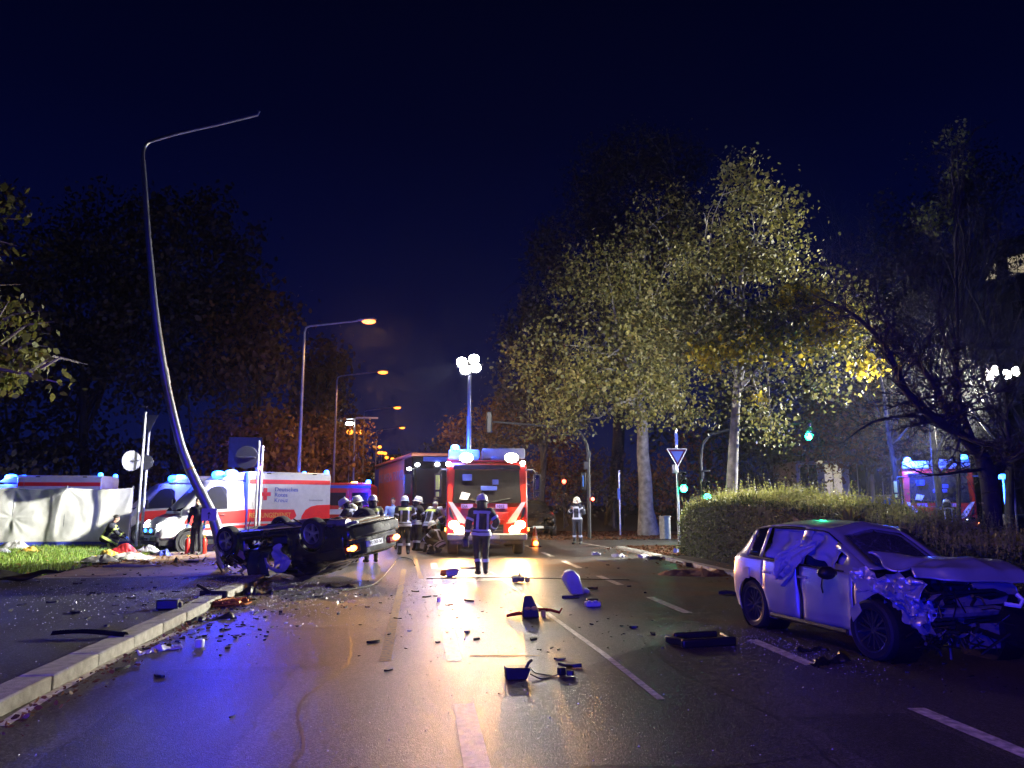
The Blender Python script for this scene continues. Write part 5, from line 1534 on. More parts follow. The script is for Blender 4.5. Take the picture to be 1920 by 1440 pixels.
FE = fire_engine('red fire engine facing the camera with headlights and floodlights on', (2.05, 23.95, 0), R(-90) - 0.035, length=7.0, mast=6.1, mast_dirs=(((-1, 0.10, -0.32), 0.20, 156), ((1, 0.45, -0.16), 0.33, 140), ((-1, 0.03, -0.37), 3.3, 46)))
FE2 = fire_engine('fire engine with lit lockers behind the right-hand hedge', (20.4, 28.6, 0), R(-122), length=6.4, mast=0, floods=False, heads=False, lockers=1)
lamp('beacon_light', 'POINT', (0.35, -1.1, 3.35), 1400, (0.02, 0.06, 1.0), FE2, size=0.12)
one('blue_beacon', M['beacon'], FE2, lambda m: beacon_dome(m, (-0.5, 1.0, 3.33), 0.14, 0.16))
# light tower beyond the hedge
M['towerlens'] = em('tower_lens_lit', (1.0, 0.97, 0.84), 32)
p = at(1878, 702, 30)
t = thing('light_tower', 'mobile light tower glaring white at the right edge above the hedge', 'light tower', (p.x, p.y, 0))
one('trailer', M['darksteel'], t, lambda m: m.box((0, 0, 0.7), (1.2, 1.6, 0.8)), bev=0.06)
ms = one('mast', M['steel'], t, lambda m: m.tube([(0, 0, 1.1), (0, 0, 3.4), (0, 0, 3.41), (0, 0, p.z)], [0.08, 0.08, 0.055, 0.05], 10))
one('crossbar', M['darksteel'], ms, lambda m: m.box((0, 0, p.z), (1.9, 0.06, 0.06)))
for dx, dz in ((-0.72, -0.06), (-0.30, 0.16), (0.18, 0.0), (0.66, 0.14)):
    one('flood_head', M['darksteel'], ms, lambda m: m.box((dx, 0, p.z + dz), (0.50, 0.14, 0.44)), bev=0.03)
    one('lens', M['towerlens'], ms, lambda m: m.ball((dx, -0.06, p.z + dz), (0.24, 0.06, 0.21)))
for dv, pw, cn in (((-0.80, -0.52, -0.27), 8.5, 31), ((-1, -0.05, 0.05), 3.2, 80)):
    lamp('tower_light', 'SPOT', Vector((0, -0.1, p.z)) + Vector(dv).normalized() * 0.3, MAST_W * pw, (1.0, 0.97, 0.80), t, direction=dv, size=0.3, cone=cn, blend=0.5)
q = at(1890, 893, 30)
one('blue_beacon', M['beacon'], t, lambda m: (m.cyl((q.x - p.x, 0.3, 1.0), (q.x - p.x, 0.3, q.z - 0.1), 0.03), beacon_dome(m, (q.x - p.x, 0.3, q.z - 0.1), 0.16, 0.2)))

# the long orange-red truck beyond the engine
fr = Vector((-0.32, 32.6, 0)); bk = Vector((-2.55, 44.5, 0))
d_ = (fr - bk).normalized(); hd = math.atan2(d_.y, d_.x); lf = Vector((-d_.y, d_.x, 0))
M['truckred'] = pm('orange_red_paint', (0.72, 0.24, 0.10), 0.45, var=0.2, vscale=1.5, coat=0.2)
t = thing('box_truck', 'long orange-red truck with dark cab and lettering behind the firefighters', 'truck', fr + lf * 1.25, hd)
one('box_body', M['truckred'], t, lambda m: m.box((-7.3, 0, 2.05), (9.8, 2.5, 2.95)), bev=0.05)
one('roof_edge', M['truckred'], t, lambda m: m.box((-6.2, 0, 3.62), (12.0, 2.62, 0.12)), bev=0.03)
one('cab', M['blackgloss'], t, lambda m: m.prism([(0, 0.6), (0.02, 1.5), (-0.15, 3.1), (-0.3, 3.55), (-2.3, 3.55), (-2.3, 0.6)], -1.25, 1.25, 'y'), bev=0.06)
ws = one('windscreen', M['darkwin'], t, lambda m: m.add([(0.035, -1.1, 1.55), (0.035, 1.1, 1.55), (-0.135, 1.1, 3.0), (-0.135, -1.1, 3.0)], [(0, 1, 2, 3)]), smooth=0); ws.modifiers.new('thick', 'SOLIDIFY').thickness = 0.02
one('destination_panel', M['bluefilm'], t, lambda m: m.box((-0.12, 0.2, 3.42), (0.06, 2.0, 0.2)), bev=0.02)
for s in (1, -1):
    mi = MB(); mi.tube([(-0.1, s * 1.2, 3.0), (0.25, s * 1.5, 2.95), (0.3, s * 1.5, 2.8)], 0.03, 6); mi.box((0.3, s * 1.52, 2.35), (0.12, 0.24, 0.8)); mi.build('mirror', M['black'], t, bev=0.04)
    for x in (-0.9, -8.6, -9.9): wheel(t, (x, s * 1.03, 0.5), 0.5, 0.32, s, 8, M['darkalloy'], rim_r=0.58)
for c_ in ((-0.1, -1.05, 3.18), (-0.1, -0.2, 3.2), (0.2, -1.45, 2.98)): one('roof_lamp', M['headcool'], t, lambda m: m.ball(c_, (0.08, 0.10, 0.07)))
one('rear_pillar', M['bluefilm'], t, lambda m: m.box((-11.4, -1.256, 2.0), (1.5, 0.012, 2.8)))
one('chassis', M['black'], t, lambda m: m.box((-6.5, 0, 0.5), (10, 2.2, 0.3)))
text('lettering', 'BLF WERA TRAVEL', 0.62, M['greyfilm'], t, (-10.3, -1.262, 2.62), (1, 0, 0), (0, 0, 1), squeeze=1.55)

# red service van between ambulance and truck
t = thing('service_van', 'red fire service van with blue roof strip behind the ambulance tail', 'van', at(654, 940, 34.5) * Vector((1, 1, 0)) if False else Vector((at(654, 940, 34.5).x, 34.5, 0)), R(90))
one('body', M['red'], t, lambda m: m.prism([(-1.0, 0.35), (1.0, 0.35), (1.02, 1.3), (0.95, 2.35), (0.8, 2.45), (-0.8, 2.45), (-0.95, 2.35), (-1.02, 1.3)], 0, 5.0, 'x'), bev=0.05)
one('roof_strip', M['bluefilm'], t, lambda m: m.box((-0.02, 0, 2.28), (0.03, 1.86, 0.12)))
for s in (1, -1):
    d_ = one('rear_door', M['red'], t, lambda m: m.box((-0.015, s * 0.48, 1.35), (0.03, 0.92, 1.6)), bev=0.02)
    one('rear_window', M['darkglass'], d_, lambda m: m.box((-0.035, s * 0.48, 1.75), (0.012, 0.7, 0.55)))
one('white_stripe', M['whitefilm'], t, lambda m: m.box((-0.04, 0, 1.2), (0.012, 1.9, 0.22)))
one('beacon', M['beacon'], t, lambda m: beacon_dome(m, (0.3, -0.8, 2.43), 0.11, 0.16))
one('amber_lamp', M['orange'], t, lambda m: m.ball((0.2, -0.2, 2.47), (0.06, 0.16, 0.04)))
lamp('beacon_light', 'POINT', (-0.1, -0.8, 2.7), BLUE_W * 0.4, (0.02, 0.09, 1), t)
for x, s in ((0.8, 1), (0.8, -1), (4.0, 1), (4.0, -1)): wheel(t, (x, s * 0.88, 0.34), 0.34, 0.22, s, 5)

parked_suv('dark car parked beside the fire engine near the orange cone', Vector((5.55, 38.2, 0)), R(-92))
GOLF = hatchback(Vector((5.38, 9.06, 0)), math.atan2(-2.17, 0.337), 0.90)
GOLF.scale.z = 0.95
OV = overturned((-2.80, 18.15, 1.29), (R(180 - 7), R(4.6), math.atan2(1.6, -2.1)))

# ================================================================ bent lamp post and the standing row
pp = [(421, 1064), (405, 985), (385, 940), (365, 900), (348, 860), (335, 820), (312, 720), (293, 600), (283, 500), (277, 430), (268, 300)]
P_ = [at(x, y, 20.0 - 0.1 * i) for i, (x, y) in enumerate(pp)]
t = thing('bent_lamp_post', 'buckled silver lamp post leaning over the overturned car', 'lamp post', (P_[0].x, P_[0].y, 0))
o0 = Vector((P_[0].x, P_[0].y, 0))
cm = catmull([tuple(p - o0) for p in P_], 4)
nn = len(cm)
one('post', M['steel'], t, lambda m: m.tube(cm, [0.145 - 0.090 * i / nn for i in range(nn)], 14))
for k_ in (9, 24):
    one('section_joint', M['steel'], t, lambda m: m.tube([cm[k_], cm[k_ + 1]], 0.012 + 0.145 - 0.090 * k_ / nn, 14))
one('sticker', M['gold'], t, lambda m: m.tube([np.array(cm[14]), np.array(cm[14]) * 0.7 + np.array(cm[15]) * 0.3], 0.003 + 0.145 - 0.090 * 14 / nn, 14, cap=False))
tp = P_[-1] - o0
arm = [tp, tp + Vector((0.0, 0.0, 0.28)), tp + Vector((0.07, 0, 0.44)), tp + Vector((0.22, 0, 0.53)), at(330, 251, 18.95) - o0, at(400, 235, 18.9) - o0, at(483, 215, 18.9) - o0, at(485, 212, 18.9) - o0 + Vector((0, 0, 0.06))]
one('arm', M['steel'], t, lambda m: m.tube(catmull([tuple(a) for a in arm[:6]], 4) + [np.array(a) for a in arm[6:]], [0.052] * 10 + [0.04] * 11 + [0.035, 0.03] if False else 0.042, 10))
s_ = MB(); c = at(392, 965, 19.7) - o0
s_.box(c, (0.36, 0.012, 0.30), rz=0.0); sg = s_.build('small_sign', M['whitefilm'], t, smooth=0, bev=0.004)
one('arrow', M['ink'], sg, lambda m: (m.box(c + Vector((0, -0.010, -0.03)), (0.02, 0.006, 0.14)), m.prism([(c.x - 0.05, c.z + 0.0), (c.x, c.z + 0.07), (c.x + 0.05, c.z + 0.0), (c.x, c.z + 0.03)], c.y - 0.013, c.y - 0.008, 'y')))
for k in range(4): one('wire', M['black'], t, lambda m: m.tube([(0.2 + random.uniform(-.3, .3), -0.2, 0.9 - k * 0.05), (-0.25 + 0.1 * k, -0.25, 0.55), (0.1 * k, -0.3, 0.25), (0.35 + 0.1 * k, -0.3, 0.05)], 0.008, 5))


def street_lamp(label, x, y, h=10.0, power=1.0, arm=2.5, group='street lamps lit along the road'):
    t = thing('street_lamp', label, 'street lamp', (x, y, 0), 0, group)
    one('post', M['steel'], t, lambda m: m.tube([(0, 0, 0), (0, 0, h * 0.35), (0, 0, h - 0.35), (0.06, 0, h - 0.12), (0.25, 0, h - 0.03), (arm, 0, h + 0.28)], [0.11, 0.085, 0.055, 0.05, 0.045, 0.04], 10))
    hd_ = one('lamp_head', M['steel'], t, lambda m: m.tube([(arm - 0.1, 0, h + 0.28), (arm + 0.15, 0, h + 0.34), (arm + 0.75, 0, h + 0.40), (arm + 0.9, 0, h + 0.38)], [0.05, 0.13, 0.15, 0.04], 10, flat=0.55))
    one('lens', M['sodium'], hd_, lambda m: m.ball((arm + 0.52, 0, h + 0.27), (0.34, 0.16, 0.13), n=14))
    lamp('sodium_light', 'SPOT', (arm + 0.5, 0, h + 0.08), SODIUM_W * power, (1.0, 0.46, 0.12), t, direction=(0.1, 0, -1), size=0.2, cone=165, blend=0.3)
    return t


street_lamp('nearest standing street lamp, tallest of the lit amber row', -5.65, 37, group=None)
street_lamp('second amber street lamp of the receding row', -5.69, 52, group=None)
street_lamp('third amber street lamp of the receding row', -5.3, 72, group=None)
street_lamp('farthest single amber street lamp of the receding row', -5.3, 92, group=None)
street_lamp('amber street lamp standing behind the camera', -5.6, -1.5, power=0.4, group=None)
# lower far lamps and tiny lights at the end of the road
def small_lamp(label, px, py, Y):
    p = at(px, py, Y)
    t = thing('street_lamp', label, 'street lamp', (p.x, p.y, 0))
    one('post', M['steel'], t, lambda m: m.tube([(0, 0, 0), (0, 0, p.z - 0.2)], [0.09, 0.05], 8))
    one('lens', M['sodium'], t, lambda m: m.ball((0, 0, p.z), (0.3, 0.3, 0.24)))
    return t


small_lamp('left of two small round lamps near the far crossing', 656, 810, 70)
small_lamp('right of two small round lamps near the far crossing', 673, 810, 74)
for px, py, lb in ((712, 838, 'tiny far street light above the terrace, highest'), (711, 849, 'tiny far street light, leftmost of three'), (716, 849, 'tiny far street light, middle of three'), (722, 850, 'tiny far street light, rightmost of three'), (725, 858, 'tiny amber light just over the truck roof'), (736, 861, 'tiny amber light over the truck roof, second from its rear'), (760, 857, 'tiny amber light over the truck roof, nearest its cab')):
    small_lamp(lb, px, py, 118)


M['mastgrey'] = pm('painted_mast', (0.035, 0.035, 0.04), 0.5, 0.2)
# ---------------------------------------------------------------- traffic lights and signs
def signal_head(m_parent, c, lit='green', facing=-1, rz=0.0, strength=1):
    h = one('signal_head', M['black'], m_parent, lambda m: m.box(c, (0.26, 0.20, 0.86), rz=rz), bev=0.04)
    for k, (nm) in enumerate(('red', 'amber', 'green')):
        z = c[2] + 0.27 - 0.27 * k
        on = nm == lit
        mat = {'green': M['greenlamp'], 'red': M['redlamp']}.get(nm) if on else M['blackgloss']
        one('lamp', mat, h, lambda m: m.ball((c[0], c[1] + facing * 0.10, z), (0.15, 0.06, 0.15), n=14))
        one('visor', M['black'], h, lambda m: m.grid([[(c[0] + 0.12 * math.cos(a), c[1] + facing * (0.1 + 0.16 * v), z + 0.12 * math.sin(a)) for v in (0, 1)] for a in [k_ * PI / 8 for k_ in range(9)]]))
    return h


def tl_post(label, base, h, head_z, lit, dx=0.2, parts=None):
    t = thing('traffic_light', label, 'traffic light', base)
    one('post', M['steel'], t, lambda m: m.tube([(0, 0, 0), (0, 0, h)], [0.06, 0.055], 10))
    signal_head(t, (dx, -0.05, head_z), lit)
    if lit == 'green': lamp('green_light', 'POINT', (dx, -0.32, head_z - 0.27), 18, (0.02, 1.0, 0.4), t, size=0.08)
    return t


b = at(1271, 940, 31.5); 
t = tl_post('traffic light showing green under the triangular sign', (b.x, b.y, 0), 4.7, 2.45, 'green', 0.22)
M['darkboard'] = pm('dark_board', (0.03, 0.032, 0.06), 0.6)
M['signblue'] = pm('sign_face_blue_lit', (0.10, 0.16, 0.62), 0.4, var=0.1)  # blue light on the white give-way face is put into its colour
M['signred_bluelit'] = pm('sign_border', (0.10, 0.015, 0.10), 0.4, var=0.1)  # red border painted dark violet, with the blue light put into its colour
M['signbluebright'] = pm('blue_sign_face', (0.05, 0.22, 0.75), 0.4, var=0.1)
M['signback'] = pm('sign_back_grey', (0.07, 0.073, 0.085), 0.5, 0.4, var=0.15)
sg = one('give_way_sign', M['signred_bluelit'], t, lambda m: m.prism([(-0.42, 3.82), (0.42, 3.82), (0.0, 3.08)], -0.10, -0.08, 'y'))
one('sign_border', M['whitefilm'], sg, lambda m: [m.tube([a, c_], 0.018, 6) for a, c_ in (((-0.43, -0.10, 3.83), (0.43, -0.10, 3.83)), ((0.43, -0.10, 3.83), (0, -0.10, 3.06)), ((0, -0.10, 3.06), (-0.43, -0.10, 3.83)))])
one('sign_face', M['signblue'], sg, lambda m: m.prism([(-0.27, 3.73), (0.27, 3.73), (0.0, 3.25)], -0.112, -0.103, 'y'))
one('blue_panel', M['signblue'], t, lambda m: m.box((0, -0.08, 4.25), (0.12, 0.03, 0.5)))
one('bracket', M['steel'], t, lambda m: m.box((-0.12, 0, 3.0), (0.16, 0.14, 0.36)), bev=0.03)
# curved mast arm with the big green light
b = at(1316, 940, 32.5); e = at(1512, 806, 30.5)
t = thing('traffic_light', 'traffic light mast with green light hanging from a long arm', 'traffic light', (b.x, b.y, 0))
ex, ey = e.x - b.x, e.y - b.y
one('post', M['mastgrey'], t, lambda m: m.tube([(0, 0, 0), (0, 0, 3.4), (0.10, 0, 4.1), (0.45, -0.1, 4.55), (1.1, -0.3, 4.72), (ex, ey, e.z + 0.3)], [0.09, 0.08, 0.07, 0.065, 0.06, 0.04], 10))
signal_head(t, (ex, ey - 0.05, e.z - 0.02), 'green')
lamp('green_light', 'POINT', (ex, ey - 0.4, e.z - 0.25), 70, (0.02, 1.0, 0.4), t, size=0.1)
signal_head(t, (0.2, -0.05, 2.1), 'green'); one('bracket', M['mastgrey'], t, lambda m: (m.box((0.2, -0.05, 2.95), (0.34, 0.2, 0.08)), m.box((0.02, -0.1, 2.75), (0.14, 0.1, 0.3))), bev=0.02)
# left-hand mast of the junction, arm over the road with a dark head seen edge on
b = gnd(1105, 1010); e = at(917, 790, 33.5)
t = thing('traffic_light', 'traffic light mast arching over the road beside the fire engine', 'traffic light', b)
ex, ey = e.x - b.x, e.y - b.y
one('post', M['mastgrey'], t, lambda m: m.tube([(0, 0, 0), (0, 0, 3.7), (-0.06, 0, 4.2), (-0.35, 0, 4.75), (-0.9, -0.05, 4.95), (ex, ey, e.z)], [0.095, 0.085, 0.075, 0.07, 0.06, 0.045], 10))
one('signal_head', M['black'], t, lambda m: m.box((ex, ey, e.z - 0.05), (0.26, 0.30, 0.95)), bev=0.05)
one('side_head', M['black'], t, lambda m: m.box((-0.24, -0.05, 2.55), (0.22, 0.2, 0.8)), bev=0.04)
one('blue_reflector', M['signbluebright'], t, lambda m: m.box((-0.28, -0.16, 2.55), (0.04, 0.02, 0.5)))
one('bracket', M['signback'], t, lambda m: (m.box((-0.12, -0.1, 3.25), (0.2, 0.2, 0.34)), m.ball((0.02, -0.12, 3.75), (0.09, 0.04, 0.2))), bev=0.03)
one('red_lamp', M['redlamp'], t, lambda m: (m.ball((0.16, -0.1, 1.75), (0.08, 0.05, 0.08)),))
for px, py, Y, lb in ((1057, 903, 46, 'small red signal glowing left of the arched mast'),):
    p = at(px, py, Y)
    t = thing('traffic_light', lb, 'traffic light', (p.x, p.y, 0))
    one('post', M['mastgrey'], t, lambda m: m.tube([(0, 0, 0), (0, 0, p.z + 0.3)], 0.05, 8))
    one('signal_head', M['black'], t, lambda m: m.box((0, 0, p.z - 0.2), (0.26, 0.2, 0.8)), bev=0.03)
    one('lamp', M['redlamp'], t, lambda m: m.ball((0, -0.12, p.z), (0.13, 0.05, 0.13)))
b = gnd(1163, 1005)
t = thing('sign_post', 'thin steel sign post in the leaf litter left of the plane tree', 'sign post', b)
one('post', M['steel'], t, lambda m: m.tube([(0, 0, 0), (0, 0, 3.15)], 0.045, 8)); one('blue_plate', M['signblue'], t, lambda m: m.box((-0.04, -0.06, 2.0), (0.14, 0.03, 0.55)), bev=0.02)
# left side: two posts carrying signs seen from behind
def sign_post(label, px, py_top, Y, parts):
    b = at(px, 940, Y); zt = at(px, py_top, Y).z
    t = thing('sign_post', label, 'sign post', (b.x, b.y, 0))
    one('post', M['steel'], t, lambda m: m.tube([(0, 0, 0), (0, 0, zt)], 0.05, 10))
    for q, (nm, f_) in enumerate(parts): one(nm, M['signback'], t, f_, bev=0.006)
    return t


def disc(c, r, rz=0.0, thin=0.02):
    return lambda m: (m.lathe([(0.001, 0), (r, 0), (r, thin), (0.001, thin)], 28, 0, Matrix.Translation(c) @ Matrix.Rotation(rz, 4, 'Z') @ Matrix.Rotation(PI / 2, 4, 'X'), closed=False), m.box((c[0], c[1] - 0.03, c[2]), (r * 1.5, 0.03, 0.05)))


sign_post('tall sign post right of the white screen, carrying a round sign turned sideways', 261, 772, 28.4, [('round_sign', disc((-0.36, -0.02, 3.05), 0.36, 0.9)), ('clip', lambda m: m.box((-0.05, -0.05, 4.95), (0.2, 0.06, 0.05)))])
sign_post('sign post with a triangular sign seen from behind and a round sign', 270, 785, 28.9, [('triangular_sign', lambda m: m.prism([(-0.26, 4.72), (0.30, 4.72), (0.02, 4.05)], -0.05, -0.03, 'y')), ('round_sign', disc((-0.02, -0.06, 3.02), 0.27))])
t = sign_post('sign post with a large round sign seen from behind above the ambulance', 487, 835, 25.2, [('round_sign', disc((-0.46, -0.04, 3.02), 0.36)), ])
one('post', M['steel'], t, lambda m: m.tube([(-0.2, 0.5, 0), (-0.2, 0.5, 3.6)], 0.03, 8))
one('red_lamp', M['redlamp'], t, lambda m: m.ball((-0.02, -0.08, 2.68), 0.06))
b = at(455, 940, 37)
t = thing('direction_board', 'large dark direction board above the ambulances', 'sign', (b.x, b.y, 0))
one('board', M['darkboard'], t, lambda m: m.box((0, 0, 3.9), (1.5, 0.06, 1.4)), bev=0.01)
for s in (-1, 1): one("post", M['steel'], t, lambda m: m.tube([(s * 0.5, 0.06, 0), (s * 0.5, 0.06, 4.5)], 0.05, 8))
b = at(1665, 947, 26)
t = thing('sign_post', 'small round blue sign glowing beside the far fire engine', 'sign post', (b.x, b.y, 0))
one('post', M['steel'], t, lambda m: m.tube([(0, 0, 0), (0, 0, b.z + 0.3)], 0.03, 8)); one('round_sign', M['signbluebright'], t, disc((0, -0.05, b.z), 0.24))
# far gantry arm on the left and the cable across
t = thing('traffic_gantry', 'far mast arm reaching over the road before the amber lamps', 'traffic light', (at(661, 940, 60).x, 60, 0))
one('post', M['steel'], t, lambda m: m.tube([(0, 0, 0), (0, 0, 8.0)], [0.1, 0.07], 8)); one('arm', M['steel'], t, lambda m: (m.tube([(-6.5, 0, 7.5), (0, 0, 7.95), (1.7, 0, 8.0)], 0.05, 6), m.box((0.9, 0, 8.02), (1.7, 0.1, 0.12))))
one('white_lamp', M['headcool'], t, lambda m: m.ball((-0.4, -0.1, 7.55), (0.3, 0.1, 0.14)))

# electrical cabinet by the plane tree
b = at(1246, 960, 33.0)
t = thing('street_cabinet', 'grey street cabinet between the plane tree and the hedge', 'cabinet', (b.x, b.y, 0), 0.5)
one('body', M['concrete'], t, lambda m: m.box((0, 0, 0.50), (0.40, 0.30, 0.95)), bev=0.02); one('lid', M['concrete'], t, lambda m: m.box((0, 0, 1.0), (0.45, 0.35, 0.05)), bev=0.015); one('door', M['concrete'], t, lambda m: m.box((0, -0.155, 0.50), (0.34, 0.02, 0.82)), bev=0.008)

# ================================================================ white privacy screen
a0 = at(-140, 1030, 29.2); a1 = at(241, 1026, 29.7)
t = thing('privacy_screen', 'white sheet screen with blue lower edge stretched on posts over the lawn', 'screen', (a1.x, a1.y, 0.06))
L = (Vector((a0.x, a0.y, 0)) - Vector((a1.x, a1.y, 0))); Ln = L.length; L.normalize(); nrm = Vector((L.y, -L.x, 0))
if nrm.y > 0: nrm = -nrm
M['screen'] = pm('screen_sheet', (0.84, 0.85, 0.80), 0.5, var=0.08)
M['screenblue'] = pm('screen_blue_edge', (0.05, 0.07, 0.55), 0.6, var=0.1)
posts_u = [0.0, 0.34, 0.60, 1.0]
def scr(u, v):
    sag = 0.0
    for a, c in zip(posts_u, posts_u[1:]):
        if a <= u <= c: sag = 0.07 * math.sin(PI * (u - a) / (c - a))
    z = 0.16 + v * (1.92 - sag)
    off = 0.05 * math.sin(u * 24 + v * 5) * (1 - v) + 0.035 * noise.noise((u * 12, v * 2, 0)) + 0.010 * noise.noise((u * 34, v * 7, 3))
    for pu in posts_u:                                             # creases fan out from each eyelet
        for pv in ((1.0, 0.45) if pu == 0.60 else (1.0,)):
            du, dv = (u - pu) * Ln, (v - pv) * 1.9
            rr = math.hypot(du, dv); an = math.atan2(dv, du)
            off += 0.045 * noise.noise((an * 2.4 + pu * 9, rr * 0.6, pv * 3)) * math.exp(-rr * 0.9) * min(1, rr * 4)
    p = L * (u * Ln) + nrm * off
    return (p.x, p.y, z)
cloth_sheet('sheet', M['screen'], t, scr, 150, 50, 0.006)
cloth_sheet('blue_edge', M['screenblue'], t, lambda u, v: tuple(Vector((scr(u, 0)[0], scr(u, 0)[1], 0.16 - 0.18 * v)) + nrm * 0.02 * v * math.sin(u * 40)), 150, 5, 0.006)
for q in posts_u: one('post', M['steel'], t, lambda m: m.tube([tuple(L * (q * Ln) - nrm * 0.05), tuple(L * (q * Ln) - nrm * 0.05 + Vector((0, 0, 2.15)))], 0.025, 8))

# ================================================================ trees and hedge in place
M['planeleaf'] = leafmat('plane_leaf', [(0.06, 0.065, 0.02), (0.13, 0.13, 0.04), (0.22, 0.19, 0.06), (0.20, 0.18, 0.035)], 0.35)
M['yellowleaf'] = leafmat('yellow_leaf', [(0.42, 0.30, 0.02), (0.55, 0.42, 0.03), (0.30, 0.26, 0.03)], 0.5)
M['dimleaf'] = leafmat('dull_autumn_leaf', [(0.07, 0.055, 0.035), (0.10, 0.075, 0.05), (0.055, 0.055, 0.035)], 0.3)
M['redleaf'] = leafmat('russet_leaf', [(0.16, 0.06, 0.025), (0.22, 0.09, 0.035), (0.12, 0.05, 0.025)], 0.35)
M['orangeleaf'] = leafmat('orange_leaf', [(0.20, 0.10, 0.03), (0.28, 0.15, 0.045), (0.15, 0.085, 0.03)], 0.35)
M['greenleaf'] = leafmat('green_leaf', [(0.07, 0.085, 0.02), (0.13, 0.15, 0.03), (0.20, 0.20, 0.035), (0.11, 0.12, 0.03)], 0.4)
M['hedgeleaf'] = leafmat('hedge_leaf', [(0.035, 0.05, 0.014), (0.07, 0.09, 0.022), (0.10, 0.12, 0.035)], 0.3)
M['hedgetip'] = leafmat('hedge_shoot', [(0.18, 0.20, 0.045), (0.28, 0.29, 0.07), (0.34, 0.31, 0.10)], 0.4)


def lb(px, py, Y, rx, ry, rz): return (tuple(at(px, py, Y)), (rx, ry, rz))


# plane tree beside the cabinet (left trunk)
b = gnd(1216, 1004); tp = at(1186, 590, 35.5)
leafy_tree('plane_tree', 'broad plane tree with thick leaning trunk beside the street cabinet', b, tp, 0.40,
           [lb(1180, 690, 34, 3.6, 3, 2.2), lb(1050, 690, 35, 2.6, 2.5, 2.2), lb(1250, 560, 35, 3.6, 3, 3.2), lb(1130, 560, 36, 2.6, 2.5, 2.6), lb(1120, 770, 33, 2.2, 2, 0.9), lb(1210, 740, 32.5, 2.6, 1.2, 1.3), lb(1160, 720, 32, 2.4, 1.0, 1.5), lb(1040, 770, 34, 2.0, 1.6, 1.0), lb(1250, 430, 36, 2.2, 2, 2.0)],
           900, 34, (0.45, 0.45, 0.36), 0.18, M['planeleaf'], M['bark'], nl=24, r1=0.13, fork=0.42)
# slim plane tree with pale trunk, yellow leaves low on its right
b = at(1366, 990, 29); tp = at(1392, 560, 28.5)
leafy_tree('plane_tree', 'slim plane tree with smooth pale trunk and yellow lower leaves', (b.x, b.y, 0), tp, 0.26,
           [lb(1380, 560, 28, 2.6, 2.4, 2.2), lb(1500, 600, 27.5, 2.5, 2.2, 1.7), lb(1270, 620, 28, 1.8, 2, 1.5), lb(1430, 440, 28.5, 2.0, 2, 2.0), lb(1590, 640, 27, 1.6, 1.6, 1.0), lb(1400, 340, 29, 0.9, 1.0, 0.9), lb(1340, 720, 27.5, 1.5, 1.5, 0.6), lb(1440, 790, 28, 0.9, 0.9, 0.9), lb(1290, 760, 28, 1.2, 1.0, 0.6), lb(1420, 680, 26.6, 1.8, 0.8, 1.0), lb(1330, 600, 26.6, 1.6, 0.9, 1.4), lb(1480, 560, 26.4, 1.6, 0.9, 1.4), lb(1250, 690, 27, 1.2, 0.8, 0.9), lb(1560, 720, 27, 1.0, 0.8, 0.6)],
           860, 32, (0.40, 0.40, 0.32), 0.165, M['planeleaf'], M['bark'], nl=26, r1=0.09, fork=0.5,
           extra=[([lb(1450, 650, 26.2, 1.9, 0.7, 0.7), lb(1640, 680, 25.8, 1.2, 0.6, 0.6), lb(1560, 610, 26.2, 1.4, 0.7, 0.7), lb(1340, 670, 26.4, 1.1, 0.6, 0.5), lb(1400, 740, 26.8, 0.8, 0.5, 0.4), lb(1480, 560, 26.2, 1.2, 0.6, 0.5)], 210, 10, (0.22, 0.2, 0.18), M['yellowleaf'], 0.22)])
# tall dark trees behind
b = at(1150, 940, 52)
leafy_tree('tall_tree', 'tallest dull brown tree rising behind the plane trees', (b.x, b.y, 0), at(1170, 560, 52), 0.5,
           [lb(1190, 380, 52, 5.0, 4, 4.5), lb(1100, 480, 50, 3.2, 3, 4.0), lb(1270, 470, 52, 4.2, 3.5, 4.5), lb(1200, 290, 53, 2.6, 2.4, 2.0), lb(1130, 330, 52, 2.4, 2.4, 2.2), lb(1270, 310, 52, 2.0, 2, 2.6)],
           800, 28, (0.6, 0.6, 0.5), 0.22, M['dimleaf'], M['darkbark'], nl=30)
b = at(1010, 940, 46)
leafy_tree('roadside_tree', 'dark roadside tree left of the plane trees behind the fire engine', (b.x, b.y, 0), at(1025, 760, 46), 0.26,
           [lb(1020, 720, 45, 2.6, 2.2, 3.4), lb(990, 640, 46, 1.9, 1.8, 2.6), lb(1050, 560, 47, 2.3, 2.0, 3.0), lb(1030, 470, 47, 1.3, 1.4, 1.6), lb(960, 720, 45, 1.6, 1.6, 1.4)],
           430, 20, (0.42, 0.42, 0.4), 0.26, M['dimleaf'], M['darkbark'], nl=20)
b = at(900, 940, 56)
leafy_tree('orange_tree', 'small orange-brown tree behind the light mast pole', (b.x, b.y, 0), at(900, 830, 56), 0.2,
           [lb(900, 800, 56, 2.2, 2, 2.0), lb(860, 820, 57, 1.3, 1.2, 1.0), lb(950, 800, 56, 2.0, 2, 2.4), lb(1010, 850, 52, 2.4, 2, 2.0)], 260, 20, (0.4, 0.4, 0.35), 0.26, M['orangeleaf'], M['darkbark'], nl=14)
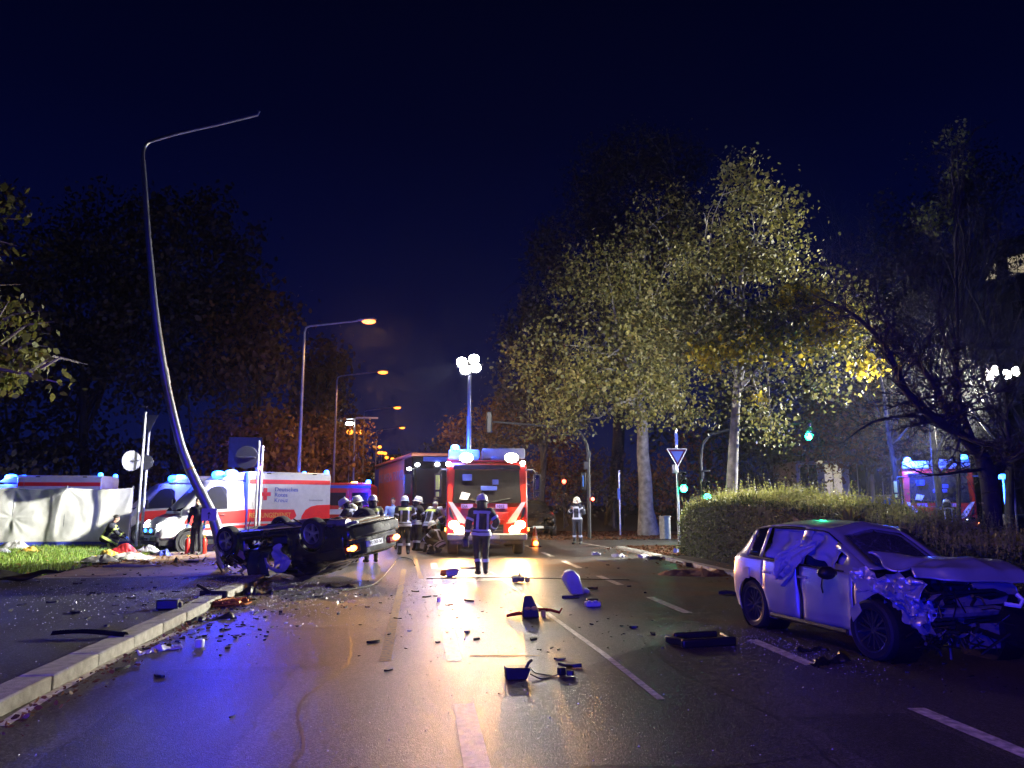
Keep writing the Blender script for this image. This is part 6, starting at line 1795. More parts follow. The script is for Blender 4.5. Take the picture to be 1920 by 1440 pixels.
# undergrowth right of the road
for i, (px, py, Y, rx, rz_, n_, mt, lbl) in enumerate(((1060, 880, 50, 2.2, 2.2, 150, 'redleaf', 'russet thicket behind the arched traffic mast'), (1150, 900, 46, 3.0, 1.9, 170, 'dimleaf', 'brown bushes behind the thin sign post'), (1280, 880, 44, 2.6, 2.6, 150, 'redleaf', 'russet shrub between the two plane trunks'), (1620, 800, 40, 3.4, 2.4, 260, 'redleaf', 'russet tree above the low house'), (1740, 830, 36, 2.4, 1.8, 150, 'dimleaf', 'dull shrub in front of the far fire engine roof'), (1440, 900, 46, 3.0, 2.6, 140, 'dimleaf', 'dark bushes beyond the slim plane trunk'))):
    p = at(px, py, Y)
    leafy_tree('shrub', lbl, (p.x, Y, 0), (p.x, Y, max(0.6, p.z - 0.6)), 0.12, [(tuple(p), (rx, 1.6, rz_)), ((p.x + rx * 0.6, Y, p.z - rz_ * 0.4), (rx * 0.7, 1.4, rz_ * 0.7)), ((p.x - rx * 0.6, Y, p.z - rz_ * 0.4), (rx * 0.7, 1.4, rz_ * 0.7))], n_, 16, (0.35, 0.35, 0.3), 0.22, M[mt], M['darkbark'], nl=14)
b = at(1800, 940, 37)
leafy_tree('tall_tree', 'broad dark tree crown at the upper right in front of the office block', (b.x, b.y, 0), at(1800, 520, 37), 0.4,
           [lb(1800, 450, 37, 3.2, 2.5, 3.0), lb(1700, 420, 38, 2.4, 2, 2.6), lb(1880, 380, 36, 2.6, 2, 2.6), lb(1780, 310, 37, 2.0, 1.8, 2.0), lb(1720, 560, 37, 2.6, 2, 2.0), lb(1650, 500, 38, 1.8, 1.6, 1.8)],
           420, 24, (0.5, 0.5, 0.45), 0.20, M['dimleaf'], M['darkbark'], nl=40)
# left: dark trees beyond the ambulances
for i, (px, Y, w_, tops, n_, mt, lbl) in enumerate((
        (160, 56, 5.5, [(150, 560, 5.5, 6), (200, 470, 4, 5), (90, 640, 4.5, 5)], 420, 'dimleaf', 'wide dark tree mass behind the privacy screen'),
        (330, 52, 5.0, [(310, 500, 4.5, 5.5), (380, 470, 3.8, 4.5), (300, 640, 5, 5), (420, 600, 4, 5)], 520, 'dimleaf', 'tall dark tree behind the bent lamp post'),
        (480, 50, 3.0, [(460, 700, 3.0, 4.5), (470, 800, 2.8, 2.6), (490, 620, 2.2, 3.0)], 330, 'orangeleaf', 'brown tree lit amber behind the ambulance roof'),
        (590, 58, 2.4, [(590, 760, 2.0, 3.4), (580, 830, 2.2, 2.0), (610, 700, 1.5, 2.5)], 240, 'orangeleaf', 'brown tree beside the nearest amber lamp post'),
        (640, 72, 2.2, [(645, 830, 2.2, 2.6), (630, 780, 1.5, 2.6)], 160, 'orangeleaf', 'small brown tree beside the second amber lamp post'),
        (-60, 48, 5.0, [(-60, 640, 5, 5), (-40, 500, 4, 5)], 240, 'dimleaf', 'dark tree at the far left behind the ambulances'))):
    p = at(px, 940, Y)
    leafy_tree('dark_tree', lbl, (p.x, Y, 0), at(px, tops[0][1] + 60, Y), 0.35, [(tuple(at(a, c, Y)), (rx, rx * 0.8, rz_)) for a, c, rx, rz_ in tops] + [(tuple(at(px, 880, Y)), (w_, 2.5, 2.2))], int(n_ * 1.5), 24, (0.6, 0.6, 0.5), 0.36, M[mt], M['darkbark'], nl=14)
# row of far trees closing the road and the horizon on both sides
for i, (px, Y, rx, top) in enumerate(((760, 130, 5, 850), (830, 120, 5, 830), (700, 140, 4, 860), (560, 90, 4, 760), (1330, 70, 7, 700), (1480, 66, 7, 640), (1620, 62, 7, 600), (1740, 60, 6, 620), (20, 66, 6, 640))):
    p = at(px, 940, Y); q = at(px, top, Y)
    leafy_tree('far_tree', ['far tree at the road end left of the terrace dormer', 'far tree at the road end behind the truck cab', 'far tree at the road end over the truck tail', 'far tree behind the first two amber lamps', 'dim far tree behind the slim plane trunk', 'dim far tree behind the hanging green light', 'dim far tree over the low house', 'dim far tree over the far fire engine', 'dim far tree behind the left-hand ambulance'][i], (p.x, Y, 0), (p.x, Y, q.z * 0.6), 0.3, [((p.x, Y, q.z * 0.62), (rx, 3, q.z * 0.40)), ((p.x + rx * 0.5, Y, q.z * 0.4), (rx * 0.8, 3, q.z * 0.3))], 170, 18, (0.8, 0.8, 0.7), 0.5, M['dimleaf'], M['darkbark'], nl=10)
# leafy branch reaching in at the left, its trunk outside the frame
b = Vector((-10.4, 11.5, 0.1))
leafy_tree('street_tree', 'bright green branch of a street tree reaching in from the left edge', b, (-10.0, 11.6, 4.6), 0.2,
           [lb(40, 690, 12.3, 0.55, 0.5, 0.30), lb(90, 700, 12.0, 0.42, 0.4, 0.25), lb(20, 610, 12.6, 0.35, 0.5, 0.35), lb(30, 480, 12.8, 0.35, 0.4, 0.22), lb(60, 400, 13, 0.20, 0.3, 0.16), lb(10, 400, 13, 0.32, 0.4, 0.35), lb(-120, 560, 12.6, 1.1, 1.0, 1.6), lb(-60, 680, 12, 0.7, 0.7, 0.5)],
           230, 13, (0.13, 0.13, 0.11), 0.12, M['greenleaf'], M['bark'], nl=34, shell=0.2, droop=1.2)
# bare dark tree at the right edge, in front of everything there
def limb_tree(label, Y, base, limbs_px, seed):
    """limbs_px: (pixel polyline, start radius, end radius, depth drift); twigs sprout from each limb"""
    rng = random.Random(seed)
    b = at(*base, Y); b.z = 0.05
    t = thing('bare_tree', label, 'tree', b)
    m = MB()

    def twig(p, d, L, r, lv):
        q = p.copy(); pts = [q.copy()]; dd = d.copy()
        for _ in range(3):
            dd = (dd + Vector((rng.uniform(-1, 1), rng.uniform(-1, 1), rng.uniform(-0.7, 0.8))) * 0.28).normalized(); q = q + dd * L / 3; pts.append(q.copy())
        m.tube(pts, [r, r * 0.75, r * 0.5, r * 0.2], 4 if lv < 2 else 3, cap=False)
        if lv < 4:
            for _ in range(rng.randint(3, 4)):
                k = rng.randint(1, 3)
                twig(pts[k], (dd * 0.45 + Vector((rng.uniform(-1, 1), rng.uniform(-1, 1), rng.uniform(-0.6, 0.8))).normalized() * 0.7).normalized(), L * rng.uniform(0.5, 0.8), r * 0.55, lv + 1)
    for pl, r0, r1, drift in limbs_px:
        P = [at(x, y, Y + drift * i / max(1, len(pl) - 1)) - b for i, (x, y) in enumerate(pl)]
        if pl[0] == base: P[0].z = -0.05
        C = [Vector(c) for c in catmull([tuple(p) for p in P], 4)]
        n = len(C)
        m.tube(C, [r0 + (r1 - r0) * i / (n - 1) for i in range(n)], 9)
        if r0 < 0.15:
            for i in range(3, n):
                for _ in range(2):
                    d = (C[i] - C[i - 1]).normalized()
                    twig(C[i], (d * 0.5 + Vector((rng.uniform(-1, 1), rng.uniform(-1, 1), rng.uniform(-0.6, 0.9))).normalized() * 0.8).normalized(), rng.uniform(0.4, 1.1), max(0.006, (r0 + (r1 - r0) * i / (n - 1)) * 0.45), 1)
    m.build('trunk', M['darkbark'], t, smooth=60, fix=False)
    return t


limb_tree('dark bare tree with spreading branches at the right edge behind the hedge', 14.5, (1862, 1020), [
    ([(1862, 1020), (1860, 950), (1852, 890), (1838, 850)], 0.19, 0.15, 0),
    ([(1840, 855), (1800, 815), (1760, 790), (1700, 735), (1660, 650), (1600, 590), (1540, 560)], 0.13, 0.015, -1.5),
    ([(1800, 815), (1770, 760), (1750, 720), (1690, 640), (1650, 580), (1640, 520)], 0.10, 0.012, 0.8),
    ([(1852, 885), (1880, 870), (1920, 840), (1980, 790)], 0.11, 0.03, 0.5),
    ([(1780, 800), (1720, 780), (1640, 790), (1580, 830)], 0.05, 0.008, -0.8),
    ([(1848, 880), (1800, 885), (1740, 890), (1690, 870)], 0.04, 0.008, -0.5),
    ([(1830, 845), (1800, 760), (1790, 680), (1760, 600), (1770, 500)], 0.08, 0.012, 1.0)], 4)
for i, (px, Y, h, sd, ln, lbl) in enumerate(((1690, 32, 6.5, 11, (-0.05, 0), 'tall bare tree with fine twigs against the sky above the russet tree'), (1760, 27, 6.0, 23, (0.02, 0), 'tall bare tree rising above the far light mast'), (1890, 24, 5.5, 31, (0.05, 0), 'tall bare tree at the top right corner'))):
    p = at(px, 940, Y)
    twig_tree('bare_tree', lbl, (p.x, Y, 0.05), h, 0.17, sd, spread=0.45, levels=5, lean=ln, first=0.35, kids=(3, 5), ratio=0.66, bend=0.09)
p = at(1790, 940, 22)
t = leafy_tree('thin_tree', 'thin tree with sparse yellow-green leaves high at the right', (p.x, 22, 0), at(1790, 350, 22), 0.07, [lb(1790, 300, 22, 0.55, 0.5, 1.1), lb(1760, 400, 22, 0.7, 0.5, 0.5), lb(1740, 410, 22, 0.6, 0.5, 0.4), lb(1810, 240, 22, 0.2, 0.2, 0.5)], 60, 9, (0.14, 0.14, 0.14), 0.13, M['greenleaf'], M['darkbark'], nl=16, shell=0.1)

# ---------------------------------------------------------------- clipped hedge with long shoots
def hedge(label, path, w, hts, n_leaf, n_tip):
    """path: centre points on the ground; hts: heights there"""
    t = thing('hedge', label, 'hedge', path[0])
    P0 = Vector(path[0])
    seg = [(Vector(a), Vector(c), ha, hc) for a, c, ha, hc in zip(path, path[1:], hts, hts[1:])]
    tot = [(c - a).length for a, c, _, _ in seg]
    L_, T_ = [], []
    def spot(u):
        d = u * sum(tot)
        for (a, c, ha, hc), ln in zip(seg, tot):
            if d <= ln: return a.lerp(c, d / ln), (c - a).normalized(), ha + (hc - ha) * d / ln
            d -= ln
        return seg[-1][1], (seg[-1][1] - seg[-1][0]).normalized(), hts[-1]
    for _ in range(n_leaf):
        p, d, h = spot(random.random()); nn = Vector((-d.y, d.x, 0))
        h *= 1 + 0.10 * noise.noise((p.x * 0.9, p.y * 0.9, 0)) + 0.07 * noise.noise((p.x * 3.1, p.y * 3.1, 5))
        if noise.noise((p.x * 1.7, p.y * 1.7, 9)) > 0.42 and random.random() < 0.6: continue
        k = random.random()
        if k < 0.62:
            s = random.choice((-1, 1)); z = random.uniform(0.03, h); o_ = s * w / 2 * (1 - 0.10 * abs(random.gauss(0, 1)) - 0.18 * max(0, z / h - 0.8) * 3 + 0.10 * noise.noise((p.x * 2, p.y * 2, z * 2)))
        else:
            o_ = random.uniform(-w / 2, w / 2); z = h - 0.10 * abs(random.gauss(0, 1))
        L_.append(p + nn * o_ + Vector((0, 0, z)) - P0)
    tips = MB(); 
    for _ in range(n_tip):
        p, d, h = spot(random.random()); nn = Vector((-d.y, d.x, 0))
        o_ = random.uniform(-w / 2, w / 2)
        h *= 1 + 0.10 * noise.noise((p.x * 0.9, p.y * 0.9, 0))
        a = p + nn * o_ + Vector((0, 0, h - 0.05)) - P0
        ln = random.uniform(0.10, 0.40) * (1.5 if random.random() < 0.12 else 0.8)
        tip = a + Vector((random.uniform(-0.25, 0.25), random.uniform(-0.25, 0.25), 1)).normalized() * ln
        for q in range(7): T_.append(a.lerp(tip, q / 6) + Vector((random.uniform(-1, 1), random.uniform(-1, 1), 0)) * 0.02)
        tips.tube([a - Vector((0, 0, 0.1)), tip], [0.004, 0.002], 3)
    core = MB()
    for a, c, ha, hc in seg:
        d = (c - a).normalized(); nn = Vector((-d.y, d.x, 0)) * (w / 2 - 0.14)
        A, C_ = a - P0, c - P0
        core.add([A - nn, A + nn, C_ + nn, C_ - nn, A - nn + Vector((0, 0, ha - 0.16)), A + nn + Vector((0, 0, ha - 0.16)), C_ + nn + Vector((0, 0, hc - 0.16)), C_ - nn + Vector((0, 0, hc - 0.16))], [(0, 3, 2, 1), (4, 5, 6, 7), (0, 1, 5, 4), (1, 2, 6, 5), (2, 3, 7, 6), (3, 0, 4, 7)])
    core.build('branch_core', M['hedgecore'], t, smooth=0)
    leafmesh('foliage', [tuple(v) for v in L_], 0.055, M['hedgeleaf'], t, -0.2)
    leafmesh('shoot_leaves', [tuple(v) for v in T_], 0.05, M['hedgetip'], t, -1.2, aspect=0.5)
    tips.build('shoots', M['hedgetip'], t, smooth=0, fix=False)
    return t


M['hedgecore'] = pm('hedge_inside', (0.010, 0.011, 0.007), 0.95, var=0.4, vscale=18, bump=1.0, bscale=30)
hedge('clipped hedge with long pale shoots on top behind the silver car', [(8.7, 23.0, 0.06), (8.7, 22.0, 0.06), (8.8, 19.0, 0.06), (8.9, 16.0, 0.06), (9.1, 13.2, 0.06), (9.2, 11.5, 0.06), (9.3, 6.5, 0.06)], 2.0, [1.05, 1.55, 1.68, 1.55, 1.22, 0.92, 0.80], 48000, 4200)
p = at(1590, 950, 13.5)
t = thing('spiky_plant', 'spiky pale green plant with sword leaves rising out of the hedge top', 'plant', (p.x, 13.5, 1.2))
for k in range(14):
    a = k / 14 * 2 * PI; ln = random.uniform(0.35, 0.6)
    m = MB(); d = Vector((math.cos(a), math.sin(a), 0)); s = Vector((-d.y, d.x, 0))
    m.grid([[tuple(d * ln * q * 0.8 + Vector((0, 0, ln * q * (1 - 0.35 * q))) + s * w_ * 0.05 * (1 - q)) for w_ in (-1, 0, 1)] for q in (0, 0.33, 0.66, 1)])
    m.build('leaf', M['hedgetip'], t).modifiers.new('thick', 'SOLIDIFY').thickness = 0.003

# ================================================================ people in place
def gp(px, py): 
    v = gnd(px, py); return (v.x, v.y, 0)


person('firefighter seen from behind walking towards the fire engine, holding a lamp', gp(902, 1079), R(4), dict(
    elL=(-0.30, -0.03, 1.15), wrL=(-0.32, 0.07, 0.91), elR=(0.35, -0.05, 1.19), wrR=(0.28, 0.14, 1.02), head=(0.02, 0.04, 1.635), chest=(0.015, 0.01, 1.30), neck=(0.015, 0.0, 1.50),
    knL=(-0.10, -0.02, 0.50), anL=(-0.09, -0.22, 0.12), knR=(0.11, 0.10, 0.51), anR=(0.12, 0.10, 0.10)), glove='glovedark', face=False)
lm = thing('hand_lamp', 'boxy hand lamp held by the walking firefighter', 'lamp', gp(892, 1079)); lm.location.z = 0.62
one('body', M['darksteel'], lm, lambda m: m.box((-0.23, 0.1, 0.10), (0.15, 0.17, 0.20)), bev=0.03)
one('handle', M['black'], lm, lambda m: m.tube([(-0.23, 0.03, 0.2), (-0.23, 0.06, 0.28), (-0.23, 0.14, 0.28), (-0.23, 0.17, 0.2)], 0.012, 6))
one('lens', M['headcool'], lm, lambda m: m.ball((-0.23, 0.19, 0.1), (0.05, 0.02, 0.05)))
person('firefighter standing with back turned beside the overturned car tail lamp', gp(757, 1041), R(8), dict(elR=(0.33, 0.05, 1.18), wrR=(0.25, 0.22, 1.10)), yoke=True, glove='glovedark', face=False)
person('firefighter in white helmet facing the engine, second in the group', gp(781, 1034), R(-62), dict(elR=(0.25, 0.14, 1.16), wrR=(0.12, 0.32, 1.14), elL=(-0.25, 0.14, 1.16), wrL=(-0.10, 0.34, 1.12)), glove='glovedark')
person('firefighter with pale hood and lime yoke bending beside the fire engine', gp(806, 1037), R(-40), dict(pelvis=(0, -0.08, 0.88), chest=(0, 0.08, 1.20), neck=(0, 0.16, 1.38), head=(0, 0.24, 1.50), shL=(-0.20, 0.12, 1.32), shR=(0.20, 0.12, 1.32), elL=(-0.26, 0.24, 1.06), wrL=(-0.16, 0.42, 0.96), elR=(0.26, 0.24, 1.06), wrR=(0.16, 0.42, 0.96), hipL=(-0.10, -0.08, 0.86), hipR=(0.10, -0.08, 0.86), knL=(-0.14, 0.10, 0.48), anL=(-0.16, -0.06, 0.10), knR=(0.14, 0.12, 0.48), anR=(0.16, -0.20, 0.10)), helmet=False, hair='greyhair', yoke=True, glove='glovedark', face=False)
p = at(822, 940, 26.2)
person('medic in bright white top and teal trousers leaning at the engine side', (p.x - 0.1, 26.2, 0), R(-30), dict(elL=(-0.30, 0.10, 1.18), wrL=(-0.22, 0.28, 1.30), elR=(0.28, 0.12, 1.2), wrR=(0.20, 0.3, 1.34)), outfit='white', helmet=False)
p = gp(818, 1031)
person('firefighter crouching at the fire engine front wheel', (p[0], 24.9, 0), R(60), dict(pelvis=(0, -0.12, 0.36), chest=(0, 0.08, 0.66), neck=(0, 0.16, 0.82), head=(0, 0.22, 0.95), shL=(-0.20, 0.12, 0.76), shR=(0.20, 0.12, 0.76), elL=(-0.26, 0.28, 0.56), wrL=(-0.18, 0.46, 0.48), elR=(0.26, 0.28, 0.56), wrR=(0.18, 0.46, 0.48), hipL=(-0.11, -0.10, 0.36), hipR=(0.11, -0.10, 0.36), knL=(-0.20, 0.30, 0.48), knR=(0.20, 0.30, 0.48), anL=(-0.18, 0.10, 0.10), anR=(0.18, 0.08, 0.10)), scale=0.92, glove='glovedark', face=False)
p = at(737, 940, 27.5)
person('person in pale blue checked shirt facing the camera beyond the overturned car', (p.x, 27.5, 0), R(172), dict(elL=(-0.27, 0.06, 1.16), wrL=(-0.10, 0.24, 1.10), elR=(0.27, 0.06, 1.16), wrR=(0.10, 0.26, 1.12)), outfit='blueshirt', helmet=False, hair='hair')
p = at(699, 940, 21.6)
person('firefighter with lime yoke standing behind the raised rear wheel', (p.x, 21.6, 0), R(20), dict(elL=(-0.28, 0.12, 1.18), wrL=(-0.12, 0.30, 1.12)), yoke=True, glove='glovedark', face=False)
p = at(663, 940, 21.4)
LEAN = dict(pelvis=(0, -0.10, 0.94), chest=(0, 0.08, 1.24), neck=(0, 0.18, 1.42), head=(0, 0.26, 1.54), shL=(-0.20, 0.13, 1.36), shR=(0.20, 0.13, 1.36), elL=(-0.27, 0.26, 1.10), wrL=(-0.18, 0.44, 1.02), elR=(0.27, 0.26, 1.10), wrR=(0.18, 0.44, 1.02), hipL=(-0.10, -0.10, 0.90), hipR=(0.10, -0.10, 0.90))
person('firefighter bending over the underside of the overturned car, white helmet', (p.x, 21.4, 0.02), R(70), LEAN, glove='glovedark', face=False)
p = at(643, 940, 22.4)
person('firefighter in dark jacket crouched left of the white helmets behind the car', (p.x, 22.4, -0.08), R(-70), LEAN, glove='glovedark', scale=0.97, face=False)
p = at(672, 940, 23.4)
person('firefighter half hidden behind the bending one, helmet only just showing', (p.x, 23.4, 0), R(110), dict(), glove='glovedark', face=False)
person('medic kneeling on the lawn in front of the white screen, wearing a mask', gp(203, 1033), R(-78), dict(
    pelvis=(0, -0.16, 0.42), chest=(0, 0.02, 0.74), neck=(0, 0.10, 0.92), head=(0, 0.17, 1.06), shL=(-0.20, 0.06, 0.86), shR=(0.20, 0.06, 0.86), elL=(-0.25, 0.26, 0.62), wrL=(-0.16, 0.46, 0.48), elR=(0.25, 0.24, 0.62), wrR=(0.16, 0.44, 0.46),
    hipL=(-0.11, -0.14, 0.40), hipR=(0.11, -0.14, 0.40), knL=(-0.18, 0.28, 0.50), knR=(0.18, 0.24, 0.28), anL=(-0.18, 0.14, 0.10), anR=(0.18, -0.18, 0.12)), outfit='medic', helmet=False, stripes='lime', glove='bluenitrile', yoke=True)
person('medic in dark clothes and blue gloves standing behind the bent post', gp(367, 1042), R(165), dict(elL=(-0.28, 0.02, 1.16), wrL=(-0.30, 0.12, 0.94), elR=(0.27, 0.02, 1.16), wrR=(0.22, 0.16, 0.98)), outfit='dark', helmet=False, glove='bluenitrile', stripes=None)
person('firefighter raising a hand to the face beside the arched mast', gp(1083, 1021), R(150), dict(elL=(-0.30, 0.10, 1.20), wrL=(-0.12, 0.16, 1.54), elR=(0.30, 0.06, 1.20), wrR=(0.16, 0.22, 1.34)), outfit='navy')
p = at(1778, 960, 25.5)
person('rescuer in reflective jacket working by the far fire engine lockers', (p.x, 25.5, 0), R(-30), LEAN, glove='glovedark', face=False)

# ================================================================ debris
def shard(m, c, s, rz=0.0, seed=0, h=0.05, n=7):
    """an irregular bent piece of broken plastic"""
    rng = random.Random(seed)
    pts = []
    for k in range(n):
        a = 2 * PI * k / n; r_ = rng.uniform(0.5, 1.0)
        pts.append((math.cos(a) * r_ * s[0] / 2, math.sin(a) * r_ * s[1] / 2))
    k_, q_ = math.cos(rz), math.sin(rz)
    top = [(c[0] + x * k_ - y * q_, c[1] + x * q_ + y * k_, c[2] + h * (0.55 + 0.45 * rng.random())) for x, y in pts]
    bot = [(p[0], p[1], c[2] + rng.uniform(0, 0.25) * h) for p in top]
    nn = len(pts)
    m.add(top + bot, [tuple(range(nn)), tuple(range(2 * nn - 1, nn - 1, -1))] + [(i, i + nn, (i + 1) % nn + nn, (i + 1) % nn) for i in range(nn)])


def ground_z(x, y):
    if x < -3.5 and y < 17.0: return 0.11
    if -8.2 < x < -3.5 and y < 26.3: return 0.035
    return 0.0


def piece(name, label, cat, px, py, fn, mat, rz=0.0, z=None, bev=0.0, smooth=35):
    p = gnd(px, py); p = gnd(px, py, ground_z(p.x, p.y))
    if z is not None: p.z = z
    m = MB(); fn(m)
    o = m.build(name, mat, None, bev=bev, smooth=smooth)
    o.location = p; o.rotation_euler = (0, 0, rz)
    return tag(o, label, cat)


M['palegrey'] = pm('pale_grey_plastic', (0.55, 0.55, 0.58), 0.4, var=0.15)
M['bluecloth'] = pm('blue_cloth', (0.05, 0.08, 0.42), 0.7, var=0.2)
M['redcloth'] = pm('red_bag', (0.45, 0.02, 0.03), 0.6, var=0.2)
M['yellowcloth'] = pm('yellow_cloth', (0.62, 0.40, 0.06), 0.7, var=0.2)
M['copper'] = pm('copper_wire', (0.45, 0.16, 0.06), 0.35, 0.8)
# named pieces on the carriageway
t = thing('mirror_housing', 'pale door mirror housing standing on the road in front of the fire engine', 'car part', gnd(1082, 1114), R(20))
one('shell', M['palegrey'], t, lambda m: m.add([(-0.16, -0.10, 0.0), (0.10, -0.12, 0.0), (0.14, 0.10, 0.02), (-0.10, 0.12, 0.02), (-0.30, -0.14, 0.24), (-0.05, -0.18, 0.34), (-0.02, 0.12, 0.38), (-0.26, 0.13, 0.28), (-0.24, -0.10, 0.40), (-0.14, -0.12, 0.44), (-0.12, 0.08, 0.45), (-0.22, 0.08, 0.41)], [(3, 2, 1, 0), (0, 1, 5, 4), (1, 2, 6, 5), (2, 3, 7, 6), (3, 0, 4, 7), (4, 5, 9, 8), (5, 6, 10, 9), (6, 7, 11, 10), (7, 4, 8, 11), (8, 9, 10, 11)]), bev=0.03)
one('neck', M['palegrey'], t, lambda m: m.tube([(0.10, 0, 0.06), (0.20, 0, 0.05), (0.26, 0.02, 0.03)], [0.06, 0.05, 0.03], 10))
piece('plastic_shard', 'torn black bracket beside the pale mirror housing', 'car part', 1112, 1105, lambda m: shard(m, (0, 0, 0), (0.30, 0.14), 0, 3, 0.05), M['black'])
t = thing('white_bracket', 'white and black plastic bracket on the reddish streak below the mirror housing', 'car part', gnd(1111, 1137), 0.1)
one('tray', M['palegrey'], t, lambda m: (m.box((0, 0, 0.04), (0.24, 0.14, 0.08)), m.box((-0.07, -0.06, 0.08), (0.06, 0.05, 0.04)), m.box((0.03, -0.06, 0.08), (0.06, 0.05, 0.04))), bev=0.015); one('lid', M['black'], t, lambda m: m.box((0.03, 0.10, 0.08), (0.18, 0.10, 0.06)), bev=0.015)
piece('plastic_shard', 'flat dark lid left of the white bracket', 'car part', 1067, 1121, lambda m: m.prism([(-0.14, -0.08), (0.16, -0.09), (0.12, 0.10), (-0.09, 0.09)], 0, 0.05, 'z'), M['darksteel'], bev=0.01)
t = thing('lamp_fragment', 'black lamp fragment with amber reflectors standing in the bright reflection', 'car part', gnd(994, 1157), 0)
one('housing', M['black'], t, lambda m: m.add([(-0.11, -0.08, 0), (0.12, -0.08, 0), (0.12, 0.08, 0), (-0.11, 0.08, 0), (-0.12, -0.07, 0.12), (0.11, -0.07, 0.12), (0.09, 0.08, 0.14), (-0.10, 0.08, 0.14), (-0.09, -0.02, 0.30), (0.02, -0.03, 0.31), (0.03, 0.04, 0.29), (-0.06, 0.05, 0.30)], [(3, 2, 1, 0), (0, 1, 5, 4), (1, 2, 6, 5), (2, 3, 7, 6), (3, 0, 4, 7), (4, 5, 9, 8), (5, 6, 10, 9), (6, 7, 11, 10), (7, 4, 8, 11), (8, 9, 10, 11)]), bev=0.015)
one('bar', M['reddull'], t, lambda m: (m.tube([(-0.34, 0.02, 0.02), (-0.2, 0, 0.05), (-0.08, 0, 0.06)], [0.02, 0.03, 0.03], 6), m.tube([(0.08, 0.02, 0.10), (0.3, 0.04, 0.09), (0.44, 0.06, 0.05), (0.48, 0.06, 0.11)], [0.03, 0.025, 0.02, 0.01], 6)))
one('reflector', M['gold'], t, lambda m: (m.ball((-0.05, -0.08, 0.13), (0.05, 0.02, 0.025)), m.ball((0.05, -0.08, 0.13), (0.05, 0.02, 0.03)), m.box((0.19, -0.02, 0.05), (0.06, 0.05, 0.09))))
t = thing('control_unit', 'black control unit box trailing a cable in the foreground', 'car part', gnd(970, 1272), 0.05)
t.scale = (0.8, 0.8, 0.8)
one('box', M['black'], t, lambda m: m.prism([(-0.14, 0.0), (0.10, 0.0), (0.15, 0.13), (-0.15, 0.14)], -0.09, 0.10, 'y'), bev=0.012)
one('bracket', M['black'], t, lambda m: m.tube([(0.08, -0.06, 0.10), (0.13, -0.04, 0.18), (0.17, 0, 0.20)], 0.018, 6))
one('cable', M['black'], t, lambda m: (m.tube(catmull([(0.15, 0, 0.12), (0.24, 0.12, 0.03), (0.34, 0.10, 0.01), (0.44, 0.02, 0.01), (0.52, 0.06, 0.02)], 5), 0.008, 5), m.tube(catmull([(0.15, -0.02, 0.05), (0.26, -0.10, 0.01), (0.38, -0.04, 0.01), (0.5, 0.05, 0.02)], 5), 0.008, 5)))
one('plug', M['black'], t, lambda m: (m.box((0.55, 0.06, 0.05), (0.09, 0.07, 0.09), rz=0.4), m.box((0.64, 0.0, 0.04), (0.08, 0.06, 0.06), rz=-0.4)), bev=0.01)
t = thing('trim_frame', 'black rectangular trim frame lying on the road left of the silver car', 'car part', gnd(1315, 1208), R(10))
one('frame', M['black'], t, lambda m: (m.box((0, -0.17, 0.05), (0.70, 0.07, 0.10)), m.box((0.04, 0.20, 0.06), (0.58, 0.06, 0.10)), m.box((-0.32, 0.0, 0.05), (0.07, 0.36, 0.09), rz=0.22), m.box((0.35, 0.01, 0.05), (0.07, 0.40, 0.09), rz=-0.25)), bev=0.025)
one('panel', M['darkglass'], t, lambda m: m.box((0.01, 0.01, 0.03), (0.58, 0.32, 0.012)))
t = thing('lamp_cover', 'clear lamp cover lying on its side left of the walking firefighter', 'car part', gnd(838, 1082), 0)
one('cover', M['glasspale'] if 'glasspale' in M else M['palegrey'], t, lambda m: m.tube([(-0.02, 0, 0.08), (0.08, 0, 0.09), (0.2, 0, 0.12), (0.26, 0, 0.15)], [0.08, 0.10, 0.09, 0.03], 12)); one('socket', M['copper'], t, lambda m: m.tube([(-0.14, 0, 0.10), (-0.02, 0, 0.08)], [0.06, 0.08], 10))
t = thing('pink_fragment', 'small mauve plastic fragment on the bright wet road', 'car part', gnd(972, 1093), 0)
one('shell', M['pinkplastic'], t, lambda m: (shard(m, (0, 0, 0), (0.30, 0.2), 0, 5, 0.16), shard(m, (0.18, 0.02, 0), (0.14, 0.12), 0, 6, 0.13), m.tube([(0.02, 0, 0.14), (0.03, 0, 0.22)], [0.03, 0.01], 6)))
piece('plastic_strip', 'black strip lying by the walking firefighter boots', 'car part', 880, 1066, lambda m: shard(m, (0, 0, 0), (0.62, 0.10), 0, 8, 0.04), M['black'])
piece('plastic_shard', 'dark rubber lump behind the rear wheel of the silver car', 'car part', 1363, 1115, lambda m: (shard(m, (0, 0, 0), (0.34, 0.16), 0, 9, 0.09), shard(m, (0.16, 0.02, 0), (0.2, 0.12), 0, 10, 0.06)), M['rubber'])
piece('road_cone_strip', 'violet fragment touching the centre dash', 'car part', 822, 1130, lambda m: shard(m, (0, 0, 0), (0.10, 0.10), 0, 12, 0.10), M['callsign'])
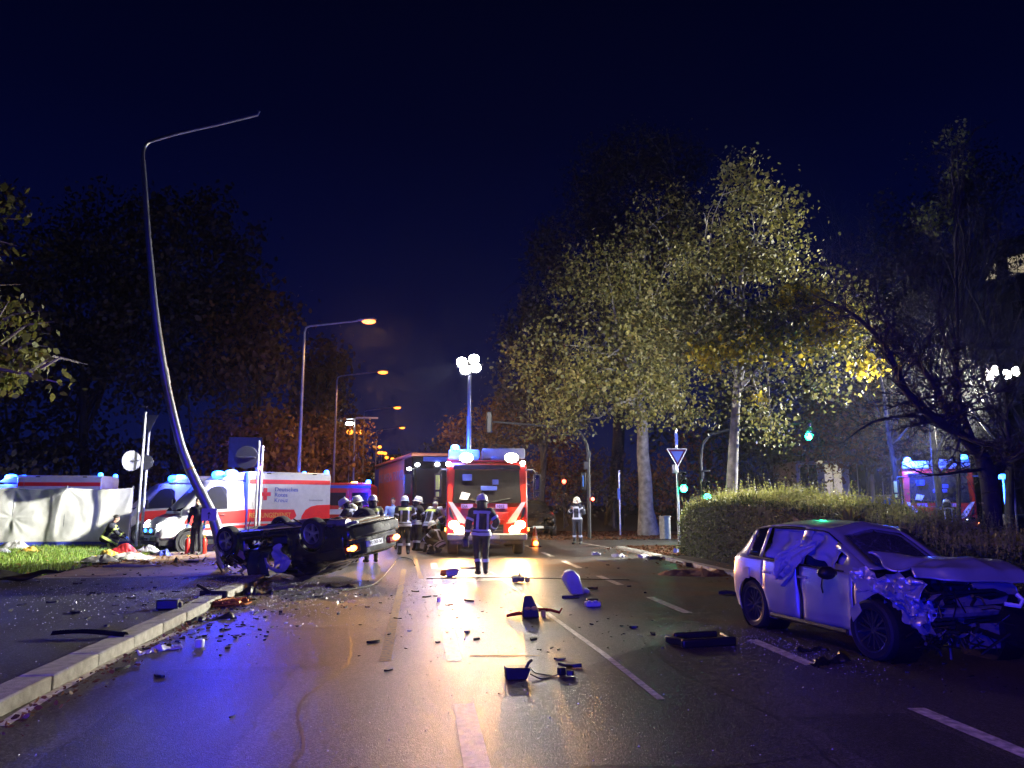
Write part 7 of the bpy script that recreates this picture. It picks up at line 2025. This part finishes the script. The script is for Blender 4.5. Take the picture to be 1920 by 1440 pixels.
def torn_skin(label, px, py, L, Wd, rz, mat, seed, lift=0.12):
    rng = random.Random(seed)
    nu = 18
    lo = [rng.uniform(0.0, 0.35) for _ in range(nu + 1)]; hi = [rng.uniform(0.6, 1.0) for _ in range(nu + 1)]
    def f(m):
        m.grid([[(L * (i / nu - 0.5), Wd * (lo[i] + (hi[i] - lo[i]) * v - 0.5) + 0.10 * L * math.sin(i / nu * 2.6), 0.008 + lift * (math.sin(v * PI * 0.8) * (0.5 + 0.5 * math.sin(i * 0.55 + seed)) + 0.25 * v) + 0.02 * noise.noise((i * 0.6, v * 3, seed))) for v in (0, 0.2, 0.4, 0.6, 0.8, 1)] for i in range(nu + 1)])
    o = piece('bumper_skin', label, 'car part', px, py, f, mat, rz=rz)
    o.modifiers.new('thick', 'SOLIDIFY').thickness = 0.008
    return o


torn_skin('torn black bumper skin lying in front of the overturned car by the kerb end', 470, 1117, 0.75, 0.22, 0.2, M['black'], 3)
torn_skin('narrow torn trim lying in the gutter below the wiring', 395, 1165, 0.7, 0.12, 0.7, M['black'], 5, 0.06)
torn_skin('torn dark panel flat on the road under the overturned car tail', 640, 1102, 0.6, 0.2, -0.2, M['black'], 7, 0.05)
torn_skin('pale torn wheel arch liner in the gutter halfway along the kerb', 300, 1222, 0.5, 0.12, 0.75, M['palegrey'], 9, 0.05)
torn_skin('ragged black liner lying under the smashed nose of the silver car', 1560, 1245, 0.55, 0.18, 0.4, M['black'], 11, 0.06)
torn_skin('ragged black strip on the road in front of the silver car door', 1525, 1222, 0.4, 0.10, 0.1, M['black'], 13, 0.04)
# cone beside the engine
p = at(1003, 1008, 28.5)
t = thing('traffic_cone', 'orange and white cone with lit lamp right of the fire engine', 'traffic cone', (p.x, 28.5, 0))
one('cone', M['conered'] if 'conered' in M else M['truckred'], t, lambda m: m.lathe([(0.16, 0.03), (0.03, 0.72), (0.001, 0.73)], 16)); one('base', M['black'], t, lambda m: m.box((0, 0, 0.02), (0.42, 0.42, 0.04)), bev=0.01)
one('white_band', M['whitefilm'], t, lambda m: m.lathe([(0.118, 0.27), (0.093, 0.40), (0.09, 0.40), (0.115, 0.27)], 16, closed=False)); one('lamp', M['orange'], t, lambda m: m.ball((0, -0.2, 0.14), 0.09))
# left pavement pieces
t = thing('bumper_piece', 'large black curved bumper piece at the edge of the lawn', 'car part', gnd(40, 1092, 0.1), R(10))
one('skin', M['black'], t, lambda m: m.grid([[(-0.5 + 1.25 * u, 0.18 * math.sin(u * 3) + 0.10 * v, 0.02 + 0.30 * max(0, u - 0.25) ** 1.4 + 0.20 * (1 - abs(2 * v - 1)) * (1 - u) + 0.03 * math.sin(u * 12)) for v in (0, 0.25, 0.5, 0.75, 1)] for u in [k / 16 for k in range(17)]])).modifiers.new('thick', 'SOLIDIFY').thickness = 0.015
piece('black_box', 'black plastic box on the dark footway above the kerb', 'car part', 315, 1142, lambda m: (m.box((0, 0, 0.07), (0.30, 0.20, 0.14)), m.box((0.17, 0, 0.06), (0.05, 0.14, 0.08))), M['black'], rz=0.1, bev=0.02)
piece('trim_strip', 'long glossy dark strip on the footway reflecting blue light', 'car part', 168, 1195, lambda m: m.grid([[(-0.42 + 0.84 * u, -0.06 + 0.12 * v, 0.03 + 0.05 * math.sin(v * PI) + 0.02 * math.sin(u * 4)) for v in (0, 0.33, 0.66, 1)] for u in [k / 10 for k in range(11)]]), M['blackgloss'], rz=-0.12)
piece('trim_strip', 'long black strip lying across the paving below the lawn', 'car part', 360, 1056, lambda m: (shard(m, (0, 0, 0), (0.62, 0.10), 0, 21, 0.10), m.tube([(-0.42, 0, 0.02), (-0.40, 0, 0.16)], [0.06, 0.02], 6), m.tube([(0.26, 0, 0.04), (0.34, 0, 0.16)], [0.03, 0.01], 6)), M['black'])
piece('pale_strip', 'pale bent strip lying beside the lawn corner', 'car part', 232, 1064, lambda m: m.tube([(-0.5, 0, 0.03), (-0.1, 0.06, 0.05), (0.4, 0.02, 0.03), (0.9, -0.02, 0.05)], [0.02, 0.05, 0.03, 0.01], 6), M['palegrey'])
piece('wiring_loom', 'tangled copper wiring in the gutter below the kerb end', 'car part', 425, 1137, lambda m: [m.tube(catmull([(random.uniform(-.35, .35), random.uniform(-.25, .25), random.uniform(0.01, 0.12)) for _ in range(5)], 4), 0.012, 5) for _ in range(22)], M['copper'])
piece('splintered_panel', 'splintered dark panel leaning on the kerb end', 'car part', 400, 1130, lambda m: (m.box((0, 0, 0.14), (0.5, 0.03, 0.10), rz=-0.3), m.tube([(-0.3, 0.1, 0.28), (0.1, -0.02, 0.08), (0.5, -0.1, 0.05)], [0.02, 0.04, 0.02], 5), shard(m, (0.2, -0.1, 0), (0.5, 0.2), 0.2, 31, 0.08)), M['black'])
piece('grey_cap', 'round white cap standing in the gutter', 'car part', 374, 1213, lambda m: m.lathe([(0.001, 0), (0.05, 0), (0.055, 0.06), (0.045, 0.085), (0.001, 0.09)], 14), M['palegrey'])
# medical litter on the lawn
def heap(label, px, py, s, h, mat, seed, cat='cloth', name='crumpled_cloth'):
    def f(m):
        n_ = 22
        m.grid([[(s[0] * (u - 0.5) * 2 * (1 + 0.15 * noise.noise((u * 4, v * 4, seed))), s[1] * (v - 0.5) * 2, max(0.0, 0.8 * h * (math.cos(min(1, math.hypot(u - 0.5, v - 0.5) * 2) * PI / 2) + 0.45 * noise.noise((u * 3.4 + seed, v * 3.4, seed)) + 0.22 * (0.5 - 2 * abs(noise.noise((u * 6 + seed, v * 6 + u * 3, 2)))) + 0.10 * noise.noise((u * 14 + seed, v * 14, 2)))) - 0.01) for v in [k / n_ for k in range(n_ + 1)]] for u in [k / n_ for k in range(n_ + 1)]])
    o = piece(name, label, cat, px, py, f, mat, z=0.10 if px < 300 else 0.04)
    return o


heap('white crumpled sheet on the lawn below the screen, largest', 28, 1034, (0.50, 0.30), 0.28, M['cloth'], 1)
heap('small yellowish cloth heap beside the large white sheet', 54, 1040, (0.28, 0.2), 0.20, M['yellowcloth'], 2)
heap('white wrapper at the left edge of the lawn', 4, 1042, (0.25, 0.2), 0.16, M['cloth'], 3)
heap('red medical bag beside the kneeling medic', 232, 1044, (0.42, 0.26), 0.30, M['redcloth'], 4, 'bag', 'medical_bag')
heap('pale sheet spread in front of the red bag', 246, 1052, (0.55, 0.28), 0.20, M['cloth'], 5)
heap('clear plastic bag left of the blue helmet-like bundle', 276, 1041, (0.36, 0.24), 0.24, M['palegrey'], 6, 'bag', 'plastic_bag')
heap('blue rounded bundle at the end of the medical litter', 307, 1042, (0.22, 0.18), 0.24, M['bluecloth'], 7)
heap('yellow bag at the lawn corner', 203, 1050, (0.30, 0.22), 0.24, M['yellowcloth'], 8, 'bag', 'medical_bag')
heap('grey blanket at the lawn corner in front of the kneeling medic', 184, 1060, (0.5, 0.3), 0.22, M['concrete'], 9)
for lb_, px in (('red oxygen cylinder standing left of the standing medic', 351), ('red oxygen cylinder standing right of the standing medic', 382)):
    p = gnd(px, 1038, 0.035)
    t = thing('oxygen_cylinder', lb_, 'cylinder', p)
    one('bottle', M['red'], t, lambda m: m.lathe([(0.001, 0), (0.075, 0), (0.08, 0.03), (0.08, 0.40), (0.05, 0.46), (0.02, 0.48)], 14)); one('valve', M['gold'], t, lambda m: (m.cyl((0, 0, 0.48), (0, 0, 0.54), 0.025, n=8), m.box((0, 0, 0.55), (0.10, 0.03, 0.03))))
# wreckage heap at the foot of the hedge
for i, (px, py, sx, mt, lb_) in enumerate(((1205, 1046, 0.45, 'palegrey', 'pale plastic piece at the left of the rubbish by the hedge'), (1228, 1050, 0.5, 'black', 'black plastic piece in the rubbish by the hedge foot'), (1250, 1050, 0.35, 'pinkplastic', 'mauve plastic piece in the rubbish by the hedge foot'), (1268, 1042, 0.22, 'bluecloth', 'blue box in the rubbish by the hedge foot'), (1292, 1062, 0.4, 'black', 'black flap lying under the hedge'), (1115, 1041, 0.35, 'palegrey', 'white sliver on the road near the verge'), (1157, 1045, 0.4, 'palegrey', 'second white sliver on the road near the verge'))):
    piece('plastic_shard', lb_, 'car part', px, py, lambda m: (shard(m, (0, 0, 0), (sx, 0.25), 0.2, 40 + i, 0.12 if i != 3 else 0.26), shard(m, (sx * 0.4, 0.05, 0), (sx * 0.7, 0.16), 0.6, 60 + i, 0.08)), M[mt])
# soil spill
p = gnd(1315, 1077)
def spill(m):
    m.grid([[(1.1 * (u - 0.5) * 2, 0.6 * (v - 0.5) * 2, max(0, 0.10 * (1 - (math.hypot(u - 0.5, v - 0.5) * 2) ** 2) + 0.10 * noise.noise((u * 7, v * 3, 1)) + 0.04 * noise.noise((u * 20, v * 20, 1))) - 0.012) for v in [k / 24 for k in range(25)]] for u in [k / 30 for k in range(31)]])
M['redsoil'] = pm('reddish_soil', (0.16, 0.055, 0.03), 0.9, var=0.4, vscale=9, bump=0.6, bscale=30)
o = one('soil_heap', M['redsoil'], None, spill); o.location = p; tag(o, 'reddish soil spilled on the road in front of the hedge', 'soil')
# hose lines
one_ = one('fire_hose', M['rubber'], None, lambda m: m.tube(catmull([tuple(gnd(x, y) + Vector((0, 0, 0.025))) for x, y in ((640, 1110), (700, 1098), (730, 1070), (748, 1048), (770, 1050), (778, 1062))], 6), 0.013, 6))
tag(one_, 'black hydraulic hose running from the overturned car to the firefighters', 'hose')
one_ = one('cable', M['black'], None, lambda m: m.tube(catmull([tuple(gnd(x, y) + Vector((0, 0, 0.012))) for x, y in ((800, 1086), (900, 1084), (1000, 1085), (1110, 1087), (1180, 1088))], 6), 0.007, 5))
tag(one_, 'thin black cable lying straight across the road', 'cable')

# many small dark bits: alike, one by one
bits = []
for k in range(6):
    m = MB(); shard(m, (0, 0, 0), (0.16 + 0.03 * k, 0.07 + 0.02 * (k % 3)), 0, 100 + k, 0.03 + 0.012 * (k % 3), 6)
    o = m.build('plastic_shard', M['black'], None); bits.append(o); COL.objects.unlink(o)
spots = [(820, 1205), (893, 1199), (876, 1187), (745, 1160), (730, 1190), (700, 1205), (675, 1172), (640, 1130), (1190, 1178), (1048, 1218), (1052, 1237), (1068, 1250), (1140, 1215), (1000, 1200), (1225, 1190), (1035, 1215), (780, 1110), (800, 1120), (850, 1095), (1140, 1060), (1160, 1066), (1100, 1065), (730, 1257), (880, 1128), (905, 1147), (1180, 1100), (1210, 1112), (560, 1130), (600, 1120), (520, 1110), (660, 1088), (690, 1090)]
left = [(20, 1145), (40, 1135), (100, 1130), (145, 1095), (172, 1112), (185, 1114), (220, 1120), (245, 1122), (270, 1135), (140, 1150), (165, 1160), (215, 1152), (255, 1160), (95, 1105), (300, 1085), (330, 1110), (290, 1102), (250, 1180), (200, 1175), (120, 1182), (435, 1345), (345, 1195), (320, 1200), (300, 1270), (480, 1150), (470, 1125), (545, 1105), (230, 1255)]
for i, (px, py) in enumerate(spots + left):
    p = gnd(px, py); p = gnd(px, py, ground_z(p.x, p.y))
    o = bits[i % 6].copy(); COL.objects.link(o); o.location = p; o.rotation_euler = (0, 0, random.uniform(0, 6)); sc = random.uniform(0.35, 0.85); o.scale = (sc, sc, sc)
    lf_ = p.x < -3.2
    tag(o, 'small black plastic shard on the dark footway above the kerb' if lf_ else 'small black plastic shard scattered on the carriageway', 'car part', 'shards on the footway' if lf_ else 'shards on the carriageway')
for o in bits: bpy.data.objects.remove(o)
# glass crumbs: nobody could count them
def crumbs(name, label, centres, n, size, mat):
    V, F = [], []
    for _ in range(n):
        cx, cy_, sx, sy = random.choice(centres)
        x, y = random.gauss(cx, sx), random.gauss(cy_, sy)
        z = ground_z(x, y) + 0.002
        if abs(x + 3.35) < 0.16 and y < 17: z = 0.135
        s = size * random.uniform(0.4, 1.3); a = random.uniform(0, 6.28)
        b = len(V)
        for k in range(3): V.append((x + s * math.cos(a + 2.1 * k), y + s * math.sin(a + 2.1 * k), z))
        V.append((x + s * 0.2, y, z + s * random.uniform(0.5, 1.2)))
        F += [(b, b + 1, b + 3), (b + 1, b + 2, b + 3), (b + 2, b, b + 3)]
    me = bpy.data.meshes.new(name); me.from_pydata(V, [], F); me.materials.append(mat)
    o = mesh_obj(name, me); return tag(o, label, 'broken glass', kind='stuff')


def scraps(name, label, centres, n, lo, hi, mat):
    m = MB()
    for q in range(n):
        cx, cy_, sx, sy = random.choice(centres)
        x, y = random.gauss(cx, sx), random.gauss(cy_, sy)
        if abs(x + 3.35) < 0.2 and y < 17.1: continue
        s_ = random.uniform(lo, hi) * random.uniform(0.5, 1)
        shard(m, (x, y, ground_z(x, y)), (s_, s_ * random.uniform(0.2, 0.7)), random.uniform(0, 6), 500 + q, s_ * random.uniform(0.08, 0.3), 5)
    o = m.build(name, mat, None, smooth=0); return tag(o, label, 'debris', kind='stuff')


WRECK = [(-2.6, 14.6, 0.8, 1.2), (-3.0, 12.6, 0.5, 1.2), (-5.2, 14.5, 1.5, 1.5), (-1.5, 13.5, 1.2, 1.6), (-6, 18.5, 1.6, 1.0), (-2.6, 10.5, 0.4, 1.0)]
scraps('black_scraps', 'countless fine black plastic scraps round the overturned car', WRECK, 420, 0.03, 0.16, M['black'])
scraps('pale_scraps', 'countless fine pale scraps round the overturned car', WRECK, 130, 0.02, 0.09, M['palegrey'])
scraps('black_scraps', 'countless fine black scraps over the middle of the carriageway', [(1.6, 12, 1.6, 3.2), (3.2, 10, 1.2, 1.6), (4.8, 7.4, 0.5, 0.5), (0.5, 15, 1.8, 2.5)], 220, 0.02, 0.09, M['black'])
M['crumb'] = pm('glass_crumb', (0.62, 0.64, 0.64), 0.12, var=0.2)
crumbs('glass_crumbs', 'broken glass crumbs round the overturned car', [(-2.2, 15.6, 1.3, 0.9), (-3.6, 15.0, 1.2, 1.2), (-4.6, 13.8, 1.5, 1.8), (-6, 15, 2.0, 1.5), (-1.2, 14, 1.2, 1.6), (-2.6, 13.0, 0.8, 1.0)], 4200, 0.011, M['crumb'])
crumbs('glass_crumbs', 'broken glass crumbs under and beside the silver car', [(4.1, 9.0, 0.35, 0.5), (4.3, 8.2, 0.3, 0.5), (4.0, 9.6, 0.4, 0.4)], 700, 0.007, M['crumb'])
crumbs('grit', 'fine grit and chips scattered over the whole carriageway', [(1, 12, 2.6, 4.0), (0, 8, 2.2, 2.5), (3, 15, 2, 4), (-5, 10, 2, 3)], 1400, 0.007, M['crumb'])

# ================================================================ the patrol van behind the camera whose blue light falls on the scene
t = thing('patrol_van', 'blue-lit patrol van standing behind the camera', 'van', (-4.2, -7.0, 0), R(92))
one('body', M['white'], t, lambda m: m.prism([(-2.4, 0.35), (2.3, 0.35), (2.4, 0.9), (1.5, 1.15), (0.9, 1.95), (-2.3, 2.0), (-2.4, 1.2)], -0.95, 0.95, 'y'), bev=0.06)
one('windscreen', M['darkglass'], t, lambda m: m.add([(1.49, -0.8, 1.18), (1.49, 0.8, 1.18), (0.93, 0.75, 1.93), (0.93, -0.75, 1.93)], [(0, 1, 2, 3)]), smooth=0)
for x, s in ((1.5, 1), (1.5, -1), (-1.5, 1), (-1.5, -1)): wheel(t, (x, s * 0.85, 0.34), 0.34, 0.22, s, 5)
one('light_bar', M['beacon'], t, lambda m: m.box((0.5, 0, 2.12), (0.3, 1.3, 0.16)), bev=0.05)
lamp('beacon_light', 'SPOT', (0.80, 0, 2.35), PATROL_W, (0.012, 0.012, 1.0), t, direction=Matrix.Rotation(-R(92), 3, 'Z') @ Vector((9.6, 16.5, -0.9)), size=0.25, cone=84, blend=0.6)

# ================================================================ damp night air
m, n_, l_, b_ = nodes('night_air')
n_.remove(b_)
vol = n_.new('ShaderNodeVolumePrincipled')
vol.inputs['Color'].default_value = (0.9, 0.92, 1.0, 1)
vol.inputs['Density'].default_value = HAZE_D
vol.inputs['Anisotropy'].default_value = 0.84
l_.new(vol.outputs[0], n_['Material Output'].inputs['Volume'])
hz = one('haze', m, None, lambda q: q.box((0, 110, 13.5), (410, 390, 29.2)), smooth=0)
hz['kind'] = 'stuff'; hz['label'] = 'thin damp night air glowing round the lamps'
bpy.data.scenes.remove(_lab)
